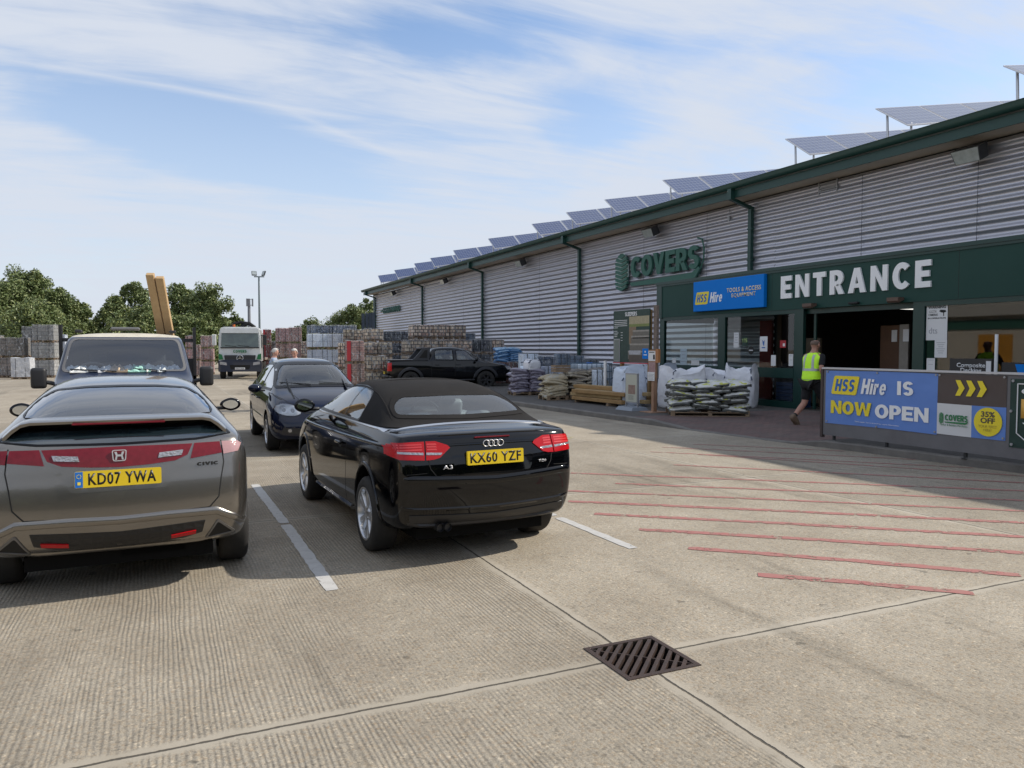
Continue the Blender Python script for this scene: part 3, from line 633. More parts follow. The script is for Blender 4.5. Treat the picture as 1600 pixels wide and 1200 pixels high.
def floodlight(y, z, lab, first=None):
    if first: return copy_tree(first, loc=(XW - .05, y, z), label=lab)
    t = thing('wall_floodlight', (XW - .05, y, z), 0, lab, 'floodlight', 'floodlights under the eaves of the warehouse')
    bm = B(); rot = Matrix.Rotation(R(64), 4, 'Y') @ Matrix.Scale(1.3, 4)
    prism(bm, [(-.30, -.16), (-.26, .16), (.26, .16), (.30, -.16)], lambda a, b, d: tuple(Vector((-.38, 0, .0)) + rot @ Vector((b * .8 - .02, a * .9, d))), -.05, .20); ob('case', bm, MB_['fl'], t)
    bm = B(); prism(bm, [(-.28, -.150), (.28, -.150), (.245, .150), (-.245, .150)], lambda a, b, d: tuple(Vector((-.38, 0, .0)) + rot @ Vector((b * .8 - .02, a * .9, d))), -.056, -.0505); ob('lamp_glass', bm, MB_['flglass'], t)
    bm = B(); tube(bm, [(.0, 0, .1), (-.2, 0, .16), (-.36, 0, .10)], .03, 8); ob('bracket', bm, MB_['fl'], t)
    return t
f0 = floodlight(12.1, 6.22, 'largest square floodlight on the cladding, nearest the right edge above ENTRANCE')
for y, l in ((25.0, 'floodlight on the cladding above the green COVERS lettering'), (36.8, 'floodlight in the bay left of the COVERS lettering'), (48.8, 'floodlight in the second bay from the far end of the wall'), (61.2, 'small farthest floodlight above the small green sign')): floodlight(y, 6.18, l, f0)

def solar(y, n, lab, first=None):
    if first: return copy_tree(first, loc=(17.55, y, 0), label=lab)
    t = thing('solar_panel_row', (17.55, y, 0), 0, lab, 'solar panels', 'rows of solar panels along the roof edge')
    m = mat('solar_cells', (.022, .035, .085), .15, .0, spec=.5, coat=.6); N, L = nodes(m)
    tc = N.new('ShaderNodeTexCoord'); br = N.new('ShaderNodeTexBrick'); br.offset = 0; L.new(tc.outputs['UV'], br.inputs[0])
    sp = N.new('ShaderNodeSeparateXYZ'); L.new(tc.outputs['Object'], sp.inputs[0]); cb = N.new('ShaderNodeCombineXYZ'); L.new(sp.outputs[0], cb.inputs[0]); L.new(sp.outputs[1], cb.inputs[1]); L.new(cb.outputs[0], br.inputs[0])
    br.inputs['Scale'].default_value = 1; br.inputs['Brick Width'].default_value = .16; br.inputs['Row Height'].default_value = .16; br.inputs['Mortar Size'].default_value = .006
    br.inputs['Color1'].default_value = (.030, .048, .125, 1); br.inputs['Color2'].default_value = (.036, .055, .14, 1); br.inputs['Mortar'].default_value = (.22, .25, .32, 1); L.new(br.outputs[0], N['Principled BSDF'].inputs['Base Color'])
    al = mat('aluminium_frame', (.55, .55, .56), .35, .8); tan = .17
    for k in range(n):
        x0 = k * 1.68; x1 = x0 + 1.64
        fn = lambda a, b, d: (a, b * -.94, 8.16 + a * tan - b * .66 + d)
        bm = B(); prism(bm, [(x0, 0), (x1, 0), (x1, 1.06), (x0, 1.06)], fn, -.035, .0); fo = ob('panel_frame', bm, al, t)
        bm = B(); prism(bm, [(x0 + .03, .03), (x1 - .03, .03), (x1 - .03, 1.03), (x0 + .03, 1.03)], fn, .001, .004); ob('cell_sheet', bm, m, fo)
    for k in range(0, n, 2):
        xx = k * 1.68 + .25; rz = 7.0 + (xx + .75) * tan
        bm = B(); tube(bm, [(xx, -.16, 8.03 + xx * tan), (xx, -.20, rz)], .032, 6); ob('support_post', bm, al, t)
        bm = B(); tube(bm, [(xx, -.90, 7.52 + xx * tan), (xx, -.90, rz)], .03, 6); ob('support_post', bm, al, t)
        bm = B(); tube(bm, [(xx, -.04, 8.10 + xx * tan), (xx, -.92, 7.48 + xx * tan)], .022, 6); ob('tilt_rail', bm, al, t)
    return t
s0 = solar(14.94, 6, 'large pale solar panel row on posts near the top right corner')
for y, l in ((11.51, 'nearest solar panel row cut off by the right edge of the photo'), (18.21, 'solar panel row above the ENTRANCE lettering, third from the right'), (24.54, 'solar panel row just left of the second downpipe neck'), (28.76, 'solar panel row above the COVERS lettering, left of the gap'), (32.2, 'solar panel row, sixth from the right end'), (35.9, 'solar panel row, seventh from the right end'), (41.7, 'solar panel row, eighth from the right end'), (47.6, 'solar panel row, ninth from the right end'), (52.3, 'solar panel row, fourth from the far end'), (56.1, 'solar panel row, third from the far end'), (61.5, 'solar panel row, second from the far end'), (66.7, 'farthest and smallest solar panel row at the far gable')): solar(y, 6, l, s0)

# ---------------------------------------------------------------- signs on the building (all face -X; text runs towards -Y)
U_, V_ = (0, -1, 0), (0, 0, 1)
def sgn(t, name, m, y0, y1, z0, z1, x0=0, th=.01, P=None):
    bm = B(); Q = P or [(y0, z0), (y1, z0), (y1, z1), (y0, z1)]
    prism(bm, Q, lambda a, b, d: (-x0 - d, a, b), 0, th); return ob(name, bm, m, t)
def covers_logo(t, x, yl, yr, z0, z1, m, ext, mleaf=None, name='lettering'):
    """tree mark, lettering and a swoosh under it"""
    W = yl - yr; H = z1 - z0
    # feather-shaped tree: alternating slanted bars inside a leaf outline
    bm = B(); cw = W * .085; cy = yl - cw
    prof = lambda s: cw * min(1, 1.5 * math.sin(math.pi * min(1, max(0, (s * .93 + .04)))) ** .6) * .9
    nb = 9
    for k in range(nb):
        s0 = k / nb; s1 = (k + .72) / nb
        for sg in (-1, 1):
            zz = lambda s: z0 + H * s
            a0, a1 = prof(s0 + .06), prof(s1 + .06); dz = H * .07
            prism(bm, [(cy, zz(s0)), (cy, zz(s1)), (cy + sg * a1, zz(s1) + dz), (cy + sg * a0, zz(s0) + dz)], lambda a, b, d: (-x - d, a, b), 0, ext)
    tree = ob('tree_mark', bm, m, t)
    if mleaf: sgn(t, 'tree_mark_back', mleaf, 0, 0, 0, 0, x - .0, ext * .5, P=[(cy + math.cos(a) * cw * .95, z0 + H * .53 + math.sin(a) * H * .52) for a in [2 * math.pi * k / 24 for k in range(24)]])
    block(name, 'COVERS', m, t, (-x, (yl - W * .21 + yr + W * .03) / 2, z0 + H * .60), U_, V_, W * .76, H * .56, ext, gap=.06)
    P = [(yl - W * .22, z0 + H * .10), (yl - W * .20, z0 + H * .20), (yr + W * .10, z0 + H * .24), (yr + W * .035, z0 + H * .36), (yr + W * .02, z0 + H * .30), (yr + W * .06, z0 + H * .12), (yr + W * .12, z0 + H * .06)]
    sgn(t, 'swoosh', m, 0, 0, 0, 0, x, ext, P=P)
def signs():
    t = thing('green_wall_sign', (XW - .045, 24.7, 0), 0, 'large raised green COVERS lettering with a leaf tree mark on the corrugated wall', 'sign')
    covers_logo(t, .04, 3.15, -2.6, 4.12, 5.62, MB_['letter'], .10, mleaf=mat('pale_leaf', (.45, .56, .53), .5))
    bm = B(); pts = [(-.06, -2.25, 5.70), (-.06, -2.5, 5.62), (-.06, -2.62, 5.3), (-.06, -2.60, 4.9), (-.06, -2.45, 4.6), (-.06, -2.3, 4.45)]; tube(bm, pts, .03, 6); ob('tail_curve', bm, MB_['letter'], t)
    t = thing('entrance_lettering', (XS, 13.75, 3.375), 0, 'large raised white letters reading ENTRANCE on the green fascia', 'sign')
    block('letters', 'ENTRANCE', MB_['white'], t, (0, 0, 0), U_, V_, 4.46, .60, .045, gap=.235)
    t = thing('blue_hire_sign', (XS, 18.09, 3.34), 0, 'bright blue lightbox sign with yellow HSS Hire logo above the windows', 'sign')
    bm = B(); box(bm, (-.06, 0, 0), (.12, 3.10, .92), bev=.01); ob('sign_box', bm, MB_['blue'], t)
    hss_logo(t, .121, 1.46, .68, -.06, .38, .60)
    text('small_text', 'TOOLS & ACCESS', MB_['cream_txt'], t, (-.121, -.73, .10), U_, V_, width=1.42, height=.13, ext=.004, bold=.02, track=1.15)
    text('small_text', 'EQUIPMENT', MB_['cream_txt'], t, (-.121, -.73, -.07), U_, V_, width=1.0, height=.13, ext=.004, bold=.02, track=1.15)
    t = thing('small_green_sign', (XW - .04, 62.7, 5.0), 0, 'small green lettering and stripe on the far end of the corrugated wall', 'sign')
    text('letters', 'GOODS INWARD', MB_['letter'], t, (-.03, 0, 0), U_, V_, width=5.2, height=.50, ext=.05, bold=.02)
    bm = B(); bx(bm, -.06, -.02, 2.75, 3.4, -.06, .08); ob('stripe', bm, MB_['letter'], t)
    # papers and notices on the glass
    def notice(y, z, w, h, lab, lines=0, extra=None, name='notice', cat='notice', m=None, grp=None):
        q = thing(name, (XS + .018 + .05, y, z), 0, lab, cat, grp); sgn(q, 'sheet', m or MB_['paper'], -w / 2, w / 2, -h / 2, h / 2, 0, .003)
        bmx = B()
        for k in range(lines):
            zz = h / 2 - h * (.15 + .7 * k / max(1, lines)); ww = w * (.36 - .08 * ((k * 7) % 3)); prism(bmx, [(-ww, zz - h * .012), (ww, zz - h * .012), (ww, zz + h * .012), (-ww, zz + h * .012)], lambda a, b, d: (-.003 - d, a, b), 0, .0015)
        if lines: ob('print', bmx, mat('print_grey', (.25, .26, .28), .7), q)
        else: bmx.free()
        return q
    q = notice(11.43, 2.30, .50, .78, 'large white WARNING camera notice at the top corner of the right-hand window')
    text('heading', 'WARNING', MB_['black'], q, (-.004, 0, .33), U_, V_, width=.42, height=.062, ext=.002, bold=.03)
    text('lines', 'C.C.T.V.\nCAMERAS', MB_['black'], q, (-.004, .09, .20), U_, V_, width=.22, height=.12, ext=.002, bold=.01)
    text('lines', 'IN OPERATION', MB_['black'], q, (-.004, 0, .09), U_, V_, width=.42, height=.035, ext=.002, bold=.02)
    text('logo', 'dts', mat('logo_grey', (.35, .35, .38), .6), q, (-.004, .08, -.18), U_, V_, width=.20, height=.13, ext=.002)
    bm = B(); prism(bm, [(-.05, .24), (-.09, .27), (-.2, .26), (-.22, .22), (-.15, .20), (-.15, .13), (-.17, .13), (-.17, .20), (-.10, .21)], lambda a, b, d: (-.004 - d, a, b), 0, .002); ob('camera_symbol', bm, MB_['black'], q)
    notice(11.32, 1.72, .29, .38, 'white sheet of small print just below the camera notice', 6); notice(11.55, 1.38, .20, .27, 'small white notice in the bottom left corner of the right-hand window', 2)
    q = notice(16.72, 1.86, .30, .42, 'white notice with a blue figure logo in the middle window', 0)
    bm = B(); prism(bm, [(-.02, -.07), (.03, .0), (.05, .12), (.0, .06), (-.04, .11)], lambda a, b, d: (-.004 - d, a, b), 0, .002); prism(bm, [(-.07, -.12), (.07, -.12), (.07, -.09), (-.07, -.09)], lambda a, b, d: (-.004 - d, a, b), 0, .002); ob('blue_symbol', bm, MB_['tblue'], q)
    notice(16.33, 1.40, .18, .30, 'plain white card low in the middle window, left of the two', 0); notice(15.62 + .06, 1.42, .16, .32, 'white card with small print at the right edge of the middle window', 2)
    notice(17.85, 1.98, .22, .44, 'tall pale poster at the left of the middle window', 4)
    q = notice(17.48, 1.93, .24, .26, 'dark green sticker reading 175 on the middle window', 0, m=MB_['vgreen']); text('number', '175', mat('pale_green_txt', (.45, .6, .2), .5), q, (-.004, 0, .03), U_, V_, width=.19, height=.11, ext=.002, bold=.02)
    q = thing('round_sticker', (XS + .066, 17.22, 1.68), 0, 'round dark sticker on the middle window beside the 175 sticker', 'sticker'); sgn(q, 'disc', MB_['black'], 0, 0, 0, 0, 0, .003, P=disc_pts(0, 0, .12)); sgn(q, 'print', MB_['paper'], -.08, .08, -.012, .012, .003, .002)
    q = notice(15.98, 1.85, .22, .20, 'red sticker on the right side of the middle window', 0, m=mat('sticker_red', (.4, .02, .03), .5)); bm = B(); bx(bm, -.006, -.004, -.08, .0, -.06, .02); ob('white_blob', bm, MB_['paper'], q)
    notice(20.35, 1.42, .34, .62, 'tall grey poster low in the left-hand window', 4, m=mat('poster_grey', (.42, .5, .55), .6)); notice(19.75, 1.28, .40, .16, 'wide pale card at the bottom of the left-hand window', 1); notice(20.85, 1.30, .2, .22, 'small pale card at the bottom left of the left-hand window', 1)
def hss_logo(t, x, yl, w, zc, h, hirew, txtm=None, up=0):
    """yellow slanted badge with HSS then Hire in white; yl = left edge"""
    h2 = h / 2; s = h * .22; z = zc + up
    bm = B(); P = rounded([(yl, z - h2), (yl - w + s, z - h2), (yl - w, z + h2), (yl - s, z + h2)], h * .12, 4); prism(bm, P, lambda a, b, d: (-x - d, a, b), 0, .004)
    ob('yellow_badge', bm, MB_['yellow'], t)
    block('badge_text', 'HSS', MB_['tblue'] if txtm is None else txtm, t, (-x - .004, yl - w / 2, z), U_, V_, w * .74, h * .66, .003, shear=.25)
    block('hire_text', 'Hire', MB_['white'], t, (-x, yl - w - hirew * .55, z), U_, V_, hirew, h * .80, .004, shear=.25)
signs()
# ---------------------------------------------------------------- vehicles
class Car:
    """a body shell grown from a cage of stations, with panels, lamps and glass laid on it by projection.
    local axes: +Y forward, X right, Z up"""
    def __init__(s, root): s.root = root
    def shell(s, ST, rear_y, front_y, bulge=(.07, .12), creases=(), sub=3, arches=(), arch_r=.34, arch_in=.34):
        bm = B(); TX = []; rings = []
        def ring(st, ys=None):
            y, zb, w, zl, wl, xt, zt, zc = st
            H = zl - zb
            side = [(w - .07, zb), (w - .015, zb + .16 * H), (w, zb + .40 * H), (w, zb + .66 * H), (w * .6 + wl * .4 + .004, zb + .87 * H), (wl, zl)]
            top = [(xt, zt), (xt * .55, zt + .78 * (zc - zt)), (0, zc)]
            yy = ys or [y] * 6
            pts = []
            bw = side[0][0]; fr = [xt / wl * bw, xt * .55 / wl * bw, 0]
            right = [(side[k][0], yy[k], side[k][1]) for k in range(6)]
            tr = [(top[k][0], yy[5], top[k][1]) for k in range(3)]
            left = [(-a, b, c) for a, b, c in right]
            bot = [(f, yy[0], zb) for f in fr]
            r = right + tr + [(-a, b, c) for a, b, c in tr[:2]][::-1] + left[::-1] + [(-a, b, c) for a, b, c in bot[:2]] + [bot[2]] + bot[:2][::-1]
            return r, side, top
        n = len(ST)
        for i, st in enumerate(ST):
            r, side, top = ring(st, rear_y if i == 0 else (front_y if i == n - 1 else None))
            rings.append([bm.verts.new(p) for p in r])
            if i == 0: s0 = (side, top)
            if i == n - 1: s1 = (side, top)
        m = len(rings[0])
        for a, b in zip(rings, rings[1:]):
            for k in range(m): bm.faces.new((a[k], a[(k + 1) % m], b[(k + 1) % m], b[k]))
        # ring index: 0-5 right, 6,7,8,9,10 top, 11-16 left (belt to bottom), 17,18 bottom left, 19 centre, 20, 21 bottom right
        for e, (rg, (side, top), ys, bl) in enumerate(((rings[0], s0, rear_y, -bulge[0]), (rings[-1], s1, front_y, bulge[1]))):
            rows = []
            for k in range(6):
                if k == 0: row = [rg[0], rg[21], rg[20], rg[19], rg[18], rg[17], rg[16]]
                elif k == 5: row = [rg[5], rg[6], rg[7], rg[8], rg[9], rg[10], rg[11]]
                else:
                    w = side[k][0]; row = [rg[k]]
                    for f in (top[0][0] / side[5][0], top[0][0] * .55 / side[5][0], 0, -top[0][0] * .55 / side[5][0], -top[0][0] / side[5][0]):
                        row.append(bm.verts.new((f * w, ys[k] + bl * (1 - f * f), side[k][1])))
                    row.append(rg[16 - k])
                rows.append(row)
            for f, v in zip((1, 2, 3, 4, 5), rows[0][1:6]): v.co.y += bl * (1 - (v.co.x / side[0][0]) ** 2)
            for v in rows[5][1:6]: v.co.y += bl * (1 - (v.co.x / side[5][0]) ** 2)
            for a, b in zip(rows, rows[1:]):
                for k in range(6): bm.faces.new((a[k], a[k + 1], b[k + 1], b[k]))
        bmesh.ops.recalc_face_normals(bm, faces=bm.faces)
        cl = bm.edges.layers.float.new('crease_edge')
        bm.verts.ensure_lookup_table()
        for ringi, st0, st1, val in creases:      # crease along the stations on ring index ringi and its mirror
            for i in range(st0, st1):
                for q in (ringi, 16 - ringi):
                    ed = bm.edges.get((rings[i][q], rings[i + 1][q]))
                    if ed: ed[cl] = val
        me = bpy.data.meshes.new('cage'); bm.to_mesh(me); bm.free()
        o = bpy.data.objects.new('cage', me); COL.objects.link(o)
        md = o.modifiers.new('s', 'SUBSURF'); md.levels = sub; md.render_levels = sub
        cut = None
        dg = bpy.context.evaluated_depsgraph_get(); me2 = bpy.data.meshes.new_from_object(o.evaluated_get(dg))
        bpy.data.objects.remove(o)
        bm = B(); bm.from_mesh(me2); bpy.data.meshes.remove(me2)
        s.bvh = BVHTree.FromBMesh(bm)
        # wheel wells: fine faces inside the arch circle are moved out by boolean
        me3 = bpy.data.meshes.new('b'); bm.to_mesh(me3); bm.free()
        o = bpy.data.objects.new('b', me3); COL.objects.link(o)
        cb = B()
        for (ay, az, ar) in arches:
            for sg in (-1, 1):
                w = 1.3
                cyl(cb, (sg * (ST[len(ST) // 2][2] - arch_in), ay, az), (sg * w, ay, az), ar, n=48)
        cme = bpy.data.meshes.new('c'); cb.to_mesh(cme); cb.free(); cme.materials.append(None)
        co = bpy.data.objects.new('c', cme); COL.objects.link(co)
        bo = o.modifiers.new('b', 'BOOLEAN'); bo.operation = 'DIFFERENCE'; bo.object = co; bo.solver = 'EXACT'
        dg = bpy.context.evaluated_depsgraph_get(); me4 = bpy.data.meshes.new_from_object(o.evaluated_get(dg))
        bpy.data.objects.remove(o); bpy.data.objects.remove(co)
        s.bm = B(); s.bm.from_mesh(me4); bpy.data.meshes.remove(me4)
        s.arches = arches; s.arch_x = ST[len(ST) // 2][2] - arch_in
        for f in s.bm.faces:
            c = f.calc_center_median(); f.material_index = 0
            for ay, az, ar in arches:
                d = math.hypot(c.y - ay, c.z - az)
                if d < ar + .003 and (abs(abs(c.x) - s.arch_x) < .004 or d > ar - .012) and abs(f.normal.x) < .9999 or (abs(abs(c.x) - s.arch_x) < .004 and d < ar):
                    n = f.normal; rad = Vector((0, c.y - ay, c.z - az)).normalized()
                    if abs(n.dot(rad)) > .97 or abs(n.x) > .97: f.material_index = 1
    DIRS = {'rear': (0, 1, 0), 'front': (0, -1, 0), 'right': (-1, 0, 0), 'left': (1, 0, 0), 'top': (0, 0, -1)}
    def org(s, ax, u, v):
        return {'rear': Vector((u, -6, v)), 'front': Vector((u, 6, v)), 'right': Vector((4, u, v)), 'left': Vector((-4, u, v)), 'top': Vector((u, v, 4))}[ax]
    def hit(s, ax, u, v, off=0):
        d = Vector(s.DIRS[ax]); h = s.bvh.ray_cast(s.org(ax, u, v), d)
        if h[0] is None:
            h = s.bvh.find_nearest(s.org(ax, u, v) + d * 4)
        return h[0] + h[1].normalized() * off, h[1].normalized()
    def hole(s, ax, P, m=.012, lim=None):
        kill = []
        d = Vector(s.DIRS[ax])
        pr = {'rear': lambda c: (c.x, c.z), 'front': lambda c: (c.x, c.z), 'right': lambda c: (c.y, c.z), 'left': lambda c: (c.y, c.z), 'top': lambda c: (c.x, c.y)}[ax]
        three = {'rear': lambda u, v: Vector((u, 0, v)), 'front': lambda u, v: Vector((u, 0, v)), 'right': lambda u, v: Vector((0, u, v)), 'left': lambda u, v: Vector((0, u, v)), 'top': lambda u, v: Vector((u, v, 0))}[ax]
        for i in range(len(P)):      # cut the shell along every edge of the outline first
            a, b = P[i], P[(i + 1) % len(P)]; L_ = math.hypot(b[0] - a[0], b[1] - a[1])
            if L_ < 1e-4: continue
            near = []
            for f in s.bm.faces:
                if f.normal.dot(d) > -.05: continue
                c = f.calc_center_median()
                if lim and not lim(c): continue
                u, v = pr(c); t = max(0, min(1, ((u - a[0]) * (b[0] - a[0]) + (v - a[1]) * (b[1] - a[1])) / L_ ** 2))
                if math.hypot(u - a[0] - t * (b[0] - a[0]), v - a[1] - t * (b[1] - a[1])) < .055: near.append(f)
            if not near: continue
            e = three(b[0] - a[0], b[1] - a[1]); no = e.cross(d).normalized()
            g = set(near)
            for f in near: g.update(f.edges); g.update(f.verts)
            bmesh.ops.bisect_plane(s.bm, geom=list(g), plane_co=three(*a), plane_no=no, dist=1e-5)
        s.bm.normal_update()
        for f in list(s.bm.faces):
            if f.normal.dot(d) > -.02: continue
            c = f.calc_center_median()
            if inpoly(*pr(c), P) and not (lim and not lim(c)): kill.append(f)
        bmesh.ops.delete(s.bm, geom=kill, context='FACES')
        return
        for f in s.bm.faces:
            if f.normal.dot(d) > -.05: continue
            ok = True
            for v in f.verts:
                c = v.co
                u, w = {'rear': (c.x, c.z), 'front': (c.x, c.z), 'right': (c.y, c.z), 'left': (c.y, c.z), 'top': (c.x, c.y)}[ax]
                if not inpoly(u, w, P) or edist(u, w, P) < m or (lim and not lim(c)): ok = False; break
            if ok: kill.append(f)
        bmesh.ops.delete(s.bm, geom=kill, context='FACES')
    def cutline(s, co, no):
        bmesh.ops.bisect_plane(s.bm, geom=s.bm.verts[:] + s.bm.edges[:] + s.bm.faces[:], plane_co=co, plane_no=no, dist=1e-5)
    def patch(s, name, ax, P, m, off=.004, res=.05, rim=.01, parent=None, smooth=40, inner=None, bow=0):
        """a sheet of outline P laid over the body as seen along ax; inner: second outline left open (a ring)"""
        bm = B(); vs = [bm.verts.new((u, v, 0)) for u, v in P]; bm.faces.new(vs)
        us = [p[0] for p in P]; ws = [p[1] for p in P]
        def cuts(lo, hi, no):
            k = max(1, int(math.ceil((hi - lo) / res)))
            for i in range(1, k):
                c = lo + (hi - lo) * i / k
                bmesh.ops.bisect_plane(bm, geom=bm.verts[:] + bm.edges[:] + bm.faces[:], plane_co=(c, c, 0), plane_no=no, dist=1e-6)
        cuts(min(us), max(us), (1, 0, 0)); cuts(min(ws), max(ws), (0, 1, 0))
        if inner:
            # cut the inner outline with each of its edge planes, then drop what is inside
            for i in range(len(inner)):
                a = Vector((*inner[i], 0)); b = Vector((*inner[(i + 1) % len(inner)], 0)); e = (b - a)
                if e.length < 1e-6: continue
                bmesh.ops.bisect_plane(bm, geom=bm.verts[:] + bm.edges[:] + bm.faces[:], plane_co=a, plane_no=Vector((-e.y, e.x, 0)).normalized(), dist=1e-6)
            kill = [f for f in bm.faces if inpoly(*f.calc_center_median().xy, inner)]
            bmesh.ops.delete(bm, geom=kill, context='FACES')
        bmesh.ops.triangulate(bm, faces=[f for f in bm.faces if len(f.verts) > 4])
        nr = {}
        for v in list(bm.verts):
            p, n = s.hit(ax, v.co.x, v.co.y, off); nr[v] = n; v.co = p
        if rim:
            be = [e for e in bm.edges if e.is_boundary]
            r = bmesh.ops.extrude_edge_only(bm, edges=be)
            ev = [g for g in r['geom'] if isinstance(g, bmesh.types.BMVert)]
            kd = [(v.co.copy(), n) for v, n in nr.items()]
            for v in ev:
                n = min(kd, key=lambda q: (q[0] - v.co).length_squared)[1]
                v.co = v.co - n * (rim + off)
        bmesh.ops.recalc_face_normals(bm, faces=bm.faces)
        d = Vector(s.DIRS[ax])
        big = max(bm.faces, key=lambda f: f.calc_area())
        if big.normal.dot(d) > 0: bmesh.ops.reverse_faces(bm, faces=bm.faces)
        return ob(name, bm, m, parent or s.root, smooth)
    def strip(s, name, ax, pts, w, m, off=.002, res=.06, parent=None, h=0, bm=None, rim=0):
        """ribbon of width w along a polyline, as seen along ax"""
        own = bm is None; bm = bm or B()
        P = [Vector(p) for p in pts]; Q = [P[0]]
        for a, b in zip(P, P[1:]):
            k = max(1, int(math.ceil((b - a).length / res)))
            for i in range(1, k + 1): Q.append(a.lerp(b, i / k))
        prev = None
        for i, q in enumerate(Q):
            d = (Q[min(i + 1, len(Q) - 1)] - Q[max(i - 1, 0)]).normalized(); n = Vector((-d.y, d.x)) * w / 2
            a, na = s.hit(ax, *(q + n), off); b, nb = s.hit(ax, *(q - n), off)
            if h:
                tp = min(1, i / 3, (len(Q) - 1 - i) / 3); tp = tp if (P[0] - P[-1]).length > 1e-6 else 1
                mid, nm = s.hit(ax, *q, off + h * tp); cur = [a - na * off, mid + (a - b) * .3, mid - (a - b) * .3, b - nb * off]
            else: cur = [a, b]
            cur = [bm.verts.new(c) for c in cur]
            if prev:
                for k in range(len(cur) - 1): bm.faces.new((prev[k], prev[k + 1], cur[k + 1], cur[k]))
            prev = cur
        if own:
            bmesh.ops.recalc_face_normals(bm, faces=bm.faces)
            return ob(name, bm, m, parent or s.root, 60 if h else None)
        return bm
    def gaps(s, name, L_, m=None, w=.006):
        for ax, pts in L_: s.strip(name, ax, pts, w, m or MT['gap'], .0015)
    def body(s, m, name='body', liner=None):
        return ob(name, s.bm, m, s.root, 38, mats=[m, MT['liner']])
    def wheel(s, x, y, r=.315, w=.205, rim_r=.205, m=None, spokes=5, style='twin', tread=True):
        sg = 1 if x > 0 else -1
        e = bpy.data.objects.new('wheel', None); COL.objects.link(e); e.parent = s.root; e.location = (x, y, r); e.rotation_euler = (0, 0, 0 if sg > 0 else math.pi)
        bm = B(); h = w / 2
        lathe(bm, [(rim_r, -h), (rim_r + .03, -h - .004), (r - .03, -h + .0), (r - .008, -h + .018), (r, -h + .04), (r, h - .04), (r - .008, h - .018), (r - .03, h), (rim_r + .03, h + .004), (rim_r, h - .004)], n=48)
        if tread:
            for k in (-.045, -.015, .015, .045): pass
        ob('tyre', bm, MT['tyre'], e, 40)
        bm = B()
        lathe(bm, [(rim_r + .006, h - .008), (rim_r + .004, h + .002), (rim_r - .012, h + .002), (rim_r - .02, h - .02), (rim_r - .03, -h + .02), (.02, -h + .02)], n=40)
        lathe(bm, [(.001, h - .012), (.03, h - .012), (.062, h - .022), (.075, h - .06), (.075, h - .10)], n=24)
        for k in range(spokes):
            a0 = 2 * math.pi * k / spokes
            offs = (-.13, .13) if style == 'twin' else (0,)
            for da in offs:
                a = a0 + da; a2 = a0 + da * 1.35
                pts = []
                ws = .018 if style == 'twin' else .034
                for t, rr, xx in ((0, .045, h - .018), (.5, rim_r * .55, h - .012), (1, rim_r - .008, h - .006)):
                    aa = a + (a2 - a) * t; c_, s_ = math.cos(aa), math.sin(aa); wd = ws * (1 + .5 * t)
                    for sd_, dx in ((-1, -.030), (-1, 0), (1, 0), (1, -.030)):
                        pts.append(bm.verts.new((xx + dx - (0.004 if dx == 0 else 0), c_ * rr - s_ * wd * sd_ * (.75 if dx == 0 else 1.1), s_ * rr + c_ * wd * sd_ * (.75 if dx == 0 else 1.1))))
                for q in (0, 4):
                    for k2 in range(4): bm.faces.new((pts[q + k2], pts[q + (k2 + 1) % 4], pts[q + 4 + (k2 + 1) % 4], pts[q + 4 + k2]))
        bmesh.ops.recalc_face_normals(bm, faces=bm.faces)
        for k in range(5):
            a = 2 * math.pi * (k + .5) / 5; cyl(bm, (h - .03, math.cos(a) * .05, math.sin(a) * .05), (h - .012, math.cos(a) * .05, math.sin(a) * .05), .008, n=6)
        ob('rim', bm, m or MT['alloy'], e, 40)
        bm = B(); lathe(bm, [(.001, -.02), (.13, -.02), (.14, -.035), (.14, -.06), (.001, -.06)], n=24); ob('brake_disc', bm, MT['steel'], e, 40)
        return e
    def seats(s, rows, m, zf=.3, head=True, mh=None):
        for (x, y, z, w, bh) in rows:
            st = thing('seat'); st.parent = s.root; st.location = (x, y, z)
            bm = B(); box(bm, (0, .22, .12), (w, .5, .16), bev=.05, seg=3)
            rot = Matrix.Rotation(R(14), 4, 'X')
            box(bm, (0, -.06 - .02, .12 + bh / 2), (w, .13, bh), rot=rot, bev=.05, seg=3)
            ob('cushion', bm, m, st, 60)
            if head:
                bm = B(); box(bm, (0, -.06 - bh * .24 - .02, .16 + bh), (.26, .10, .17), rot=rot, bev=.045, seg=3); ob('headrest', bm, mh or m, st, 60)
                for q in (-.05, .05): cyl(bm := B(), (q, -.06 - bh * .2, .12 + bh - .08), (q, -.06 - bh * .22, .12 + bh + .06), .007, n=6); bm.free()
    def dash(s, y, z, w=1.36, m=None, wheel_x=.36):
        bm = B(); box(bm, (0, y, z - .13), (w, .42, .26), bev=.06, seg=3); ob('dashboard', bm, m or MT['trim'], s.root, 60)
        bm = B(); n = 24; rot = Matrix.Translation((wheel_x, y - .30, z + .0)) @ Matrix.Rotation(R(-25), 4, 'X')
        pts = [rot @ Vector((math.cos(2 * math.pi * k / n) * .185, 0, math.sin(2 * math.pi * k / n) * .185)) for k in range(n + 1)]
        tube(bm, pts, .015, 8)
        for a in (90 + 90, 0, 270): cyl(bm, rot @ Vector((0, 0, 0)), rot @ Vector((math.cos(R(a)) * .18, 0, math.sin(R(a)) * .18)), .016, n=6)
        cyl(bm, rot @ Vector((0, -.02, 0)), rot @ Vector((0, .05, 0)), .06, n=12); cyl(bm, rot @ Vector((0, 0, 0)), (wheel_x, y, z - .12), .03, n=8)
        ob('steering_wheel', bm, MT['trim'], s.root, 40)
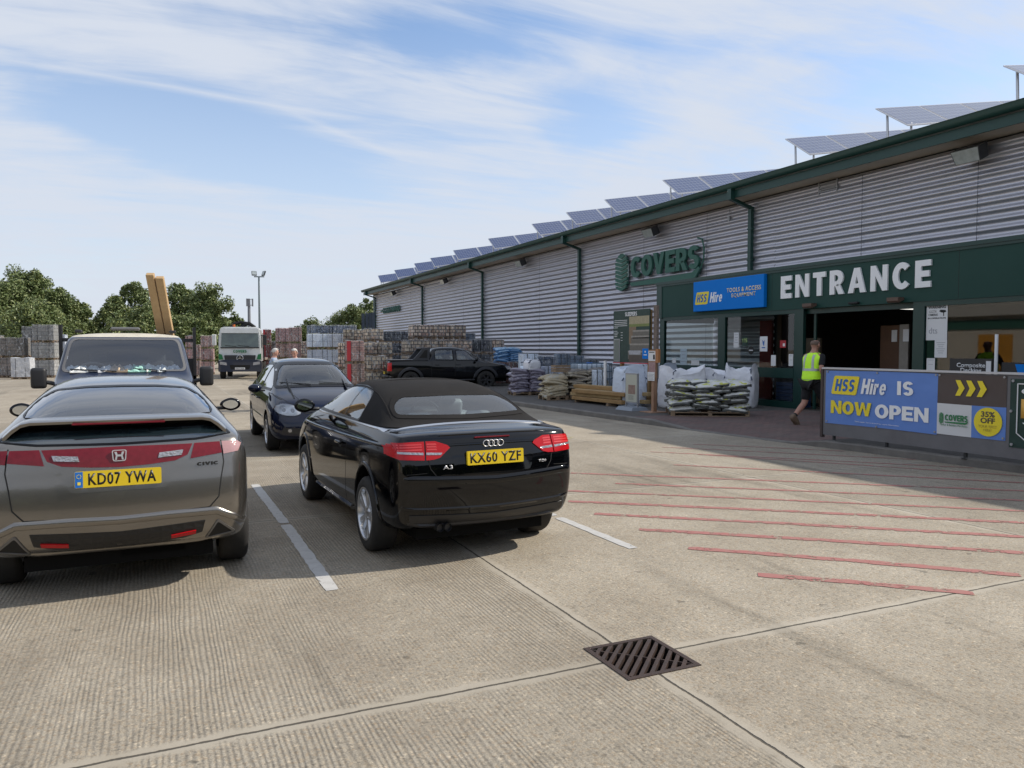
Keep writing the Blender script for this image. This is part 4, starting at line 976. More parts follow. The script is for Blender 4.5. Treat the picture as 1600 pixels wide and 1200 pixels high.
    def mirror_(s, x, y, z, m, sc=1.0, lens=None):
        """door mirror; sign of x gives the side"""
        sg = 1 if x > 0 else -1
        e = thing('door_mirror'); e.parent = s.root; e.location = (x, y, z)
        bm = B(); bmesh.ops.create_uvsphere(bm, u_segments=20, v_segments=12, radius=1)
        for v in bm.verts:
            c = v.co; c.y = c.y if c.y > 0 else c.y * .25
            q = 1 - .18 * max(0, -c.x * sg)
            v.co = Vector((c.x * .115 * sc, c.y * .085 * sc, c.z * .075 * sc * q))
        ob('housing', bm, m, e, 50)
        bm = B(); bmesh.ops.create_circle(bm, cap_ends=True, segments=24, radius=1)
        for v in bm.verts: c = v.co.copy(); q = 1 - .18 * max(0, -c.x * sg); v.co = Vector((c.x * .084 * sc, -.0235 * sc, c.y * .050 * sc * q))
        bmesh.ops.recalc_face_normals(bm, faces=bm.faces)
        ob('mirror_glass', bm, MT['mirror'], e)
        bm = B(); box(bm, (-sg * .11 * sc, .02, -.04), (.12, .05, .035), bev=.012); ob('mirror_arm', bm, MT['trim'], e, 50)
    def plate(s, s_txt, ax, u, v, m, w=.52, h=.111, blue=False, tilt=0, off=.012):
        p, n = s.hit(ax, u, v, off)
        sg = 1 if ax == 'rear' else -1
        U = Vector((sg, 0, 0)); V = Vector((0, -sg * math.sin(R(tilt)) * -1, math.cos(R(tilt)))); V = Vector((0, math.sin(R(tilt)) * sg, math.cos(R(tilt)))); W = U.cross(V)
        e = thing('number_plate'); e.parent = s.root; e.location = p
        bm = B(); prism(bm, rounded([(-w / 2, -h / 2), (w / 2, -h / 2), (w / 2, h / 2), (-w / 2, h / 2)], .01, 2), lambda a, b, d: U * a + V * b + W * d, -.02, .004)
        ob('backing', bm, m, e)
        x0 = 0
        if blue:
            bm = B(); prism(bm, [(-w / 2 + .003, -h / 2 + .003), (-w / 2 + .05, -h / 2 + .003), (-w / 2 + .05, h / 2 - .003), (-w / 2 + .003, h / 2 - .003)], lambda a, b, d: U * a + V * b + W * d, .003, .006); ob('country_band', bm, MT['plate_blue'], e)
            bm = B()
            for k in range(8): a = k * math.pi / 4; cc = (-w / 2 + .0265 + math.cos(a) * .013, .022 + math.sin(a) * .013); prism(bm, [(cc[0] - .0025, cc[1] - .0025), (cc[0] + .0025, cc[1] - .0025), (cc[0] + .0025, cc[1] + .0025), (cc[0] - .0025, cc[1] + .0025)], lambda a, b, d: U * a + V * b + W * d, .005, .0075)
            prism(bm, [(-w / 2 + .018, -.035), (-w / 2 + .036, -.035), (-w / 2 + .036, -.015), (-w / 2 + .018, -.015)], lambda a, b, d: U * a + V * b + W * d, .005, .0075)
            ob('country_stars', bm, MT['yellow_plain'], e); x0 = .024
        if s_txt: text('registration', s_txt, MT['plate_black'], e, W * .004 + U * x0, U, V, width=w - (.115 if blue else .05), height=.082, ext=.0006, bold=.026, track=1.12)
        return e

def interior_tub(c, y0, y1, w, z, m=None):
    bm = B(); bx(bm, -w, w, y0, y1, z - .05, z); ob('cabin_floor', bm, m or MT['trim'], c.root)

def civic():
    root = thing('hatchback_car', (-.275, 7.97, 0), R(0.2), 'grey brown metallic hatchback seen from behind with full-width red lamp bar and rear spoiler', 'car')
    c = Car(root)
    ST = [  # y, zbottom, w, zbelt, wbelt, xT1, zT1, zC
        (-1.97, .36, .80, .985, .745, .60, 1.000, 1.015),
        (-1.90, .30, .845, 1.005, .785, .60, 1.050, 1.075),
        (-1.72, .26, .875, 1.02, .80, .60, 1.160, 1.195),
        (-1.32, .24, .885, 1.02, .80, .585, 1.325, 1.365),
        (-.85, .22, .885, 1.00, .79, .575, 1.400, 1.445),
        (-.25, .21, .883, .98, .785, .57, 1.420, 1.462),
        (.35, .21, .883, .96, .785, .565, 1.365, 1.412),
        (.90, .21, .883, .94, .785, .60, 1.165, 1.195),
        (1.35, .22, .88, .91, .785, .66, .975, .990),
        (1.75, .23, .865, .82, .74, .60, .875, .905),
        (2.02, .24, .80, .70, .68, .50, .765, .79),
        (2.16, .28, .68, .60, .56, .40, .64, .65)]
    c.shell(ST, [-2.00, -2.045, -2.045, -2.005, -1.985, -1.95], [2.12, 2.16, 2.18, 2.17, 2.14, 2.10], bulge=(.085, .14), creases=[(5, 0, 9, .35)],
            arches=[(-1.3175, .315, .365), (1.3175, .315, .365)], arch_in=.30)
    GR = [(-.735, 1.015), (-.5, .985), (0, .975), (.5, .985), (.735, 1.015), (.66, 1.10), (-.66, 1.10)]      # lower rear glass
    GU = rounded([(-.645, 1.165), (.645, 1.165), (.575, 1.29), (.47, 1.365), (.25, 1.388), (0, 1.393), (-.25, 1.388), (-.47, 1.365), (-.575, 1.29)], .04, 3)
    GS = {}
    for sd in ('left', 'right'):
        GS[sd] = rounded([(1.12, .985), (-.62, 1.04), (-1.30, 1.10), (-1.02, 1.295), (-.5, 1.37), (.1, 1.375), (.42, 1.325)], .04, 3)
    GW = rounded([(-.70, .985), (.70, .985), (.52, 1.355), (-.52, 1.355)], .05, 3)
    zm = lambda P, k: [(u * k, v) for u, v in P]
    def inset(P, d):
        cx = sum(p[0] for p in P) / len(P); cy = sum(p[1] for p in P) / len(P)
        W = max(p[0] for p in P) - min(p[0] for p in P); H = max(p[1] for p in P) - min(p[1] for p in P)
        return [(cx + (u - cx) * (1 - 2 * d / W), cy + (v - cy) * (1 - 2 * d / H)) for u, v in P]
    c.hole('rear', GR, .004, lambda q: q.y < -1.5); c.hole('rear', GU, .006, lambda q: q.y < -.4 and q.z > 1.05)
    for sd in GS: c.hole(sd, GS[sd], .006, lambda q: abs(q.x) > .45)
    c.hole('front', GW, .006, lambda q: q.y > .3)
    c.patch('rear_window_lower', 'rear', GR, MT['g_teal_reflection'], off=.003, rim=0, smooth=180)
    c.patch('rear_window', 'rear', GU, MT['g_dark'], off=.003, rim=0, smooth=180)
    c.patch('window_surround', 'rear', GU, MT['frit'], off=.005, rim=0, inner=[(u, v if v > 1.21 else 1.168) for u, v in inset(GU, .018)], res=.06)
    c.patch('window_surround', 'rear', GR, MT['frit'], off=.005, rim=0, inner=inset(GR, .018), res=.06)
    c.patch('windscreen', 'front', GW, MT['g_screen'], off=.003, rim=0, smooth=180); c.patch('window_surround', 'front', GW, MT['frit'], off=.005, rim=0, inner=inset(GW, .05), res=.08)
    for sd in GS:
        c.patch('side_window', sd, GS[sd], MT['g_dark'], off=.003, rim=0, smooth=180)
        c.patch('window_surround', sd, GS[sd], MT['frit'], off=.005, rim=0, inner=inset(GS[sd], .022), res=.08)
        c.strip('door_pillar', sd, [(-.02, 1.0), (-.10, 1.37)], .09, MT['frit'], off=.007)
    # wiper on the lower window is hidden; high brake light sits under the spoiler
    # spoiler: a wing across the glass with down-turned ends
    bm = B(); rows = []
    N_ = 26
    for i in range(N_ + 1):
        t = -1 + 2 * i / N_; x = t * .705; ab = abs(t)
        e = max(0, (ab - .80) / .20)
        zt = 1.158 + .012 * (1 - t * t) - .105 * e ** 1.6; yb = -1.975 + .10 * t * t - .02 * e
        yf = -1.72 + .03 * t * t - .05 * e; th = .028 + .018 * e
        rows.append([bm.verts.new(p) for p in ((x, yf, zt + .012), (x, (yf + yb) / 2, zt + .012), (x, yb + .02, zt), (x, yb, zt - .008), (x, yb + .004, zt - th), (x, yb + .05, zt - th - .006), (x, yf, zt - .012))])
    for a, b in zip(rows, rows[1:]):
        for k in range(7): bm.faces.new((a[k], a[(k + 1) % 7], b[(k + 1) % 7], b[k]))
    bm.faces.new(rows[0]); bm.faces.new(rows[-1][::-1]); bmesh.ops.recalc_face_normals(bm, faces=bm.faces)
    ob('spoiler', bm, MT['p_grey'], root, 40)
    bm = B(); box(bm, (0, -1.968, 1.137), (.58, .016, .013), bev=.003); ob('brake_light', bm, MT['darkred'], root)
    # lamp bar
    bar = [(-.466, .955), (0, .962), (.466, .955), (.432, .875), (.35, .838), (.18, .822), (0, .815), (-.18, .822), (-.35, .838), (-.432, .875)]
    c.patch('lamp_bar', 'rear', bar, MT['darkred'], off=.008, rim=.012)
    for sx in (-1, 1):
        T = (lambda P: P) if sx > 0 else mirror
        c.patch('tail_light', 'rear', T([(.478, .957), (.650, .957), (.662, .872), (.450, .845)]), MT['darkred'], off=.009, rim=.012)
        lamp2 = T([(.664, .958), (.770, .955), (.80, .93), (.775, .875), (.674, .862)])
        c.patch('tail_light', 'rear', lamp2, MT['pinklens'] if sx > 0 else MT['darkred'], off=.008, rim=.012, res=.03)
        c.patch('reversing_light', 'rear', T([(.250, .900), (.405, .912), (.392, .876), (.240, .866)]), MT['clearlens'], off=.013, rim=.008)
        # lower bumper, exhaust tips and reflectors
        tri = T(rounded([(.535, .345), (.755, .375), (.625, .475)], .02, 3))
        tri2 = T(rounded([(.553, .357), (.728, .380), (.626, .458)], .015, 3))
        c.patch('exhaust_surround', 'rear', tri, MT['emblem_dk'], off=.008, rim=.012, inner=tri2)
        c.patch('exhaust_tip', 'rear', tri2, MT['gap'], off=-.03 + .034, rim=.004)
        c.patch('reflector', 'rear', T([(.315, .380), (.475, .396), (.478, .421), (.315, .404)]), MT['redlens'], off=.012, rim=.008)
    c.patch('lower_grille', 'rear', [(-.52, .40), (-.40, .372), (0, .352), (.40, .372), (.52, .40), (.54, .475), (0, .455), (-.54, .475)], MT['mesh_black'], off=.004, rim=.004)
    # shut lines and creases
    c.gaps('panel_gap', [('rear', [(-.66, .97), (-.675, .80), (-.635, .60), (-.57, .548), (0, .535), (.57, .548), (.635, .60), (.675, .80), (.66, .97)]),
        ('right', [(-1.66, .62), (-1.62, .78), (-1.70, .93)]),
        ('left', [(-1.66, .62), (-1.62, .78), (-1.70, .93)]), ('right', [(-.02, .98), (-.04, .30), (.95, .30), (1.0, .60), (.98, .95)]), ('left', [(-.02, .98), (-.04, .30), (.95, .30), (1.0, .60), (.98, .95)]),
        ('right', [(-.04, .30), (-.85, .32), (-1.0, .62), (-.95, 1.05)]), ('left', [(-.04, .30), (-.85, .32), (-1.0, .62), (-.95, 1.05)])], w=.008)
    # bumper ridge that sweeps down to the sides
    P = [(-.86, .40), (-.74, .475), (-.62, .525), (-.3, .528), (0, .522), (.3, .528), (.62, .525), (.74, .475), (.86, .40)]
    c.strip('bumper_ridge', 'rear', P, .045, MT['p_grey'], off=.001, h=.013, res=.03)
    c.strip('bumper_lip', 'rear', [(-.62, .335), (-.4, .322), (0, .318), (.4, .322), (.62, .335)], .035, MT['p_grey'], off=.001, h=.012, res=.04)
    c.patch('plate_recess', 'rear', rounded([(-.36, .815), (-.30, .672), (.30, .672), (.36, .815)], .02, 2), MT['p_grey_dk'], off=.002, rim=.002)
    c.plate('KD07 YWA', 'rear', -.005, .745, MT['plate_y'], w=.53, blue=True, tilt=6, off=.016)
    # emblem: rounded square with an H
    p, n = c.hit('rear', 0, .895, .014); U = Vector((1, 0, 0)); V = Vector((0, .08, 1)).normalized(); W = U.cross(V)
    bm = B(); fn = lambda a, b, d: p + U * a + V * b + W * d
    o1 = rounded([(-.046, .044), (-.040, -.040), (.040, -.040), (.046, .044)], .016, 4); i1 = [(a * .86, b * .86) for a, b in o1]
    for k in range(len(o1)):
        q = (k + 1) % len(o1); prism(bm, [o1[k], o1[q], i1[q], i1[k]], fn, -.004, .005)
    for sx in (-1, 1):
        prism(bm, [(sx * .031, .030), (sx * .016, .030), (sx * .010, .004), (sx * .016, -.030), (sx * .027, -.030), (sx * .021, 0)], fn, -.002, .006)
    prism(bm, [(-.014, .008), (.014, .008), (.014, -.006), (-.014, -.006)], fn, -.002, .006)
    ob('emblem', bm, MT['emblem'], root)
    p, n = c.hit('rear', .565, .80, .004)
    block('badge', 'CIVIC', MT['gap'], root, p, (1, .16, 0), (0, .1, 1), .145, .024, .004)
    for x, y in ((.775, -1.3175), (-.775, -1.3175), (.775, 1.3175), (-.775, 1.3175)): c.wheel(x, y, .318, .215, .215, spokes=5)
    for sx in (-1, 1): c.mirror_(sx * .955, .80, 1.05, MT['p_black'], .92)
    c.seats([(-.36, .05, .42, .5, .56), (.36, .05, .42, .5, .56)], MT['seat'], mh=MT['seat_brown']); c.seats([(-.30, -.78, .46, .56, .5), (.30, -.78, .46, .56, .5)], MT['seat'])
    interior_tub(c, -1.6, 1.2, .74, .40); c.dash(.78, 1.0)
    bm = B(); box(bm, (0, .42, 1.30), (.2, .02, .05), bev=.01); ob('interior_mirror', bm, MT['trim'], root)
    bm = B(); bx(bm, -.66, .66, -1.88, -1.2, .90, .92); ob('parcel_shelf', bm, MT['trim'], root)
    bm = B(); bx(bm, -.6, .6, -1.9, 1.9, .20, .30); box(bm, (.2, -1.75, .28), (.5, .3, .14), bev=.04); ob('underbody', bm, MT['liner'], root)
    c.body(MT['p_grey'])
    warpz(root, [(0, 0), (.36, .36), (.52, .545), (.70, .79), (.80, .895), (.90, .99), (1.0, 1.08), (1.15, 1.215), (1.30, 1.345), (1.46, 1.495)])
    return c
def mesh_black():
    M = mat('bumper_mesh', (.012, .012, .013), .45); nt = M.node_tree; N = nt.nodes; L = nt.links
    tc = N.new('ShaderNodeTexCoord'); mp = N.new('ShaderNodeMapping'); mp.inputs['Scale'].default_value = (14, 1, 24); L.new(tc.outputs['Object'], mp.inputs[0])
    v = N.new('ShaderNodeTexVoronoi'); v.feature = 'DISTANCE_TO_EDGE'; v.inputs['Randomness'].default_value = .15; L.new(mp.outputs[0], v.inputs[0]); v.inputs['Scale'].default_value = 1
    bp = N.new('ShaderNodeBump'); bp.invert = True; bp.inputs['Distance'].default_value = .01; L.new(v.outputs[0], bp.inputs['Height']); L.new(bp.outputs[0], N['Principled BSDF'].inputs['Normal'])
    return M
MT['mesh_black'] = mesh_black()
civic()
def audi():
    root = thing('convertible_car', (2.36, 7.70, 0), R(2.0), 'glossy black convertible with black fabric roof up and bright red tail lights', 'car')
    c = Car(root)
    ST = [
        (-1.985, .36, .795, .930, .745, .62, .955, .965),
        (-1.93, .29, .845, .950, .785, .63, .978, .992),
        (-1.72, .25, .875, .962, .80, .63, .990, 1.012),
        (-1.50, .24, .884, .965, .80, .68, 1.030, 1.075),
        (-1.25, .23, .884, .965, .80, .67, 1.175, 1.220),
        (-.90, .22, .884, .960, .80, .645, 1.315, 1.355),
        (-.45, .21, .883, .955, .795, .62, 1.370, 1.405),
        (.05, .21, .883, .950, .79, .60, 1.378, 1.415),
        (.50, .21, .883, .945, .79, .575, 1.315, 1.360),
        (.95, .21, .883, .935, .785, .62, 1.120, 1.150),
        (1.33, .22, .88, .91, .785, .67, .955, .975),
        (1.75, .23, .865, .82, .74, .60, .865, .895),
        (2.02, .24, .80, .70, .68, .50, .755, .78),
        (2.16, .28, .68, .60, .56, .40, .63, .64)]
    c.shell(ST, [-1.96, -2.03, -2.055, -2.04, -1.99, -1.965], [2.12, 2.16, 2.18, 2.17, 2.14, 2.10], bulge=(.10, .14), creases=[(5, 0, 10, .75)],
            arches=[(-1.289, .315, .345), (1.289, .315, .345)], arch_in=.30)
    GR = rounded([(-.625, 1.085), (0, 1.07), (.625, 1.085), (.60, 1.175), (.50, 1.262), (0, 1.275), (-.50, 1.262), (-.60, 1.175)], .08, 5)
    GS = rounded([(.98, .985), (-.78, .985), (-.78, 1.22), (-.64, 1.30), (-.30, 1.335), (.10, 1.325), (.42, 1.275)], .07, 5)
    GW = rounded([(-.70, .985), (.70, .985), (.54, 1.315), (-.54, 1.315)], .05, 3)
    def inset(P, d):
        cx = sum(p[0] for p in P) / len(P); cy = sum(p[1] for p in P) / len(P)
        W = max(p[0] for p in P) - min(p[0] for p in P); H = max(p[1] for p in P) - min(p[1] for p in P)
        return [(cx + (u - cx) * (1 - 2 * d / W), cy + (v - cy) * (1 - 2 * d / H)) for u, v in P]
    # cut the shell along the belt and the screen frame so that the fabric roof is a piece of its own
    c.cutline((0, 0, .978), (0, .012, 1)); c.cutline((0, .50, 1.30), (0, 1, .12)); c.cutline((0, -1.66, 1), (0, 1, 0))
    c.hole('rear', GR, .004, lambda q: q.y < -.8 and q.z > 1.0)
    for sd in ('left', 'right'): c.hole(sd, GS, .004, lambda q: abs(q.x) > .5)
    c.hole('front', GW, .006, lambda q: q.y > .3)
    top = [f for f in c.bm.faces if f.calc_center_median().z + .012 * f.calc_center_median().y > .9781 and f.calc_center_median().y < .50 - .12 * (f.calc_center_median().z - 1.30) and f.calc_center_median().y > -1.66]
    for f in c.bm.faces: f.select = False
    tb = c.bm.copy(); tb.faces.ensure_lookup_table(); c.bm.faces.index_update()
    idx = {f.index for f in top}
    bmesh.ops.delete(tb, geom=[f for f in tb.faces if f.index not in idx], context='FACES')
    bmesh.ops.delete(c.bm, geom=top, context='FACES')
    tb.normal_update()
    for v in tb.verts: v.co += v.normal * .006
    for f in tb.faces: f.material_index = 0
    r = bmesh.ops.extrude_edge_only(tb, edges=[e for e in tb.edges if e.is_boundary])
    for v in [g for g in r['geom'] if isinstance(g, bmesh.types.BMVert)]: v.co -= Vector((v.co.x * .03, 0, .008))
    so = ob('soft_top', tb, MT['fabric'], root, 50)
    c.strip('roof_seam', 'top', [(-.55, .45), (-.57, -.3), (-.60, -.8), (-.64, -1.2), (-.67, -1.45)], .014, MT['fabric'], off=.006, h=.006, parent=so)
    c.strip('roof_seam', 'top', [(.55, .45), (.57, -.3), (.60, -.8), (.64, -1.2), (.67, -1.45)], .014, MT['fabric'], off=.006, h=.006, parent=so)
    c.strip('roof_seam', 'top', [(-.5, -.36), (0, -.36), (.5, -.36)], .02, MT['fabric'], off=.006, h=.004, parent=so)
    c.patch('rear_window', 'rear', GR, MT['g_screen'], off=.010, rim=0, smooth=180)
    c.patch('window_surround', 'rear', inset(GR, -.02), MT['fabric'], off=.012, rim=0, inner=inset(GR, .015), res=.06)
    c.patch('windscreen', 'front', GW, MT['g_screen'], off=.003, rim=0, smooth=180); c.patch('window_surround', 'front', inset(GW, -.01), MT['frit'], off=.006, rim=0, inner=inset(GW, .04), res=.08)
    for sd in ('left', 'right'):
        c.patch('side_window', sd, [(u, v) for u, v in inset(GS, -.002)], MT['g_screen'], off=.006, rim=0, smooth=180)
        c.patch('window_surround', sd, inset(GS, -.01), MT['frit'], off=.009, rim=0, inner=inset(GS, .018), res=.08)
        c.strip('window_divider', sd, [(-.20, .985), (-.30, 1.33)], .016, MT['frit'], off=.010)
        c.strip('beltline_trim', sd, [(1.02, .962), (.5, .968), (-.5, .972), (-1.1, .975), (-1.45, .975), (-1.60, .972)], .020, MT['chrome_satin'], off=.003, h=.006, res=.04)
        c.gaps('panel_gap', [(sd, [(-.62, .96), (-.64, .60), (-.56, .28), (.88, .28), (.98, .55), (1.00, .93)])], w=.007)
        c.strip('door_crease', sd, [(1.5, .80), (.8, .80), (-.4, .815), (-1.2, .835), (-1.75, .85)], .03, MT['p_black'], off=.0, h=.010, res=.05)
        c.strip('sill_trim', sd, [(.90, .275), (.2, .27), (-.85, .275)], .045, MT['p_black'], off=.0, h=.02, res=.05)
        sx = 1 if sd == 'right' else -1
        p, n = c.hit(sd, -.40, .74, .025)
        bm = B(); box(bm, p, (.03, .20, .028), bev=.012, seg=2); ob('door_handle', bm, MT['p_black'], root, 60)
        c.patch('handle_recess', sd, rounded([(-.46, .705), (-.34, .705), (-.34, .772), (-.46, .772)], .03, 3), MT['gap'], off=.001, rim=0)
        # arch lips
        for ay in (-1.289, 1.289):
            pts = [(ay + .355 * math.cos(R(a)), .315 + .355 * math.sin(R(a))) for a in range(-10, 191, 10)]
            c.strip('wheel_arch', sd, pts, .03, MT['p_black'], off=.0, h=.012, res=.05)
    c.strip('beltline_trim', 'top', [(-.745, -1.60), (-.70, -1.66), (-.5, -1.675), (0, -1.68), (.5, -1.675), (.70, -1.66), (.745, -1.60)], .022, MT['chrome_satin'], off=.004, h=.006, res=.03)
    # boot lid shut lines
    c.gaps('panel_gap', [('rear', [(-.575, .955), (-.59, .80), (-.56, .70), (-.50, .640), (-.44, .628), (0, .618), (.44, .628), (.50, .640), (.56, .70), (.59, .80), (.575, .955)])], w=.007)
    c.gaps('bumper_gap', [('rear', [(-.59, .675), (-.80, .665)]), ('rear', [(.59, .675), (.80, .665)])], w=.005)
    c.strip('boot_lip', 'rear', [(-.55, .955), (-.3, .962), (0, .965), (.3, .962), (.55, .955)], .02, MT['p_black'], off=0, h=.008, res=.04)
    c.strip('boot_crease', 'rear', [(-.56, .862), (-.3, .868), (0, .870), (.3, .868), (.56, .862)], .02, MT['p_black'], off=0, h=.008, res=.04)
    c.strip('bumper_shelf', 'rear', [(-.80, .625), (-.70, .635), (-.5, .628), (0, .612), (.5, .628), (.70, .635), (.80, .625)], .05, MT['p_black'], off=-.002, h=.014, res=.04)
    c.strip('bumper_ridge', 'rear', [(-.80, .452), (-.6, .44), (0, .43), (.6, .44), (.80, .452)], .03, MT['p_black'], off=0, h=.012, res=.04)
    c.patch('lower_valance', 'rear', [(-.70, .335), (0, .305), (.70, .335), (.72, .405), (0, .385), (-.72, .405)], MT['satin_black'], off=.006, rim=.006)
    c.strip('valance_lip', 'rear', [(-.72, .335), (-.5, .32), (0, .305), (.5, .32), (.72, .335)], .03, MT['satin_black'], off=.0, h=.02, res=.04)
    for sx in (-1, 1):
        T = (lambda P: P) if sx > 0 else mirror
        outer = T([(.592, .905), (.70, .902), (.79, .896), (.845, .885), (.845, .785), (.79, .760), (.605, .752)])
        inner = T([(.580, .906), (.50, .906), (.405, .868), (.385, .845), (.44, .800), (.48, .768), (.535, .755), (.593, .752)])
        sd = 'right' if sx > 0 else 'left'
        for nm, P in (('tail_light', outer), ('tail_light', inner)):
            tl = c.patch(nm, 'rear', P, MT['redlens'], off=.009, rim=.014, res=.03)
            cx = sum(p[0] for p in P) / len(P)
        c.patch('clear_strip', 'rear', T([(.61, .812), (.80, .822), (.80, .806), (.61, .794)]), MT['clearlens'], off=.0115, rim=.003, res=.03)
        c.patch('clear_strip', 'rear', T([(.455, .806), (.585, .812), (.587, .794), (.468, .790)]), MT['clearlens'], off=.0115, rim=.003, res=.03)
        for k in range(3):
            c.patch('lamp_element', 'rear', T(rounded([(.50 + .0 * k, .885 - k * .022), (.575, .885 - k * .022), (.577, .874 - k * .022), (.50 - .006, .872 - k * .022)], .004, 2)), MT['redlens_dk'], off=.0105, rim=.002, res=.04)
            c.patch('lamp_element', 'rear', T(rounded([(.615, .885 - k * .022), (.80, .880 - k * .022), (.80, .870 - k * .022), (.615, .873 - k * .022)], .004, 2)), MT['redlens_dk'], off=.0105, rim=.002, res=.04)
        # lamp wraps round the side
        c.patch('tail_light', sd, [(-1.96, .885), (-1.78, .875), (-1.76, .83), (-1.78, .79), (-1.95, .785)] if True else None, MT['redlens'], off=.008, rim=.014, res=.03)
    c.patch('plate_recess', 'rear', rounded([(-.40, .845), (-.345, .66), (.345, .66), (.40, .845)], .03, 3), MT['p_black'], off=.001, rim=.002)
    c.plate('KX60 YZF', 'rear', 0, .752, MT['plate_y'], w=.52, tilt=5, off=.020)
    bm = B(); p, n = c.hit('rear', 0, .925, .006)
    ob('brake_light', box(bm, p, (.33, .012, .012), bev=.003), MT['darkred'], root)
    p, n = c.hit('rear', 0, .868, .012); bm = B()
    for k in range(4):
        x = (k - 1.5) * .043
        pts = [(p.x + x + .029 * math.cos(2 * math.pi * j / 20), p.y - .002 * (k % 2), p.z + .029 * math.sin(2 * math.pi * j / 20)) for j in range(21)]
        tube(bm, pts, .0042, 6)
    ob('emblem', bm, MT['emblem'], root, 60)
    p, n = c.hit('rear', -.42, .705, .006); text('badge', 'A3', MT['emblem'], root, p, (1, 0, 0), (0, .12, 1), width=.085, height=.032, ext=.004, bold=.01)
    p, n = c.hit('rear', .46, .705, .006); text('badge', 'TDI', MT['emblem'], root, p, (1, 0, 0), (0, .12, 1), width=.075, height=.020, ext=.004, bold=.01)
    bm = B()
    for dx in (-.035, .035): cyl(bm, (-.42 + dx, -2.03, .300), (-.42 + dx, -1.80, .300), .033, n=16, caps=False); cyl(bm, (-.42 + dx, -2.0, .300), (-.42 + dx, -1.99, .300), .031, n=16)
    ob('exhaust_tip', bm, MT['satin_black'], root, 50)
    for x, y in ((.775, -1.289), (-.775, -1.289), (.775, 1.289), (-.775, 1.289)): c.wheel(x, y, .318, .225, .222, spokes=5)
    for sx in (-1, 1): c.mirror_(sx * 1.00, .66, 1.06, MT['p_black'], 1.0)
    for x in (-.38, .38):
        bm = B(); box(bm, (x * 1.0, .72, .955), (.06, .14, .06), bev=.01); bm.free()
    c.seats([(-.36, -.05, .40, .5, .56), (.36, -.05, .40, .5, .56), (-.30, -.92, .44, .5, .46), (.30, -.92, .44, .5, .46)], MT['seat_pale'], mh=MT['seat_pale'])
    c.dash(.78, .97); interior_tub(c, -1.5, 1.2, .76, .36)
    bm = B(); box(bm, (0, .36, 1.27), (.2, .02, .05), bev=.01); ob('interior_mirror', bm, MT['trim'], root)
    bm = B(); bx(bm, -.6, .6, -1.85, 1.9, .18, .27); ob('underbody', bm, MT['liner'], root)
    c.body(MT['p_black'])
    root.scale = (.955, .97, 1.0)
    warpz(root, [(0, 0), (.34, .34), (.45, .475), (.62, .685), (.75, .85), (.86, .955), (.95, 1.03), (1.03, 1.095), (1.16, 1.205), (1.26, 1.29), (1.42, 1.43)])
    return c
audi()
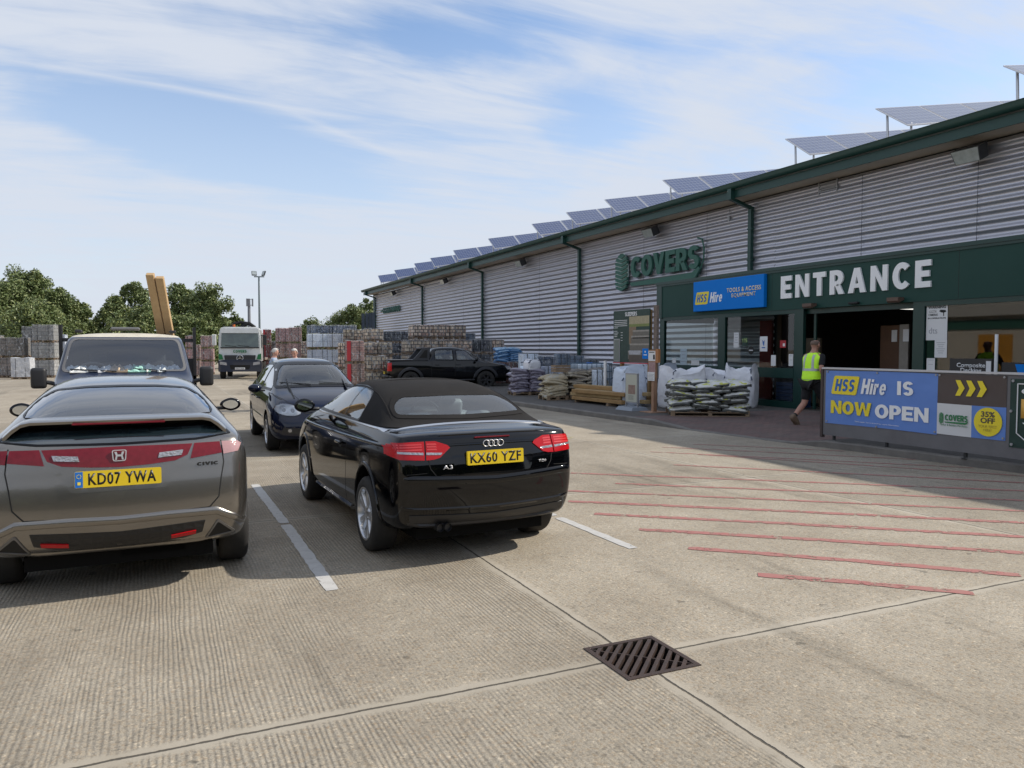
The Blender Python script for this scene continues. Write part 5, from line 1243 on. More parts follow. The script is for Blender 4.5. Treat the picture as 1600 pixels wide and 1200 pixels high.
def golf():
    root = thing('family_car', (2.50, 14.85, 0), R(180 - .6), 'dark navy blue five-door car facing the camera with oval headlights', 'car')
    c = Car(root)
    ST = [
        (-2.00, .36, .80, .95, .74, .58, 1.00, 1.02),
        (-1.92, .30, .845, .985, .78, .58, 1.10, 1.13),
        (-1.72, .26, .87, 1.0, .79, .575, 1.28, 1.31),
        (-1.35, .24, .88, 1.0, .79, .57, 1.40, 1.44),
        (-.8, .22, .88, .985, .79, .565, 1.435, 1.48),
        (-.2, .21, .88, .97, .785, .56, 1.440, 1.487),
        (.32, .21, .88, .955, .785, .555, 1.395, 1.44),
        (.80, .21, .88, .94, .785, .585, 1.215, 1.25),
        (1.20, .22, .88, .93, .785, .66, 1.005, 1.03),
        (1.45, .22, .876, .90, .78, .66, .955, .985),
        (1.80, .22, .865, .83, .745, .60, .885, .915),
        (2.03, .23, .815, .74, .68, .50, .80, .825),
        (2.15, .27, .71, .66, .58, .42, .70, .715)]
    c.shell(ST, [-1.98, -2.03, -2.04, -2.02, -1.98, -1.95], [2.10, 2.15, 2.17, 2.15, 2.10, 2.06], bulge=(.085, .15), creases=[(5, 0, 9, .4)],
            arches=[(-1.289, .315, .36), (1.289, .315, .36)], arch_in=.30)
    GW = rounded([(-.705, 1.015), (-.4, 1.03), (0, 1.035), (.4, 1.03), (.705, 1.015), (.535, 1.395), (.3, 1.412), (-.3, 1.412), (-.535, 1.395)], .05, 3)
    GR = rounded([(-.62, 1.06), (.62, 1.06), (.53, 1.37), (-.53, 1.37)], .06, 3)
    GF = rounded([(.96, .985), (-.06, .985), (-.06, 1.385), (.34, 1.345)], .04, 3); GB = rounded([(-.14, .985), (-.92, 1.01), (-.92, 1.37), (-.14, 1.388)], .04, 3); GQ = rounded([(-.98, 1.01), (-1.32, 1.06), (-1.25, 1.26), (-.98, 1.36)], .05, 3)
    def inset(P, d):
        cx = sum(p[0] for p in P) / len(P); cy = sum(p[1] for p in P) / len(P)
        W = max(p[0] for p in P) - min(p[0] for p in P); H = max(p[1] for p in P) - min(p[1] for p in P)
        return [(cx + (u - cx) * (1 - 2 * d / W), cy + (v - cy) * (1 - 2 * d / H)) for u, v in P]
    c.hole('front', GW, .006, lambda q: q.y > .2 and q.z > .98); c.hole('rear', GR, .006, lambda q: q.y < -1 and q.z > 1)
    c.patch('windscreen', 'front', GW, MT['g_screen'], off=.003, rim=0, smooth=180); c.patch('window_surround', 'front', inset(GW, -.008), MT['frit'], off=.006, rim=0, inner=inset(GW, .035), res=.08)
    c.patch('rear_window', 'rear', GR, MT['g_screen'], off=.003, rim=0, smooth=180); c.patch('window_surround', 'rear', inset(GR, -.008), MT['frit'], off=.006, rim=0, inner=inset(GR, .035), res=.08)
    for sd in ('left', 'right'):
        for P in (GF, GB, GQ):
            c.hole(sd, P, .004, lambda q: abs(q.x) > .45)
            c.patch('side_window', sd, P, MT['g_dark'], off=.004, rim=0, smooth=180); c.patch('window_surround', sd, inset(P, -.02), MT['frit'], off=.006, rim=0, inner=inset(P, .02), res=.08)
        c.gaps('panel_gap', [(sd, [(-.10, .97), (-.12, .32), (.90, .32), (.95, .60), (.95, .94)]), (sd, [(-.12, .32), (-.88, .32), (-1.0, .62), (-.98, 1.0)]), (sd, [(.95, .94), (1.30, .93), (1.75, .86)])], w=.007)
        c.strip('rubbing_strip', sd, [(.9, .52), (-.88, .52)], .05, MT['p_blue'], off=0, h=.012)
        sx = 1 if sd == 'right' else -1
        for hy in (-.02, -.90):
            p, n = c.hit(sd, hy - .1, .80, .022); bm = B(); box(bm, p, (.03, .19, .028), bev=.012, seg=2); ob('door_handle', bm, MT['p_blue'], root, 60)
        p, n = c.hit(sd, 1.15, .66, .004); bm = B(); box(bm, p, (.01, .07, .03), bev=.004); ob('side_repeater', bm, MT['clearlens'], root)
    # headlights
    for sx in (-1, 1):
        T = (lambda P: P) if sx > 0 else mirror
        H = T(rounded([(.42, .655), (.50, .625), (.66, .628), (.765, .665), (.80, .715), (.775, .765), (.70, .795), (.58, .792), (.47, .755), (.42, .705)], .05, 4))
        c.patch('headlight', 'front', H, MT['lampinner'], off=.004, rim=.01, res=.025)
        for cx, cz, r in ((.54, .700, .058), (.675, .715, .062)):
            P = T(disc_pts(cx, cz, r, 20)); P2 = T(disc_pts(cx, cz, r * .72, 20)); P3 = T(disc_pts(cx, cz, r * .5, 16))
            c.patch('lamp_ring', 'front', P, MT['chrome_satin'], off=.012, rim=.006, res=.03, inner=P2)
            c.patch('bulb_glass', 'front', P3, MT['clearlens'], off=.010, rim=.004, res=.03)
        c.patch('headlight_cover', 'front', H, MT['g_lens'], off=.020, rim=.018, res=.03, smooth=60)
        c.patch('fog_light', 'front', T(disc_pts(.60, .40, .028, 18)), MT['clearlens'], off=.008, rim=.008, res=.03)
        c.patch('fog_light_surround', 'front', T(rounded([(.44, .345), (.72, .365), (.70, .445), (.44, .435)], .02, 3)), MT['satin_black'], off=.003, rim=.004)
    c.patch('upper_grille', 'front', rounded([(-.36, .655), (.36, .655), (.40, .735), (-.40, .735)], .02, 3), MT['satin_black'], off=.004, rim=.004)
    for z in (.675, .705): c.strip('grille_bar', 'front', [(-.38, z), (0, z + .004), (.38, z)], .012, MT['p_blue'], off=.004, h=.006)
    p, n = c.hit('front', 0, .712, .010); bm = B(); n_ = 28
    tube(bm, [(p.x + .056 * math.cos(2 * math.pi * k / n_), p.y + .002, p.z + .056 * math.sin(2 * math.pi * k / n_)) for k in range(n_ + 1)], .005, 6)
    fn = lambda a, b, d: Vector((p.x + a, p.y + d, p.z + b))
    for P in ([(-.020, .052), (-.030, .046), (-.004, .006), (.004, .006), (.030, .046), (.020, .052), (0, .020)], [(-.050, .018), (-.026, -.050), (-.018, -.050), (0, -.012), (.018, -.050), (.026, -.050), (.050, .018), (.042, .024), (.022, -.030), (.005, .0), (-.005, .0), (-.022, -.030), (-.042, .024)]): prism(bm, P, fn, -.003, .005)
    ob('emblem', bm, MT['chrome'], root, 40)
    c.patch('lower_grille', 'front', rounded([(-.40, .335), (.40, .335), (.42, .45), (-.42, .45)], .02, 3), MT['satin_black'], off=.003, rim=.004)
    c.plate('', 'front', 0, .535, MT['plate_w'], w=.52, off=.012)
    c.gaps('bonnet_gap', [('top', [(-.73, 1.46), (-.70, 1.6), (-.60, 1.9), (-.45, 2.08)]), ('top', [(.73, 1.46), (.70, 1.6), (.60, 1.9), (.45, 2.08)])], w=.008)
    c.strip('bonnet_crease', 'top', [(-.52, 1.45), (-.45, 1.7), (-.36, 2.05)], .03, MT['p_blue'], off=0, h=.006); c.strip('bonnet_crease', 'top', [(.52, 1.45), (.45, 1.7), (.36, 2.05)], .03, MT['p_blue'], off=0, h=.006)
    for sx in (-.55, .1):
        bm = B(); a, _ = c.hit('front', sx, 1.050, .02); b_, _ = c.hit('front', sx + .50, 1.085, .02); tube(bm, [a, a.lerp(b_, .5) + Vector((0, .004, .0)), b_], .008, 6); ob('wiper', bm, MT['satin_black'], root)
    for x, y in ((.77, -1.289), (-.77, -1.289), (.77, 1.289), (-.77, 1.289)): c.wheel(x, y, .315, .205, .205, spokes=7, style='single')
    for sx in (-1, 1): c.mirror_(sx * .99, .72, 1.0, MT['p_blue'], 1.0)
    c.seats([(-.36, .0, .42, .5, .60), (.36, .0, .42, .5, .60)], MT['seat_tan']); c.seats([(-.30, -.85, .46, .56, .5), (.30, -.85, .46, .56, .5)], MT['seat_tan'])
    c.dash(.80, 1.0); interior_tub(c, -1.6, 1.2, .74, .38)
    bm = B(); box(bm, (0, .34, 1.33), (.22, .02, .06), bev=.01); ob('interior_mirror', bm, MT['trim'], root)
    bm = B(); bx(bm, -.6, .6, -1.9, 1.9, .19, .27); ob('underbody', bm, MT['liner'], root)
    c.body(MT['p_blue'])
    warpz(root, [(0, 0), (.60, .61), (.95, .975), (1.49, 1.555)])
golf()
def pickup():
    x, y = 11.3, 31.4
    root = thing('pickup_truck', (x, y, 0), R(-99), 'black double-cab pickup with sports bar and wide arches parked behind the convertible', 'pickup truck')
    c = Car(root)
    ST = [(-2.62, .62, .86, 1.18, .84, .60, 1.20, 1.205), (-2.45, .52, .90, 1.20, .88, .62, 1.215, 1.22), (-1.6, .50, .915, 1.21, .885, .62, 1.225, 1.23), (-.98, .50, .915, 1.21, .885, .62, 1.23, 1.24),
        (-.90, .48, .915, 1.20, .88, .62, 1.60, 1.63), (-.70, .46, .915, 1.20, .87, .60, 1.76, 1.80), (.1, .45, .915, 1.19, .87, .60, 1.785, 1.825), (.70, .45, .915, 1.18, .87, .60, 1.73, 1.765), (1.15, .45, .915, 1.16, .87, .66, 1.42, 1.45), (1.50, .45, .91, 1.13, .86, .72, 1.17, 1.20),
        (2.0, .46, .90, 1.08, .85, .66, 1.12, 1.155), (2.50, .46, .87, .98, .82, .60, 1.04, 1.07), (2.72, .50, .78, .86, .72, .52, .92, .94)]
    c.shell(ST, [-2.60, -2.66, -2.66, -2.65, -2.64, -2.62], [2.66, 2.74, 2.76, 2.76, 2.73, 2.66], bulge=(.03, .10), creases=[(5, 0, 12, .7)], arches=[(-1.72, .40, .46), (1.50, .40, .46)], arch_in=.34, sub=2)
    FW = rounded([(1.12, 1.22), (.22, 1.22), (.22, 1.68), (.66, 1.66)], .05, 3); BW = rounded([(.12, 1.22), (-.70, 1.24), (-.70, 1.62), (-.60, 1.68), (.12, 1.70)], .05, 3)
    W_ = rounded([(-.72, 1.24), (.72, 1.24), (.58, 1.70), (-.58, 1.70)], .05, 3); RW = rounded([(-.60, 1.32), (.60, 1.32), (.55, 1.66), (-.55, 1.66)], .05, 3)
    for sd in ('left', 'right'):
        for P in (FW, BW): c.hole(sd, P, .004, lambda q: abs(q.x) > .45); c.patch('side_window', sd, P, MT['g_screen'], off=.006, rim=0, smooth=180); c.patch('window_surround', sd, [(u, v) for u, v in P], MT['frit'], off=.008, rim=0, inner=[(sum(p[0] for p in P) / len(P) + (u - sum(p[0] for p in P) / len(P)) * .9, sum(p[1] for p in P) / len(P) + (v - sum(p[1] for p in P) / len(P)) * .84) for u, v in P], res=.1)
        c.gaps('panel_gap', [(sd, [(.17, 1.20), (.15, .50), (1.1, .50), (1.16, 1.18)])], w=.012); c.gaps('panel_gap', [(sd, [(.15, .50), (-.86, .55), (-.82, 1.2)])], w=.012)
        for ay in (-1.72, 1.50): c.strip('wheel_arch', sd, [(ay + .50 * math.cos(R(a)), .40 + .50 * math.sin(R(a))) for a in range(0, 181, 12)], .13, MT['flare'], off=.0, h=.05, res=.08)
        sx = 1 if sd == 'right' else -1
        for hy in (-.60, .30): p, n = c.hit(sd, hy, 1.05, .03); bm = B(); box(bm, p, (.03, .2, .04), bev=.012); ob('door_handle', bm, MT['satin_black'], root)
        bm = B(); bx(bm, sx * .80, sx * 1.0, -.9, 1.0, .38, .44, bev=.015); ob('side_step', bm, MT['satin_black'], root)
        c.patch('tail_light', 'rear', [(sx * .70, 1.14), (sx * .86, 1.13), (sx * .86, .80), (sx * .72, .80)], MT['redlens'], off=.012, rim=.015); c.patch('tail_light', sd, [(-2.64, 1.14), (-2.50, 1.14), (-2.50, .80), (-2.62, .80)], MT['redlens'], off=.012, rim=.015)
        c.patch('headlight', 'front', [(sx * .42, .93), (sx * .70, .98), (sx * .78, .86), (sx * .46, .80)], MT['clearlens'], off=.012, rim=.015)
        c.patch('headlight', sd, [(2.35, .97), (2.62, .93), (2.66, .82), (2.45, .84)], MT['clearlens'], off=.012, rim=.015)
        # sports bar leg sloping back from the cab
        bm = B(); prism(bm, [(-.92, 1.22), (-1.72, 1.22), (-1.55, 1.32), (-1.20, 1.74), (-.88, 1.80)], lambda a, b, d: (sx * (.72 + d), a, b), 0, .12); bmesh.ops.bevel(bm, geom=bm.edges[:], offset=.02, segments=2, affect='EDGES'); ob('sports_bar', bm, MT['flare'], root, 50)
        bm = B(); prism(bm, [(-1.02, 1.34), (-1.36, 1.34), (-1.12, 1.66), (-1.00, 1.68)], lambda a, b, d: (sx * (.845 + d), a, b), 0, .004); ob('sports_bar_opening', bm, MT['gap'], root)
    bm = B(); bx(bm, -.75, .75, -1.25, -1.0, 1.70, 1.78, bev=.02); ob('sports_bar', bm, MT['flare'], root, 50)
    bm = B(); bx(bm, -.80, .80, -2.56, -1.0, 1.235, 1.27, bev=.01); ob('bed_cover', bm, mat('tonneau', (.05, .05, .055), .5), root)
    c.hole('front', W_, .005, lambda q: q.y > .4 and q.z > 1.2); c.patch('windscreen', 'front', W_, MT['g_screen'], off=.004, rim=0, smooth=180); c.hole('rear', RW, .005, lambda q: q.y < -.5 and q.z > 1.25); c.patch('rear_window', 'rear', RW, MT['g_dark'], off=.004, rim=0, smooth=180)
    c.gaps('tailgate_gap', [('rear', [(-.68, 1.17), (-.68, .78), (.68, .78), (.68, 1.17)])], w=.012); c.patch('grille', 'front', rounded([(-.40, .70), (.40, .70), (.42, .92), (-.42, .92)], .03), MT['satin_black'], off=.01, rim=.01)
    bm = B(); bx(bm, -.88, .88, -2.82, -2.62, .50, .64, bev=.03); ob('rear_bumper', bm, MT['satin_black'], root, 50); bm = B(); box(bm, (0, -2.685, 1.0), (.16, .02, .07), bev=.008); ob('tailgate_handle', bm, MT['chrome'], root)
    c.plate('', 'rear', 0, .72, MT['plate_y'], off=.05)
    for xx, yy in ((.80, -1.72), (-.80, -1.72), (.80, 1.50), (-.80, 1.50)): c.wheel(xx, yy, .39, .26, .235, m=MT['satin_black'], spokes=6, style='single')
    for sx in (-1, 1): c.mirror_(sx * 1.05, 1.02, 1.27, MT['p_pick'], 1.25)
    c.seats([(-.38, .1, .65, .5, .62), (.38, .1, .65, .5, .62), (0, -.62, .65, 1.2, .55)], MT['seat'], head=True); c.dash(1.05, 1.2, 1.5)
    bm = B(); bx(bm, -.78, .78, -.8, 1.4, .55, .6); ob('cabin_floor', bm, MT['trim'], root)
    bm = B(); bx(bm, -.5, .5, -2.4, 2.5, .32, .5); ob('underbody', bm, MT['liner'], root)
    c.body(MT['p_pick'])
pickup()
def tipper():
    root = thing('flatbed_van', (-.47, 13.25, 0), R(180), 'dark navy flatbed van with cream roof and cluttered dashboard, behind the grey hatchback', 'flatbed van')
    c = Car(root)
    ST = [(-1.30, .45, .90, 1.30, .90, .80, 1.80, 1.86), (-1.20, .45, .93, 1.30, .915, .80, 1.90, 1.95), (-.7, .45, .94, 1.30, .92, .79, 1.935, 1.98), (-.1, .45, .945, 1.30, .925, .785, 1.925, 1.975), (.10, .45, .945, 1.30, .925, .80, 1.86, 1.90),
        (.38, .44, .945, 1.30, .93, .86, 1.46, 1.48), (.50, .44, .94, 1.26, .925, .84, 1.31, 1.33), (.95, .42, .92, 1.14, .88, .74, 1.19, 1.22), (1.30, .38, .86, .98, .80, .62, 1.02, 1.05), (1.42, .40, .78, .84, .70, .55, .88, .90)]
    c.shell(ST, [-1.30] * 6, [1.38, 1.44, 1.46, 1.46, 1.42, 1.38], bulge=(.0, .12), creases=[(6, 0, 6, .4)], arches=[(.85, .34, .40)], arch_in=.30)
    W_ = rounded([(-.835, 1.385), (.835, 1.385), (.735, 1.872), (-.735, 1.872)], .09, 5)
    S_ = rounded([(.30, 1.34), (-.75, 1.34), (-.75, 1.84), (-.02, 1.84)], .07, 4)
    c.hole('front', W_, .006, lambda q: q.z > 1.3); c.patch('windscreen', 'front', W_, MT['g_van'], off=.004, rim=0, smooth=180)
    ins = [(u * .965, 1.63 + (v - 1.63) * .93) for u, v in W_]; c.patch('windscreen_rubber', 'front', [(u * 1.012, 1.63 + (v - 1.63) * 1.03) for u, v in W_], MT['rubber_grey'], off=.006, rim=0, inner=ins, res=.08)
    for sd in ('left', 'right'): c.hole(sd, S_, .006, lambda q: abs(q.x) > .5); c.patch('side_window', sd, S_, MT['g_clear'], off=.004, rim=0, smooth=180); c.gaps('panel_gap', [(sd, [(-.85, 1.88), (-.85, .5), (.36, .5), (.40, 1.3), (.0, 1.88)])], w=.01)
    c.cutline((0, 0, 1.90), (0, 0, 1)); MC = MT['p_cream']
    for f in c.bm.faces:
        if f.calc_center_median().z > 1.90: f.material_index = 2
    for sx in (-1, 1):
        c.patch('headlight', 'front', rounded([(sx * .50, .74), (sx * .80, .76), (sx * .80, .94), (sx * .55, .92)], .04), MT['clearlens'], off=.01, rim=.012)
        e = thing('door_mirror'); e.parent = root; e.location = (sx * 1.12, .42, 1.30); bm = B(); box(bm, (0, 0, 0), (.20, .12, .30), bev=.05, seg=3); ob('housing', bm, MT['trim'], e, 50); bm = B(); tube(bm, [(-sx * .10, .0, -.06), (-sx * .34, .0, -.12)], .03, 8); ob('mirror_arm', bm, MT['trim'], e); bm = B(); box(bm, (0, -.068, 0), (.17, .006, .26), bev=.002); ob('mirror_glass', bm, MT['mirror'], e)
    for xx, a in ((-.55, .45), (.12, .60)):
        p0, _ = c.hit('front', xx, 1.375, .02); p1, _ = c.hit('front', xx + a, 1.41, .02); bm = B(); tube(bm, [p0, p0.lerp(p1, .5) + Vector((0, .012, .0)), p1], .011, 6); ob('wiper', bm, MT['satin_black'], root)
    c.patch('grille', 'front', rounded([(-.42, .68), (.42, .68), (.45, .84), (-.45, .84)], .03), MT['satin_black'], off=.01, rim=.01); bm = B(); bx(bm, -.92, .92, 1.40, 1.52, .38, .58, bev=.04); ob('bumper', bm, MT['trim'], root)
    bm = B(); box(bm, (.02, -.35, 2.035), (.42, .22, .05), bev=.02); ob('roof_vent', bm, MT['rubber_grey'], root)
    for xx in (-.66, .66): bm = B(); box(bm, (xx, -.25, 1.99), (.10, .10, .05), bev=.015); ob('roof_bar_mount', bm, MT['trim'], root)
    for sx in (-1, 1): c.wheel(sx * .80, .85, .34, .2, .2, m=MT['steel'], spokes=8, style='single'); c.wheel(sx * .80, -2.6, .34, .2, .2, m=MT['steel'], spokes=8, style='single')
    bm = B(); bx(bm, -1.02, 1.02, -4.3, -1.42, .80, .90)
    for sx in (-1, 1): bx(bm, sx * 1.0, sx * 1.04, -4.3, -1.42, .90, 1.25)
    bx(bm, -1.04, 1.04, -4.34, -4.3, .80, 1.25); ob('flat_bed', bm, MT['p_navy'], root)
    for sx in (-1, 1): bm = B(); bx(bm, sx * 1.0, sx * 1.05, -1.52, -1.42, .90, 2.10 if sx < 0 else 2.12); ob('headboard_post', bm, MT['satin_black'], root)
    bm = B(); bx(bm, -1.0, 1.0, -1.50, -1.44, .9, 1.55); bx(bm, -1.0, 1.0, -1.49, -1.45, 1.84, 1.90); ob('headboard', bm, MT['satin_black'], root)
    bm = B(); bx(bm, -.4, .4, -4.2, 1.2, .42, .78); ob('chassis', bm, MT['liner'], root)
    c.seats([(-.42, -.45, .75, .5, .66), (.42, -.45, .75, .5, .66)], MT['seat']); bm = B(); box(bm, (0, .20, 1.26), (1.66, .56, .20), bev=.05, seg=2); ob('dashboard', bm, MT['dash_grey'], root, 50)
    n = 22; rot = Matrix.Translation((.46, -.12, 1.38)) @ Matrix.Rotation(R(-50), 4, 'X'); bm = B(); tube(bm, [rot @ Vector((math.cos(2 * math.pi * k / n) * .20, 0, math.sin(2 * math.pi * k / n) * .20)) for k in range(n + 1)], .016, 8); ob('steering_wheel', bm, MT['dash_grey'], root, 50)
    bm = B(); bx(bm, -.88, .88, -1.2, .3, .70, .75); ob('cabin_floor', bm, MT['trim'], root)
    ob('body', c.bm, None, root, 38, mats=[MT['p_navy'], MT['liner'], MC])
    # clutter on the dashboard: papers, cups, a box
    rn = random.Random(5); cols = [(.86, .87, .88), (.80, .84, .84), (.86, .86, .82), (.35, .62, .52), (.62, .46, .30)]
    for k, (u, s) in enumerate(((-.66, .10), (-.50, .13), (-.33, .15), (-.18, .14), (-.02, .12), (.12, .15), (.26, .13), (.44, .10), (.60, .13), (.72, .08))):
        t = thing('paper_heap', (-.47 - u, 13.25 - .30 + rn.uniform(-.05, .05), 1.372), rn.uniform(0, 3), ['crumpled white paper at the passenger end of the van dashboard', 'white receipt heap second from the left on the van dashboard', 'white paper bag third from the left on the van dashboard', 'folded pale sheets left of centre on the van dashboard', 'small tan carton in the middle of the van dashboard', 'pile of white papers right of the tan carton', 'pale green packet on the van dashboard', 'flat white paper right of the green packet', 'loose white letters near the right end of the van dashboard', 'small white scrap at the right end of the van dashboard'][9 - k], 'paper litter', 'papers on the van dashboard'); 
        bm = B(); bmesh.ops.create_grid(bm, x_segments=9, y_segments=8, size=s * 1.1)
        for v in bm.verts: v.co.z = abs(rn.gauss(0, .016)) + .03 * abs(math.sin(v.co.x * 37 + k) * math.sin(v.co.y * 31)) + .075 * (1 - (v.co.length / s) ** 2 if v.co.length < s else 0) 
        r = bmesh.ops.extrude_face_region(bm, geom=bm.faces[:]); [setattr(v.co, 'z', 0) for v in r['geom'] if isinstance(v, bmesh.types.BMVert)]
        ob('crumpled_sheet', bm, mat('litter_paper', cols[3] if k == 3 else (cols[4] if k == 5 else cols[k % 3]), .7), t)
    # timbers standing up out of the load bed
    for k, (dx, lab, L_, c_) in enumerate(((0, 'left sawn timber of the bundle sticking up behind the van cab', 2.98, 0), (.135, 'right sawn timber of the bundle sticking up behind the van cab', 2.93, 0))):
        a = Vector((.20 + dx, 15.6, .92)); b = Vector((-.13 + dx * 1.08, 14.35, L_)); d = b - a
        t = ob('sawn_timber', box(B(), (0, 0, d.length / 2), (.125, .09, d.length), bev=.006), MT['timber']); t.location = a; t.rotation_euler = d.to_track_quat('Z', 'Y').to_euler(); tag(t, lab, 'timber', 'timbers in the van load bed')
        t.rotation_mode = 'QUATERNION'; t.rotation_quaternion = d.to_track_quat('Z', 'Y')
tipper()
def truck():
    root = thing('flatbed_truck', (4.15, 46.4, 0), R(170), 'white flatbed lorry with dark grille and green COVERS lettering facing the camera', 'lorry')
    W = 1.16
    def cabpoly(bm, P, y0, y1): prism(bm, P, lambda a, b, d: (a, d, b), y0, y1)
    bm = B(); P = [(-W, .95), (W, .95), (W * .985, 2.45), (W * .93, 2.88), (W * .80, 2.98), (-W * .80, 2.98), (-W * .93, 2.88), (-W * .985, 2.45)]
    prism(bm, P, lambda a, b, d: (a, d - (max(0, b - 1.5) * .10), b), -1.7, -.02); bmesh.ops.bevel(bm, geom=[e for e in bm.edges], offset=.06, segments=3, affect='EDGES', clamp_overlap=True); ob('cab', bm, MT['p_white'], root, 40)
    fy = lambda z: .0 - max(0, z - 1.5) * .10
    def face(nm, P, m, d=.02, mt=None): bm = B(); prism(bm, P, lambda a, b, q: (a, fy(b) + q, b), 0.0, d); return ob(nm, bm, m, mt or root)
    face('windscreen', rounded([(-1.02, 1.83), (1.02, 1.83), (.98, 2.62), (-.98, 2.62)], .08), MT['truckglass'], .02); face('sun_visor', rounded([(-1.03, 2.62), (1.03, 2.62), (.98, 2.86), (-.98, 2.86)], .05), MT['p_white'], .10)
    face('windscreen_frame', [(-1.05, 1.76), (1.05, 1.76), (1.05, 1.83), (-1.05, 1.83)], MT['satin_black'], .025)
    face('grille', rounded([(-.80, 1.02), (.80, 1.02), (.86, 1.36), (-.86, 1.36)], .05), MT['satin_black'], .05)
    for z in (1.10, 1.18, 1.26): face('grille_bar', [(-.78, z), (.78, z), (.78, z + .03), (-.78, z + .03)], MT['flare'], .07)
    face('bumper', rounded([(-1.17, .42), (1.17, .42), (1.17, 1.02), (.9, 1.10), (-.9, 1.10), (-1.17, 1.02)], .06), MT['p_navy'], .10); face('bumper_intake', rounded([(-.5, .55), (.5, .55), (.56, .80), (-.56, .80)], .03), MT['gap'], .105)
    for sx in (-1, 1):
        face('headlight', rounded([(sx * .70, .78), (sx * 1.08, .84), (sx * 1.08, 1.0), (sx * .72, .94)], .03), MT['clearlens'], .115); face('green_corner', [(sx * .90, 1.12), (sx * 1.15, 1.10), (sx * 1.15, 1.45), (sx * .98, 1.40)], MT['p_green'], .03)
        bm = B(); box(bm, (sx * 1.36, .10, 2.22), (.22, .16, .62), bev=.03); ob('door_mirror', bm, MT['p_white'] if sx > 0 else MT['satin_black'], root); bm = B(); tube(bm, [(sx * 1.15, -.1, 2.5), (sx * 1.36, .08, 2.52)], .025, 6); ob('mirror_arm', bm, MT['satin_black'], root)
        bm = B(); prism(bm, [(-.15, 1.80), (-.95, 1.72), (-.95, 2.5), (-.28, 2.5)], lambda a, b, d: (sx * (W + d), a, b), -.01, .012); ob('side_window', bm, MT['truckglass'], root)
        for yy in (-.75, -4.6): 
            e = thing('wheel'); e.parent = root; e.location = (sx * 1.0, yy, .48); bm = B(); lathe(bm, [(.001, -.13), (.46, -.13), (.48, -.10), (.48, .10), (.46, .13), (.30, .13), (.26, .09), (.001, .09)], n=32); ob('tyre', bm, MT['tyre'], e, 40); bm = B(); s_ = sx; lathe(bm, [(.001, .14 * s_), (.10, .14 * s_), (.12, .11 * s_), (.26, .11 * s_), (.28, .135 * s_)], n=24); ob('rim', bm, MT['steel'], e, 40)
        bm = B(); prism(bm, [(-.2, .50), (-1.35, .50), (-1.35, .95), (-.2, .95)], lambda a, b, d: (sx * d, a, b), 1.08, 1.16); ob('wheel_guard', bm, MT['satin_black'], root)
    bm = B(); n = 24; p = Vector((0, .06, 1.20)); tube(bm, [(p.x + .17 * math.cos(2 * math.pi * k / n), p.y, p.z + .17 * math.sin(2 * math.pi * k / n)) for k in range(n + 1)], .016, 6)
    for k in range(3):
        a = math.pi / 2 + k * 2 * math.pi / 3; e1 = a + math.pi / 3; e2 = a - math.pi / 3; prism(bm, [(math.cos(a) * .165, math.sin(a) * .165), (math.cos(e1) * .035, math.sin(e1) * .035), (0, 0), (math.cos(e2) * .035, math.sin(e2) * .035)], lambda u, v, d: (u, .06 + d, p.z + v), .0, .02)
    ob('star_emblem', bm, MT['chrome'], root)
    block('lettering', 'COVERS', MT['p_green'], root, (0, .012, 1.58), (-1, 0, 0), (0, -.1, 1), .72, .16, .01)
    bm = B(); box(bm, (0, .115, .60), (.54, .01, .12)); pl = ob('number_plate', bm, MT['plate_w'], root); text('registration', 'GN15 HZK', MT['plate_black'], pl, (0, .121, .60), (-1, 0, 0), (0, 0, 1), width=.46, height=.08, ext=.003)
    for xx, a in ((-.5, .6), (.2, .6)): bm = B(); tube(bm, [(xx, .05, 1.86), (xx + a, .04, 1.92)], .014, 6); ob('wiper', bm, MT['gap'], root)
    bm = B(); bx(bm, -.45, .45, -8, -.2, .62, .85); ob('chassis', bm, MT['liner'], root); bm = B(); bx(bm, -1.22, 1.22, -8.2, -2.6, 1.05, 1.18); ob('flat_bed', bm, mat('bed_wood', (.25, .2, .17), .8), root)
    bm = B(); bx(bm, -1.2, 1.2, -2.6, -2.5, 1.18, 1.9); ob('headboard', bm, MT['satin_black'], root)
    bm = B(); tube(bm, [(.2, -2.1, .9), (.2, -2.1, 2.4), (.0, -2.1, 3.10), (-.35, -2.1, 3.25), (-.7, -2.1, 3.0)], [.18, .16, .14, .12, .10], 10); tube(bm, [(.75, -2.1, 2.9), (.45, -2.1, 3.22), (.1, -2.1, 3.30), (-.4, -2.1, 3.22)], .10, 10); ob('crane', bm, MT['gap'], root, 50)
    bm = B(); cyl(bm, (.35, -.5, 2.96), (.35, -.5, 3.12), .07, n=12); ob('beacon', bm, mat('amber_beacon', (.5, .12, .03), .3), root, 40)
truck()
t = thing('dark_bin', (1.05, 38.0, 0), 0, 'dark grey drum standing between the van and the white lorry', 'drum'); bm = B(); lathe(bm, [(.001, 0), (.36, 0), (.38, .05), (.38, 1.0), (.36, 1.06), (.001, 1.06)], Mx=Matrix.Rotation(R(-90), 4, 'Y'), n=24); ob('drum_body', bm, MT['flare'], t, 40); bm = B(); lathe(bm, [(.39, .3), (.40, .33), (.39, .36)], Mx=Matrix.Rotation(R(-90), 4, 'Y'), n=24); lathe(bm, [(.39, .66), (.40, .69), (.39, .72)], Mx=Matrix.Rotation(R(-90), 4, 'Y'), n=24); ob('drum_ring', bm, MT['satin_black'], t, 40)
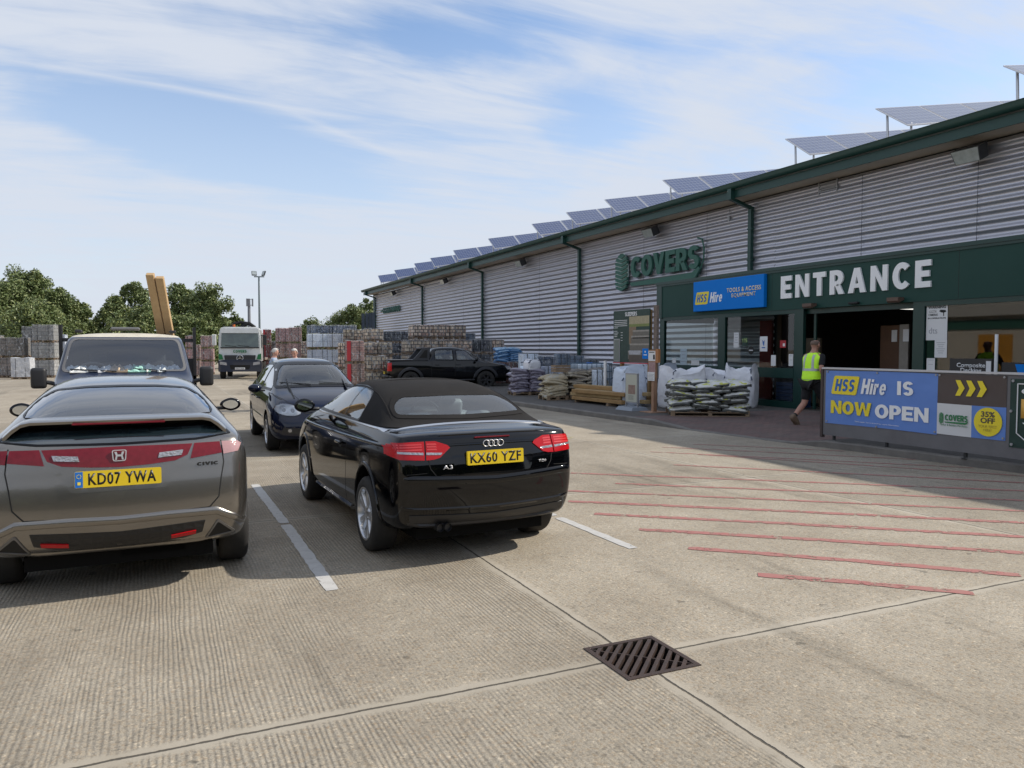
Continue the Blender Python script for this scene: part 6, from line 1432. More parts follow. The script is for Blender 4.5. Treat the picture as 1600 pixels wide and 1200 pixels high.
# ---------------------------------------------------------------- people
def skin(name, verts, edges, rads, m, parent, sub=2, root=0, shift=None):
    me = bpy.data.meshes.new(name); me.from_pydata(verts, edges, []); o = bpy.data.objects.new(name, me); COL.objects.link(o)
    md = o.modifiers.new('k', 'SKIN'); md.use_smooth_shade = True
    sv = me.skin_vertices[0].data
    for i, r in enumerate(rads): sv[i].radius = r if isinstance(r, tuple) else (r, r)
    sv[root].use_root = True
    s = o.modifiers.new('s', 'SUBSURF'); s.levels = sub; s.render_levels = sub
    dg = bpy.context.evaluated_depsgraph_get(); me2 = bpy.data.meshes.new_from_object(o.evaluated_get(dg)); bpy.data.objects.remove(o)
    me2.materials.clear(); me2.materials.append(m); me2.shade_smooth(); q = bpy.data.objects.new(name, me2); COL.objects.link(q); q.parent = parent; return q
def loft(nm, rings, m, parent, ex=.72, n=28, wr=.006):
    """garment as stacked rounded rings (centre, half width, half depth)"""
    bm = B(); R_ = []; rn = random.Random(2)
    for c, a, b in rings:
        c = Vector(c); row = []
        for k in range(n):
            t = 2 * math.pi * k / n; cx = math.copysign(abs(math.cos(t)) ** ex, math.cos(t)); cy = math.copysign(abs(math.sin(t)) ** ex, math.sin(t))
            w = 1 + wr / max(a, .05) * (math.sin(t * 5 + c.z * 23) + .6 * math.sin(t * 9 - c.z * 31))
            row.append(bm.verts.new(c + Vector((cx * a * w, cy * b * w, 0))))
        R_.append(row)
    for a, b in zip(R_, R_[1:]):
        for k in range(n): bm.faces.new((a[k], a[(k + 1) % n], b[(k + 1) % n], b[k]))
    bm.faces.new(R_[-1]); bm.faces.new(R_[0][::-1]); bmesh.ops.recalc_face_normals(bm, faces=bm.faces)
    o = ob(nm, bm, m, parent); md = o.modifiers.new('s', 'SUBSURF'); md.levels = 1; md.render_levels = 1
    dg = bpy.context.evaluated_depsgraph_get(); me = bpy.data.meshes.new_from_object(o.evaluated_get(dg)); o.modifiers.clear(); o.data = me; me.shade_smooth(); return o
def person(loc, rz, label, J, cols, hair='short', vest=False, shorts=False, hands_hold=None, group=None):
    """J: joint positions, facing +Y, X to the figure's right"""
    t = thing('person', loc, rz, label, 'person', group); V = lambda k: Vector(J[k])
    vs, es, rs = [], [], []
    def add(p, r, frm=None):
        vs.append(tuple(p)); rs.append(r); 
        if frm is not None: es.append((frm, len(vs) - 1))
        return len(vs) - 1
    pel = add(V('pelvis'), (.155, .115)); w = add(V('waist'), (.145, .105), pel); ch = add(V('chest'), (.165, .12), w); nb = add(V('neck'), (.062, .062), ch)
    hd = V('head'); up = (hd - V('neck')).normalized(); look = Vector(J.get('look', (0, 1, 0))).normalized()
    n2 = add(V('neck').lerp(hd, .45), .058, nb); h1 = add(hd - up * .035 + look * .012, (.074, .088), n2); h2 = add(hd + up * .055 - look * .006, (.078, .094), h1); h3 = add(hd + up * .105 - look * .01, (.05, .06), h2)
    for s in ('L', 'R'):
        sh = add(V('sh' + s), .062, ch); el = add(V('el' + s), .043, sh); md_ = add(V('el' + s).lerp(V('wr' + s), .4), .042, el); wr = add(V('wr' + s), .028, md_)
        # hand: palm, four fingers, thumb
        d = (V('wr' + s) - V('el' + s)).normalized(); pn = Vector(J.get('palm' + s, (1 if s == 'L' else -1, 0, 0))).normalized(); side = d.cross(pn).normalized(); curl = J.get('curl', .5)
        pm = add(V('wr' + s) + d * .055, (.036, .018), wr)
        for k, (o_, ln) in enumerate(((-.028, .072), (-.010, .080), (.009, .074), (.027, .058))):
            b = add(V('wr' + s) + d * .09 + side * o_, .0095, pm); m_ = add(V('wr' + s) + d * (.09 + ln * .5) + side * o_ * 1.1 + pn * ln * .2 * curl, .0085, b); add(V('wr' + s) + d * (.09 + ln * (1 - .3 * curl)) + side * o_ * 1.1 + pn * ln * .7 * curl, .0075, m_)
        tb = add(V('wr' + s) + d * .045 - side * .040 + pn * .01, .012, pm); add(V('wr' + s) + d * .085 - side * .058 + pn * .02, .0095, tb)
        hp = add(V('hip' + s), .088, pel); kn = add(V('kn' + s), .060, hp); cf = add(V('kn' + s).lerp(V('an' + s), .32), .062, kn); an = add(V('an' + s), .040, cf); ft = add(V('toe' + s).lerp(V('an' + s), .5), .030, an); add(V('toe' + s).lerp(V('an' + s), .15), .022, ft)
    ob_ = skin('body', vs, es, rs, cols['skin'], t)
    # face and ears on the head
    side = look.cross(up).normalized(); bm = B()
    cyl(bm, hd + look * .092 + up * .018, hd + look * .118 - up * .018, .006, .016, 8); ob('nose', bm, cols['skin'], t, 60)
    for sg in (-1, 1):
        bm = B(); bmesh.ops.create_uvsphere(bm, u_segments=8, v_segments=6, radius=1, matrix=Matrix.Translation(hd + side * sg * .082 - look * .005 + up * .0) @ Matrix.Diagonal((.014, .022, .034, 1))); ob('ear', bm, cols['skin'], t, 60)
        bm = B(); bmesh.ops.create_uvsphere(bm, u_segments=8, v_segments=6, radius=.011, matrix=Matrix.Translation(hd + side * sg * .032 + look * .090 + up * .022)); ob('eye', bm, cols.get('eye', MB_['black']), t, 60)
    bm = B(); box(bm, hd + look * .098 - up * .045, (.045, .012, .008), bev=.002); ob('mouth', bm, cols['lip'], t)
    # hair: a cap over the back and top of the head
    bm = B(); bmesh.ops.create_uvsphere(bm, u_segments=24, v_segments=16, radius=1)
    rn = random.Random(3)
    kill = []
    for v in bm.verts:
        c = v.co.copy(); f = c.y; z = c.z
        k_ = 1 if hair != 'cropped' else .96
        v.co = hd + up * (.035 + c.z * (.098 if hair != 'cropped' else .088)) + look * (-.008 + c.y * .104 * k_) + side * (c.x * .087 * k_) + c.normalized() * rn.uniform(-.003, .004)
        if (f > .45 and z < .62) or z < -.55 or (z < .0 and f > .12) or (hair == 'cropped' and (z > .62 or f > .25)): kill.append(v)
    bmesh.ops.delete(bm, geom=kill, context='VERTS'); ob('hair', bm, cols['hair'], t, 80)
    # clothes follow the same bones a little wider
    def cloth(nm, chains, m, sub=2):
        a, e, r = [], [], []
        for ch_ in chains:
            start = ch_[0]
            for i, (p, rad, fr) in enumerate(ch_[1]):
                a.append(tuple(p)); r.append(rad)
                if fr is not None: e.append((fr, len(a) - 1))
        return skin(nm, a, e, r, m, t, sub)
    def torso(nm, g, z0, m):
        P, Wa, Ch, Nk = V('pelvis'), V('waist'), V('chest'), V('neck'); sh = (V('shL') + V('shR')) / 2; hw = (V('shR') - V('shL')).length / 2
        return loft(nm, [(P + Vector((0, 0, z0)), .165 + g, .118 + g), (P + Vector((0, 0, .06)), .168 + g, .120 + g), (Wa, .158 + g, .112 + g), (Wa.lerp(Ch, .55), .172 + g, .120 + g), (Ch, .190 + g, .126 + g), (sh - Vector((0, 0, .035)), hw + .012 + g * .6, .108 + g), (sh + Vector((0, 0, .012)), hw * .86, .082 + g), (sh.lerp(Nk, .45) + Vector((0, 0, .012)), .098, .072 + g), (Nk - up * .012, .064, .064)], m, t)
    torso('shirt', .004, -.02, cols['top'])
    for s in ('L', 'R'):
        E_ = V('el' + s); S_ = V('sh' + s); ch_ = [(S_ + (V('chest') - S_) * .22, .070, None), (S_, .064, 0), (S_.lerp(E_, .5), .060, 1)]
        if cols.get('long'): ch_ += [(E_, .054, 2), (E_.lerp(V('wr' + s), .9), .040, 3)]
        else: ch_.append((S_.lerp(E_, .85), .060, 2))
        cloth('sleeve', [(0, ch_)], cols['top'])
    leg = [(V('pelvis'), (.170, .130), None)]
    for s in ('L', 'R'):
        i0 = len(leg); k = 1.0
        leg.append((V('hip' + s), .104, 0)); 
        if shorts: leg.append((V('hip' + s).lerp(V('kn' + s), .55), .092, i0)); leg.append((V('hip' + s).lerp(V('kn' + s), .95), .088, i0 + 1))
        else: leg.append((V('kn' + s), .078, i0)); leg.append((V('an' + s) + (V('kn' + s) - V('an' + s)) * .12, .062, i0 + 1))
    cloth('shorts' if shorts else 'trousers', [(0, leg)], cols['leg'])
    if vest:
        v = torso('hi_vis_vest', .022, -.06, cols['vest'])
        # reflective bands are thin loops wrapped on the vest
        bv = BVHTree.FromPolygons([q.co.copy() for q in v.data.vertices], [tuple(p.vertices) for p in v.data.polygons])
        def band(z, hgt, nm):
            c = V('pelvis').lerp(V('chest'), (z - V('pelvis').z) / (V('chest').z - V('pelvis').z)); bm = B(); pr = None
            for k in range(33):
                a = 2 * math.pi * k / 32; d = Vector((math.cos(a), math.sin(a), 0)); cur = []
                for dz in (-hgt / 2, hgt / 2):
                    o_ = Vector((c.x, c.y, z + dz)); h = bv.ray_cast(o_ + d * .6, -d); cur.append(bm.verts.new((h[0] if h[0] else o_ + d * .18) + d * .004))
                if pr: bm.faces.new((pr[0], cur[0], cur[1], pr[1]))
                pr = cur
            ob(nm, bm, cols['band'], v)
        z0 = V('pelvis').z; band(z0 + .0, .05, 'reflective_band'); band(z0 + .225, .05, 'reflective_band')
        for sx in (-.105, .105):
            bm = B(); pr = None
            for k in range(15):
                z = z0 + .25 + k * (V('neck').z - .03 - z0 - .25) / 14; cur = []
                for dx in (-.025, .025):
                    h = bv.ray_cast(Vector((V('chest').x + sx * (1 - .1 * k / 14) + dx, V('chest').y - .6, z)), Vector((0, 1, 0)))
                    if h[0]: cur.append(bm.verts.new(h[0] + Vector((0, -.004, 0))))
                if len(cur) < 2: break
                if pr: bm.faces.new((pr[0], cur[0], cur[1], pr[1]))
                pr = cur
            ob('reflective_band', bm, cols['band'], v)
    for s in ('L', 'R'):
        an, toe = V('an' + s), V('toe' + s); d = (toe - an); kd = (V('kn' + s) - an).normalized(); back = -d.normalized(); sh = [(an - kd * .02, .066, None), (an.lerp(toe, .5), .062, 0), (toe + d.normalized() * .03, .052, 1), (an + kd * .10, .064, 0), (an - kd * .045 + back * .045, .050, 0)]
        cloth('shoe', [(0, sh)], cols['shoe'])
        if shorts: cloth('sock', [(0, [(an, .046, None), (an + (V('kn' + s) - an).normalized() * .14, .050, 0)])], cols['sock'])
    return t
MK = dict(skin=mat('skin', (.42, .22, .155), .5, vary=(20, .5, (.36, .17, .12))), skin2=mat('skin_pale', (.50, .29, .22), .5, vary=(20, .5, (.42, .22, .16))), lip=mat('lip', (.30, .10, .09), .5), hair_g=mat('grey_brown_hair', (.15, .105, .08), .8, bump=(120, .006)), hair_w=mat('white_hair', (.55, .53, .50), .8, bump=(90, .008)), vest=mat('hi_vis', (.52, .90, .03), .6, bump=(7, .03, 4), emit=(.5, 1, .03, .06)), band=mat('reflective', (.42, .44, .44), .35, .3), blackc=mat('black_cloth', (.012, .012, .014), .9, bump=(8, .03, 4)), boot=mat('brown_boot', (.15, .10, .065), .7), sock=mat('dark_sock', (.02, .02, .02), .9),
    shirt1=mat('pale_shirt', (.30, .38, .50), .8, bump=(9, .02, 4)), shirt2=mat('striped_shirt', (.42, .44, .50), .8, bump=(9, .02, 4)), trous=mat('navy_trousers', (.03, .035, .05), .85), trous2=mat('stone_trousers', (.25, .22, .18), .85))
H0 = .98
walk = dict(pelvis=(0, 0, .96), waist=(0, .02, 1.14), chest=(0, .05, 1.36), neck=(0, .06, 1.555), head=(0, .085, 1.685), look=(0, 1, -.12), shL=(-.195, .04, 1.475), shR=(.195, .06, 1.475), elL=(-.26, .15, 1.22), elR=(.27, -.06, 1.20), wrL=(-.24, .36, 1.10), wrR=(.27, .06, .98), palmL=(1, 0, 0), palmR=(-1, 0, 0),
    hipL=(-.10, 0, .90), hipR=(.10, 0, .90), knL=(-.10, -.06, .50), anL=(-.10, -.36, .20), toeL=(-.10, -.235, .045), knR=(.11, .24, .52), anR=(.11, .22, .09), toeR=(.11, .39, .035))
tP = person((12.55, 12.15, .06), R(-88), 'man in bright yellow hi-vis vest, black shorts and brown boots walking in at the entrance', walk, dict(skin=MK['skin'], lip=MK['lip'], hair=MK['hair_g'], top=MK['blackc'], leg=MK['blackc'], shoe=MK['boot'], sock=MK['sock'], vest=MK['vest'], band=MK['band']), hair='cropped', vest=True, shorts=True)
tP.scale = (1.12, 1.12, 1.03)
x_, y_ = at(427, 21.5)
std = dict(pelvis=(0, 0, .93), waist=(0, .0, 1.10), chest=(0, .01, 1.31), neck=(0, .03, 1.49), head=(0, .06, 1.61), look=(0, 1, -.25), shL=(-.185, .02, 1.43), shR=(.185, .02, 1.43), elL=(-.24, .02, 1.16), elR=(.24, .02, 1.16), wrL=(-.12, .25, 1.20), wrR=(.12, .25, 1.20), palmL=(1, 0, -.2), palmR=(-1, 0, -.2),
    hipL=(-.095, 0, .87), hipR=(.095, 0, .87), knL=(-.10, .02, .48), anL=(-.10, 0, .09), toeL=(-.12, .15, .035), knR=(.10, .02, .48), anR=(.10, 0, .09), toeR=(.12, .15, .035))
p1 = person((x_, y_, 0), R(-100), 'white-haired man in profile, left of the two standing behind the dark blue car', std, dict(skin=MK['skin2'], lip=MK['lip'], hair=MK['hair_w'], top=MK['shirt1'], leg=MK['trous'], shoe=MK['blackc'], long=True)); p1.scale = (1.0,) * 3
x_, y_ = at(461, 21.5)
std2 = dict(std); std2['look'] = (0, 1, -.5); std2['head'] = (0, .075, 1.60)
p2 = person((x_, y_, 0), R(160), 'white-haired man looking down at a paper, right of the two behind the dark blue car', std2, dict(skin=MK['skin2'], lip=MK['lip'], hair=MK['hair_w'], top=MK['shirt2'], leg=MK['trous2'], shoe=MK['blackc'], long=True)); p2.scale = (1.0,) * 3
t = ob('paper_sheet', box(B(), (0, 0, 0), (.28, .21, .004)), MB_['paper']); t.location = (x_ - .14, y_ - .36, 1.28); t.rotation_euler = (R(35), 0, R(160)); tag(t, 'white sheet of paper held by the right-hand old man', 'paper')
# ---------------------------------------------------------------- stacked goods
def brickmat(name, c1, c2, mort, bw, bh, ms=.012, off=.5, bump=.01, rough=.85, film=.0, noise=.35, axis=None):
    M = mat(name, c1, rough); N, L = nodes(M); b = N['Principled BSDF']
    tc = N.new('ShaderNodeTexCoord'); sp = N.new('ShaderNodeSeparateXYZ'); L.new(tc.outputs['Object'], sp.inputs[0])
    ad = N.new('ShaderNodeMath'); ad.operation = 'ADD'; L.new(sp.outputs[0], ad.inputs[0]); L.new(sp.outputs[1], ad.inputs[1])
    cb = N.new('ShaderNodeCombineXYZ'); L.new(ad.outputs[0], cb.inputs[0]); L.new(sp.outputs[2], cb.inputs[1])
    oi = N.new('ShaderNodeObjectInfo')
    br = N.new('ShaderNodeTexBrick'); L.new(cb.outputs[0], br.inputs[0]); br.offset = off; br.inputs['Scale'].default_value = 1; br.inputs['Brick Width'].default_value = bw; br.inputs['Row Height'].default_value = bh; br.inputs['Mortar Size'].default_value = ms; br.inputs['Bias'].default_value = 0
    br.inputs['Color1'].default_value = (*c1, 1); br.inputs['Color2'].default_value = (*c2, 1); br.inputs['Mortar'].default_value = (*mort, 1)
    nz = N.new('ShaderNodeTexNoise'); nz.noise_dimensions = '4D'; nz.inputs['Scale'].default_value = 3.2; nz.inputs['Detail'].default_value = 7; nz.inputs['Roughness'].default_value = .7; L.new(tc.outputs['Object'], nz.inputs[0])
    mu = N.new('ShaderNodeMath'); mu.operation = 'MULTIPLY'; L.new(oi.outputs['Random'], mu.inputs[0]); mu.inputs[1].default_value = 40; L.new(mu.outputs[0], nz.inputs['W'])
    rp = N.new('ShaderNodeMapRange'); L.new(nz.outputs[0], rp.inputs[0]); rp.inputs[1].default_value = .3; rp.inputs[2].default_value = .7; rp.inputs[3].default_value = 1 - noise; rp.inputs[4].default_value = 1 + noise
    hs = N.new('ShaderNodeHueSaturation'); sa = N.new('ShaderNodeMath'); sa.operation = 'MULTIPLY_ADD'; L.new(oi.outputs['Random'], sa.inputs[0]); sa.inputs[1].default_value = .7; sa.inputs[2].default_value = .65; L.new(sa.outputs[0], hs.inputs['Value'])
    hu = N.new('ShaderNodeMath'); hu.operation = 'MULTIPLY_ADD'; L.new(oi.outputs['Random'], hu.inputs[0]); hu.inputs[1].default_value = -.03; hu.inputs[2].default_value = .512; L.new(hu.outputs[0], hs.inputs['Hue'])
    mx = N.new('ShaderNodeMix'); mx.data_type = 'RGBA'; mx.blend_type = 'MULTIPLY'; mx.inputs[0].default_value = 1; L.new(br.outputs[0], mx.inputs[6])
    c3 = N.new('ShaderNodeCombineColor'); [L.new(rp.outputs[0], c3.inputs[i]) for i in range(3)]; L.new(c3.outputs[0], mx.inputs[7]); L.new(mx.outputs[2], hs.inputs['Color']); L.new(hs.outputs[0], b.inputs['Base Color'])
    bp = N.new('ShaderNodeBump'); bp.inputs['Distance'].default_value = bump; bp.invert = True; L.new(br.outputs['Fac'], bp.inputs['Height']); L.new(bp.outputs[0], b.inputs['Normal'])
    return M
def filmmat():
    """creased clear polythene: partly see-through, shiny on its folds"""
    M = bpy.data.materials.new('shrink_wrap'); M.use_nodes = True; nt = M.node_tree; N = nt.nodes; L = nt.links
    b = N['Principled BSDF']; b.inputs['Base Color'].default_value = (.62, .64, .66, 1); b.inputs['Roughness'].default_value = .18; b.inputs['Coat Weight'].default_value = .6
    tc = N.new('ShaderNodeTexCoord'); mp = N.new('ShaderNodeMapping'); mp.inputs['Scale'].default_value = (2.6, 2.6, 1.1); mp.inputs['Rotation'].default_value = (.3, .2, .4); L.new(tc.outputs['Object'], mp.inputs[0])
    n = N.new('ShaderNodeTexNoise'); n.inputs['Scale'].default_value = 2.6; n.inputs['Detail'].default_value = 7; n.inputs['Roughness'].default_value = .65; n.inputs['Distortion'].default_value = 1.2; L.new(mp.outputs[0], n.inputs[0])
    r = N.new('ShaderNodeMapRange'); L.new(n.outputs[0], r.inputs[0]); r.inputs[1].default_value = .50; r.inputs[2].default_value = .66; r.inputs[3].default_value = .10; r.inputs[4].default_value = .62; L.new(r.outputs[0], b.inputs['Alpha'])
    bp = N.new('ShaderNodeBump'); bp.inputs['Distance'].default_value = .06; L.new(n.outputs[0], bp.inputs['Height']); L.new(bp.outputs[0], b.inputs['Normal'])
    return M
MP = dict(
    grey=brickmat('grey_blocks', (.26, .26, .25), (.21, .21, .205), (.10, .10, .10), .44, .215), brown=brickmat('brown_blocks', (.20, .165, .14), (.155, .135, .12), (.07, .06, .055), .44, .215),
    pink=brickmat('pink_bricks', (.44, .27, .235), (.36, .21, .185), (.20, .13, .12), .22, .105, .014), red=brickmat('red_bricks', (.27, .055, .035), (.20, .045, .035), (.07, .03, .03), .22, .075, .01),
    cream=brickmat('mottled_bricks', (.64, .54, .40), (.30, .18, .12), (.09, .07, .055), .215, .17, .022, noise=.5), white=brickmat('white_blocks', (.60, .66, .76), (.56, .63, .74), (.30, .36, .48), .62, .44, .006, off=0, noise=.18),
    dark=brickmat('dark_blocks', (.055, .065, .085), (.12, .13, .16), (.02, .02, .03), .22, .25, .02, noise=.6), slate=brickmat('slate_blue_blocks', (.16, .20, .27), (.11, .145, .21), (.05, .07, .10), .4, .2, .012), brownred=brickmat('brown_red_bricks', (.17, .055, .038), (.12, .042, .034), (.04, .02, .018), .22, .075, .01),
    wood=mat('pallet_wood', (.30, .21, .13), .8, vary=(5, .4, (.17, .12, .08)), bump=(30, .004)), film=filmmat(), blue=mat('blue_wrap', (.02, .16, .42), .35, vary=(3, .5, (.06, .28, .60)), bump=(6, .05)), strap=mat('pack_strap', (.03, .03, .03), .5),
    redtape=mat('red_wrap', (.42, .03, .04), .4), wfilm=mat('white_wrap', (.55, .56, .58), .35, bump=(7, .06), vary=(4, .5, (.40, .42, .46))))
CACHE = {}
def pallet_mesh(w, d):
    bm = B()
    for k in range(5): x = -w / 2 + .05 + k * (w - .1) / 4; box(bm, (x, 0, .125), (.10, d, .02))
    for y in (-d / 2 + .05, 0, d / 2 - .05): box(bm, (0, y, .095), (w, .09, .02)); box(bm, (0, y, .012), (w, .09, .02))
    for x in (-w / 2 + .05, 0, w / 2 - .05):
        for y in (-d / 2 + .05, 0, d / 2 - .05): box(bm, (x, y, .053), (.09, .09, .065))
    return bm
def pack(px0, px1, f, z0, h, kind, label, depth=None, wrap=True, wood=True, rz=None, group='stacked pallet packs in the yard', cap=False, name='pallet_pack', cat='pallet of materials', strip_=None):
    w = (px1 - px0) / 1200 * f / 1.0; xc, yc = at((px0 + px1) / 2, f)
    d = depth or min(1.15, w)
    rz = R(-8) + R(random.uniform(-3, 3)) if rz is None else rz
    # centre lies half a depth behind the seen face
    xc += math.sin(R(24.6 - 0)) * d / 2 * .6; yc += math.cos(R(24.6)) * d / 2 * .6
    t = thing(name, (xc, yc, z0), rz, label, cat, group)
    hb = .135 if wood else 0
    if wood:
        k = ('p', round(w, 2), round(d, 2))
        if k in CACHE: o = bpy.data.objects.new('pallet', CACHE[k]); COL.objects.link(o); o.parent = t
        else: o = ob('pallet', pallet_mesh(w, d), MP['wood'], t); CACHE[k] = o.data
    bm = B(); rn = random.Random(int(px0 * 7 + z0 * 31))
    box(bm, (0, 0, (hb + h) / 2), (w * .98, d * .98, h - hb - .01), bev=.015)
    ob('blocks', bm, MP[kind], t)
    if wrap:
        bm = B(); box(bm, (0, 0, (hb + h) / 2 + .01), (w * 1.0, d * 1.0, h - hb + .02))
        bmesh.ops.subdivide_edges(bm, edges=bm.edges[:], cuts=5, use_grid_fill=True)
        for v in bm.verts:
            v.co += Vector((rn.uniform(-.012, .012), rn.uniform(-.012, .012), rn.uniform(-.008, .008)))
            if v.co.z > h - .05: v.co.z += .02 * math.sin(v.co.x * 9 + px0) + rn.uniform(0, .03)
        ob('shrink_wrap', bm, MP['film'] if wrap is True else MP[wrap], t, 60)
    for q in (-.25, .25):
        bm = B(); box(bm, (q * w, 0, (hb + h) / 2), (.02, d + .012, h - hb + .012)); ob('strap', bm, MP['strap'], t)
    if strip_:
        bm = B(); box(bm, (-w * .38, -d / 2 - .02, (hb + h) / 2), (w * .22, .02, h - hb)); ob('wrap_label', bm, MP[strip_], t)
    return t
LV = {1: [''], 2: ['lower', 'upper'], 3: ['bottom', 'middle', 'top'], 4: ['lowest', 'second', 'third', 'top'], 5: ['lowest', 'second', 'third', 'fourth', 'top']}
def stack(px0, px1, f, ztop, n, kind, where, desc, **k):
    h = ztop / n
    for i in range(n):
        lev = LV[n][i]
        pack(px0, px1, f, i * h, h, kind, (f'{lev} {desc}, {where}' if n > 1 else f'{desc} {where}'), **k)
Z = lambda py, f: 1.72 + (545 - py) * f / 1200
# left of the yard, behind the cream-roofed van
stack(-14, 1, 46, Z(525, 46), 2, 'brown', 'cut off by the left edge', 'brown block pack')
stack(3, 36, 46, Z(528, 46), 2, 'brown', 'at the far left edge of the yard', 'brown concrete block pack')
stack(18, 44, 43.5, Z(560, 43.5), 1, 'grey', 'in front of the far left stack', 'low white-wrapped grey block pack', wrap='wfilm')
stack(36, 54, 49.5, Z(511, 49.5), 3, 'grey', 'left of and behind the tallest grey stack', 'weathered grey block pack')
stack(53, 83, 46, Z(508, 46), 3, 'grey', 'in the tallest stack left of the van', 'pale grey concrete block pack')
stack(84, 101, 48, Z(523, 48), 2, 'white', 'half hidden by the left side of the van', 'white block pack')
stack(290, 303, 50, Z(525, 50), 3, 'pink', 'just right of the van cab', 'pinkish brick pack')
stack(300, 312, 47.5, Z(539, 47.5), 2, 'pink', 'in front, between van and truck', 'pink brick pack')
stack(313, 332, 52, Z(525, 52), 3, 'pink', 'behind the flat bed of the white truck', 'pink brick pack')
stack(411, 423, 50, Z(515, 50), 3, 'red', 'right behind the white truck', 'red brick pack with red printed wrap', strip_='redtape')
stack(424, 434, 54, Z(534, 54), 2, 'brown', 'low between red and pink stacks', 'dull brown pack')
stack(430, 450, 52, Z(513, 52), 3, 'pink', 'left stack of two behind the old men', 'shaded pink brick pack')
stack(450, 470, 50, Z(512, 50), 3, 'pink', 'right stack of two behind the old men', 'pink brick pack')
stack(470, 480, 50, Z(534, 50), 2, 'cream', 'narrow, between pink and white stacks', 'mottled brick pack')
stack(478, 509, 42, Z(522, 42), 3, 'white', 'left column of the white wall of blocks', 'pale blue-white block pack')
stack(510, 538, 42, Z(522, 42), 3, 'white', 'right column of the white wall of blocks', 'pale blue-white block pack')
for i, (a, b, l) in enumerate(((479, 499, 'leftmost'), (500, 518, 'second'), (519, 540, 'third'), (541, 556, 'rightmost'))): pack(a, b, 43.5, Z(522, 43.5) + .05, .42, 'slate', f'translucent blue-grey crate, {l} on top of the white blocks', wood=False)
stack(528, 541, 37.5, Z(536, 37.5), 3, 'cream', 'narrow, left of the dark red wrapped stack', 'mottled cream brick pack')
stack(539, 566, 35, Z(533, 35), 2, 'pink', 'red-edged stack right behind the dark blue car', 'wrapped dusky brick pack', strip_='redtape')
stack(536, 552, 41, Z(515, 41), 4, 'cream', 'left of three cream stacks beyond the blue car', 'cream and brown brick pack', rz=R(-6))
stack(553, 568, 41, Z(516, 41), 4, 'cream', 'middle of three cream stacks beyond the blue car', 'cream and brown brick pack', rz=R(-6))
stack(568, 596, 40, Z(514, 40), 4, 'cream', 'widest of three cream stacks beyond the blue car', 'cream and brown brick pack', rz=R(-6))
stack(567, 588, 37, Z(536, 37), 3, 'cream', 'left of the two lower stacks near the pickup tail', 'mottled brick pack')
stack(589, 611, 37, Z(536, 37), 3, 'cream', 'right of the two lower stacks near the pickup tail', 'mottled brick pack')
stack(571, 601, 33.5, Z(557, 33.5), 2, 'cream', 'with blue sheeting, low beside the pickup tailgate', 'dark mottled brick pack', wrap='blue' if False else True)
for i, (a, b, l) in enumerate(((597, 611, 'left'), (612, 626, 'middle'), (627, 640, 'right'))): stack(a, b, 44, Z(518, 44), 4, 'dark', f'{l} of three dark stacks above pickup bed', 'dark blue wrapped pack')
for a, b, l in ((640, 673, 'leftmost'), (676, 699, 'middle'), (702, 725, 'rightmost')): stack(a, b, 41, Z(508, 41), 4, 'cream', f'{l} of three highest stacks above pickup cab', 'mottled cream brick pack', rz=R(-4))
for a, b, l in ((629, 662, 'first'), (664, 688, 'second'), (690, 712, 'third'), (714, 735, 'fourth')): stack(a, b, 38, Z(532, 38), 3, 'cream', f'{l} from left in row behind pickup cab', 'brown mottled brick pack', rz=R(-4))
stack(725, 741, 43, Z(521, 43), 4, 'slate', 'slim, at the right end of the highest stacks', 'blue-grey block pack')
for a, b, l in ((736, 749, 'first'), (750, 767, 'second'), (768, 786, 'third')): stack(a, b, 38.5, Z(531, 38.5), 3, 'dark' if l != 'third' else 'cream', f'{l} of the dark stacks above the pickup bonnet', 'dark wrapped pack')
stack(795, 824, 35, Z(566, 35), 2, 'brownred', 'low beyond the pickup nose, under blue sacks', 'brown-red brick pack')
stack(762, 794, 35.5, Z(566, 35.5), 2, 'brownred', 'low behind the pickup bonnet', 'brown-red brick pack')

# ---------------------------------------------------------------- sacks
def sackmesh(seed, L_=.62, W_=.43, H_=.125):
    bm = B(); bmesh.ops.create_cube(bm, size=2); bmesh.ops.subdivide_edges(bm, edges=bm.edges[:], cuts=5, use_grid_fill=True)
    rn = random.Random(seed); ph = [rn.uniform(0, 6) for _ in range(6)]
    for v in bm.verts:
        x, y, z = v.co
        r = (1 - abs(x) ** 3.2) ** .42 * (1 - abs(y) ** 3.2) ** .42 if abs(x) < 1 and abs(y) < 1 else 0
        r = .42 + .58 * r
        zz = z * r * (1 + .13 * math.sin(x * 3 + ph[0]) + .10 * math.sin(y * 4 + ph[1]))
        if z > 0: zz += .10 * math.sin(x * 7 + y * 3 + ph[2]) * r
        sag = -.55 * (abs(x) ** 3 * .8 + .6 * abs(y) ** 4)
        v.co = Vector((x * L_ / 2 * (1 - .05 * abs(y) ** 4 * (1 if z else 1)) + .012 * math.sin(y * 6 + ph[3]), y * W_ / 2 * (1 - .06 * abs(x) ** 4) + .010 * math.sin(x * 7 + ph[4]), (zz + sag) * H_ / 2))
    me = bpy.data.meshes.new('sack'); bm.to_mesh(me); bm.free(); me.shade_smooth(); return me
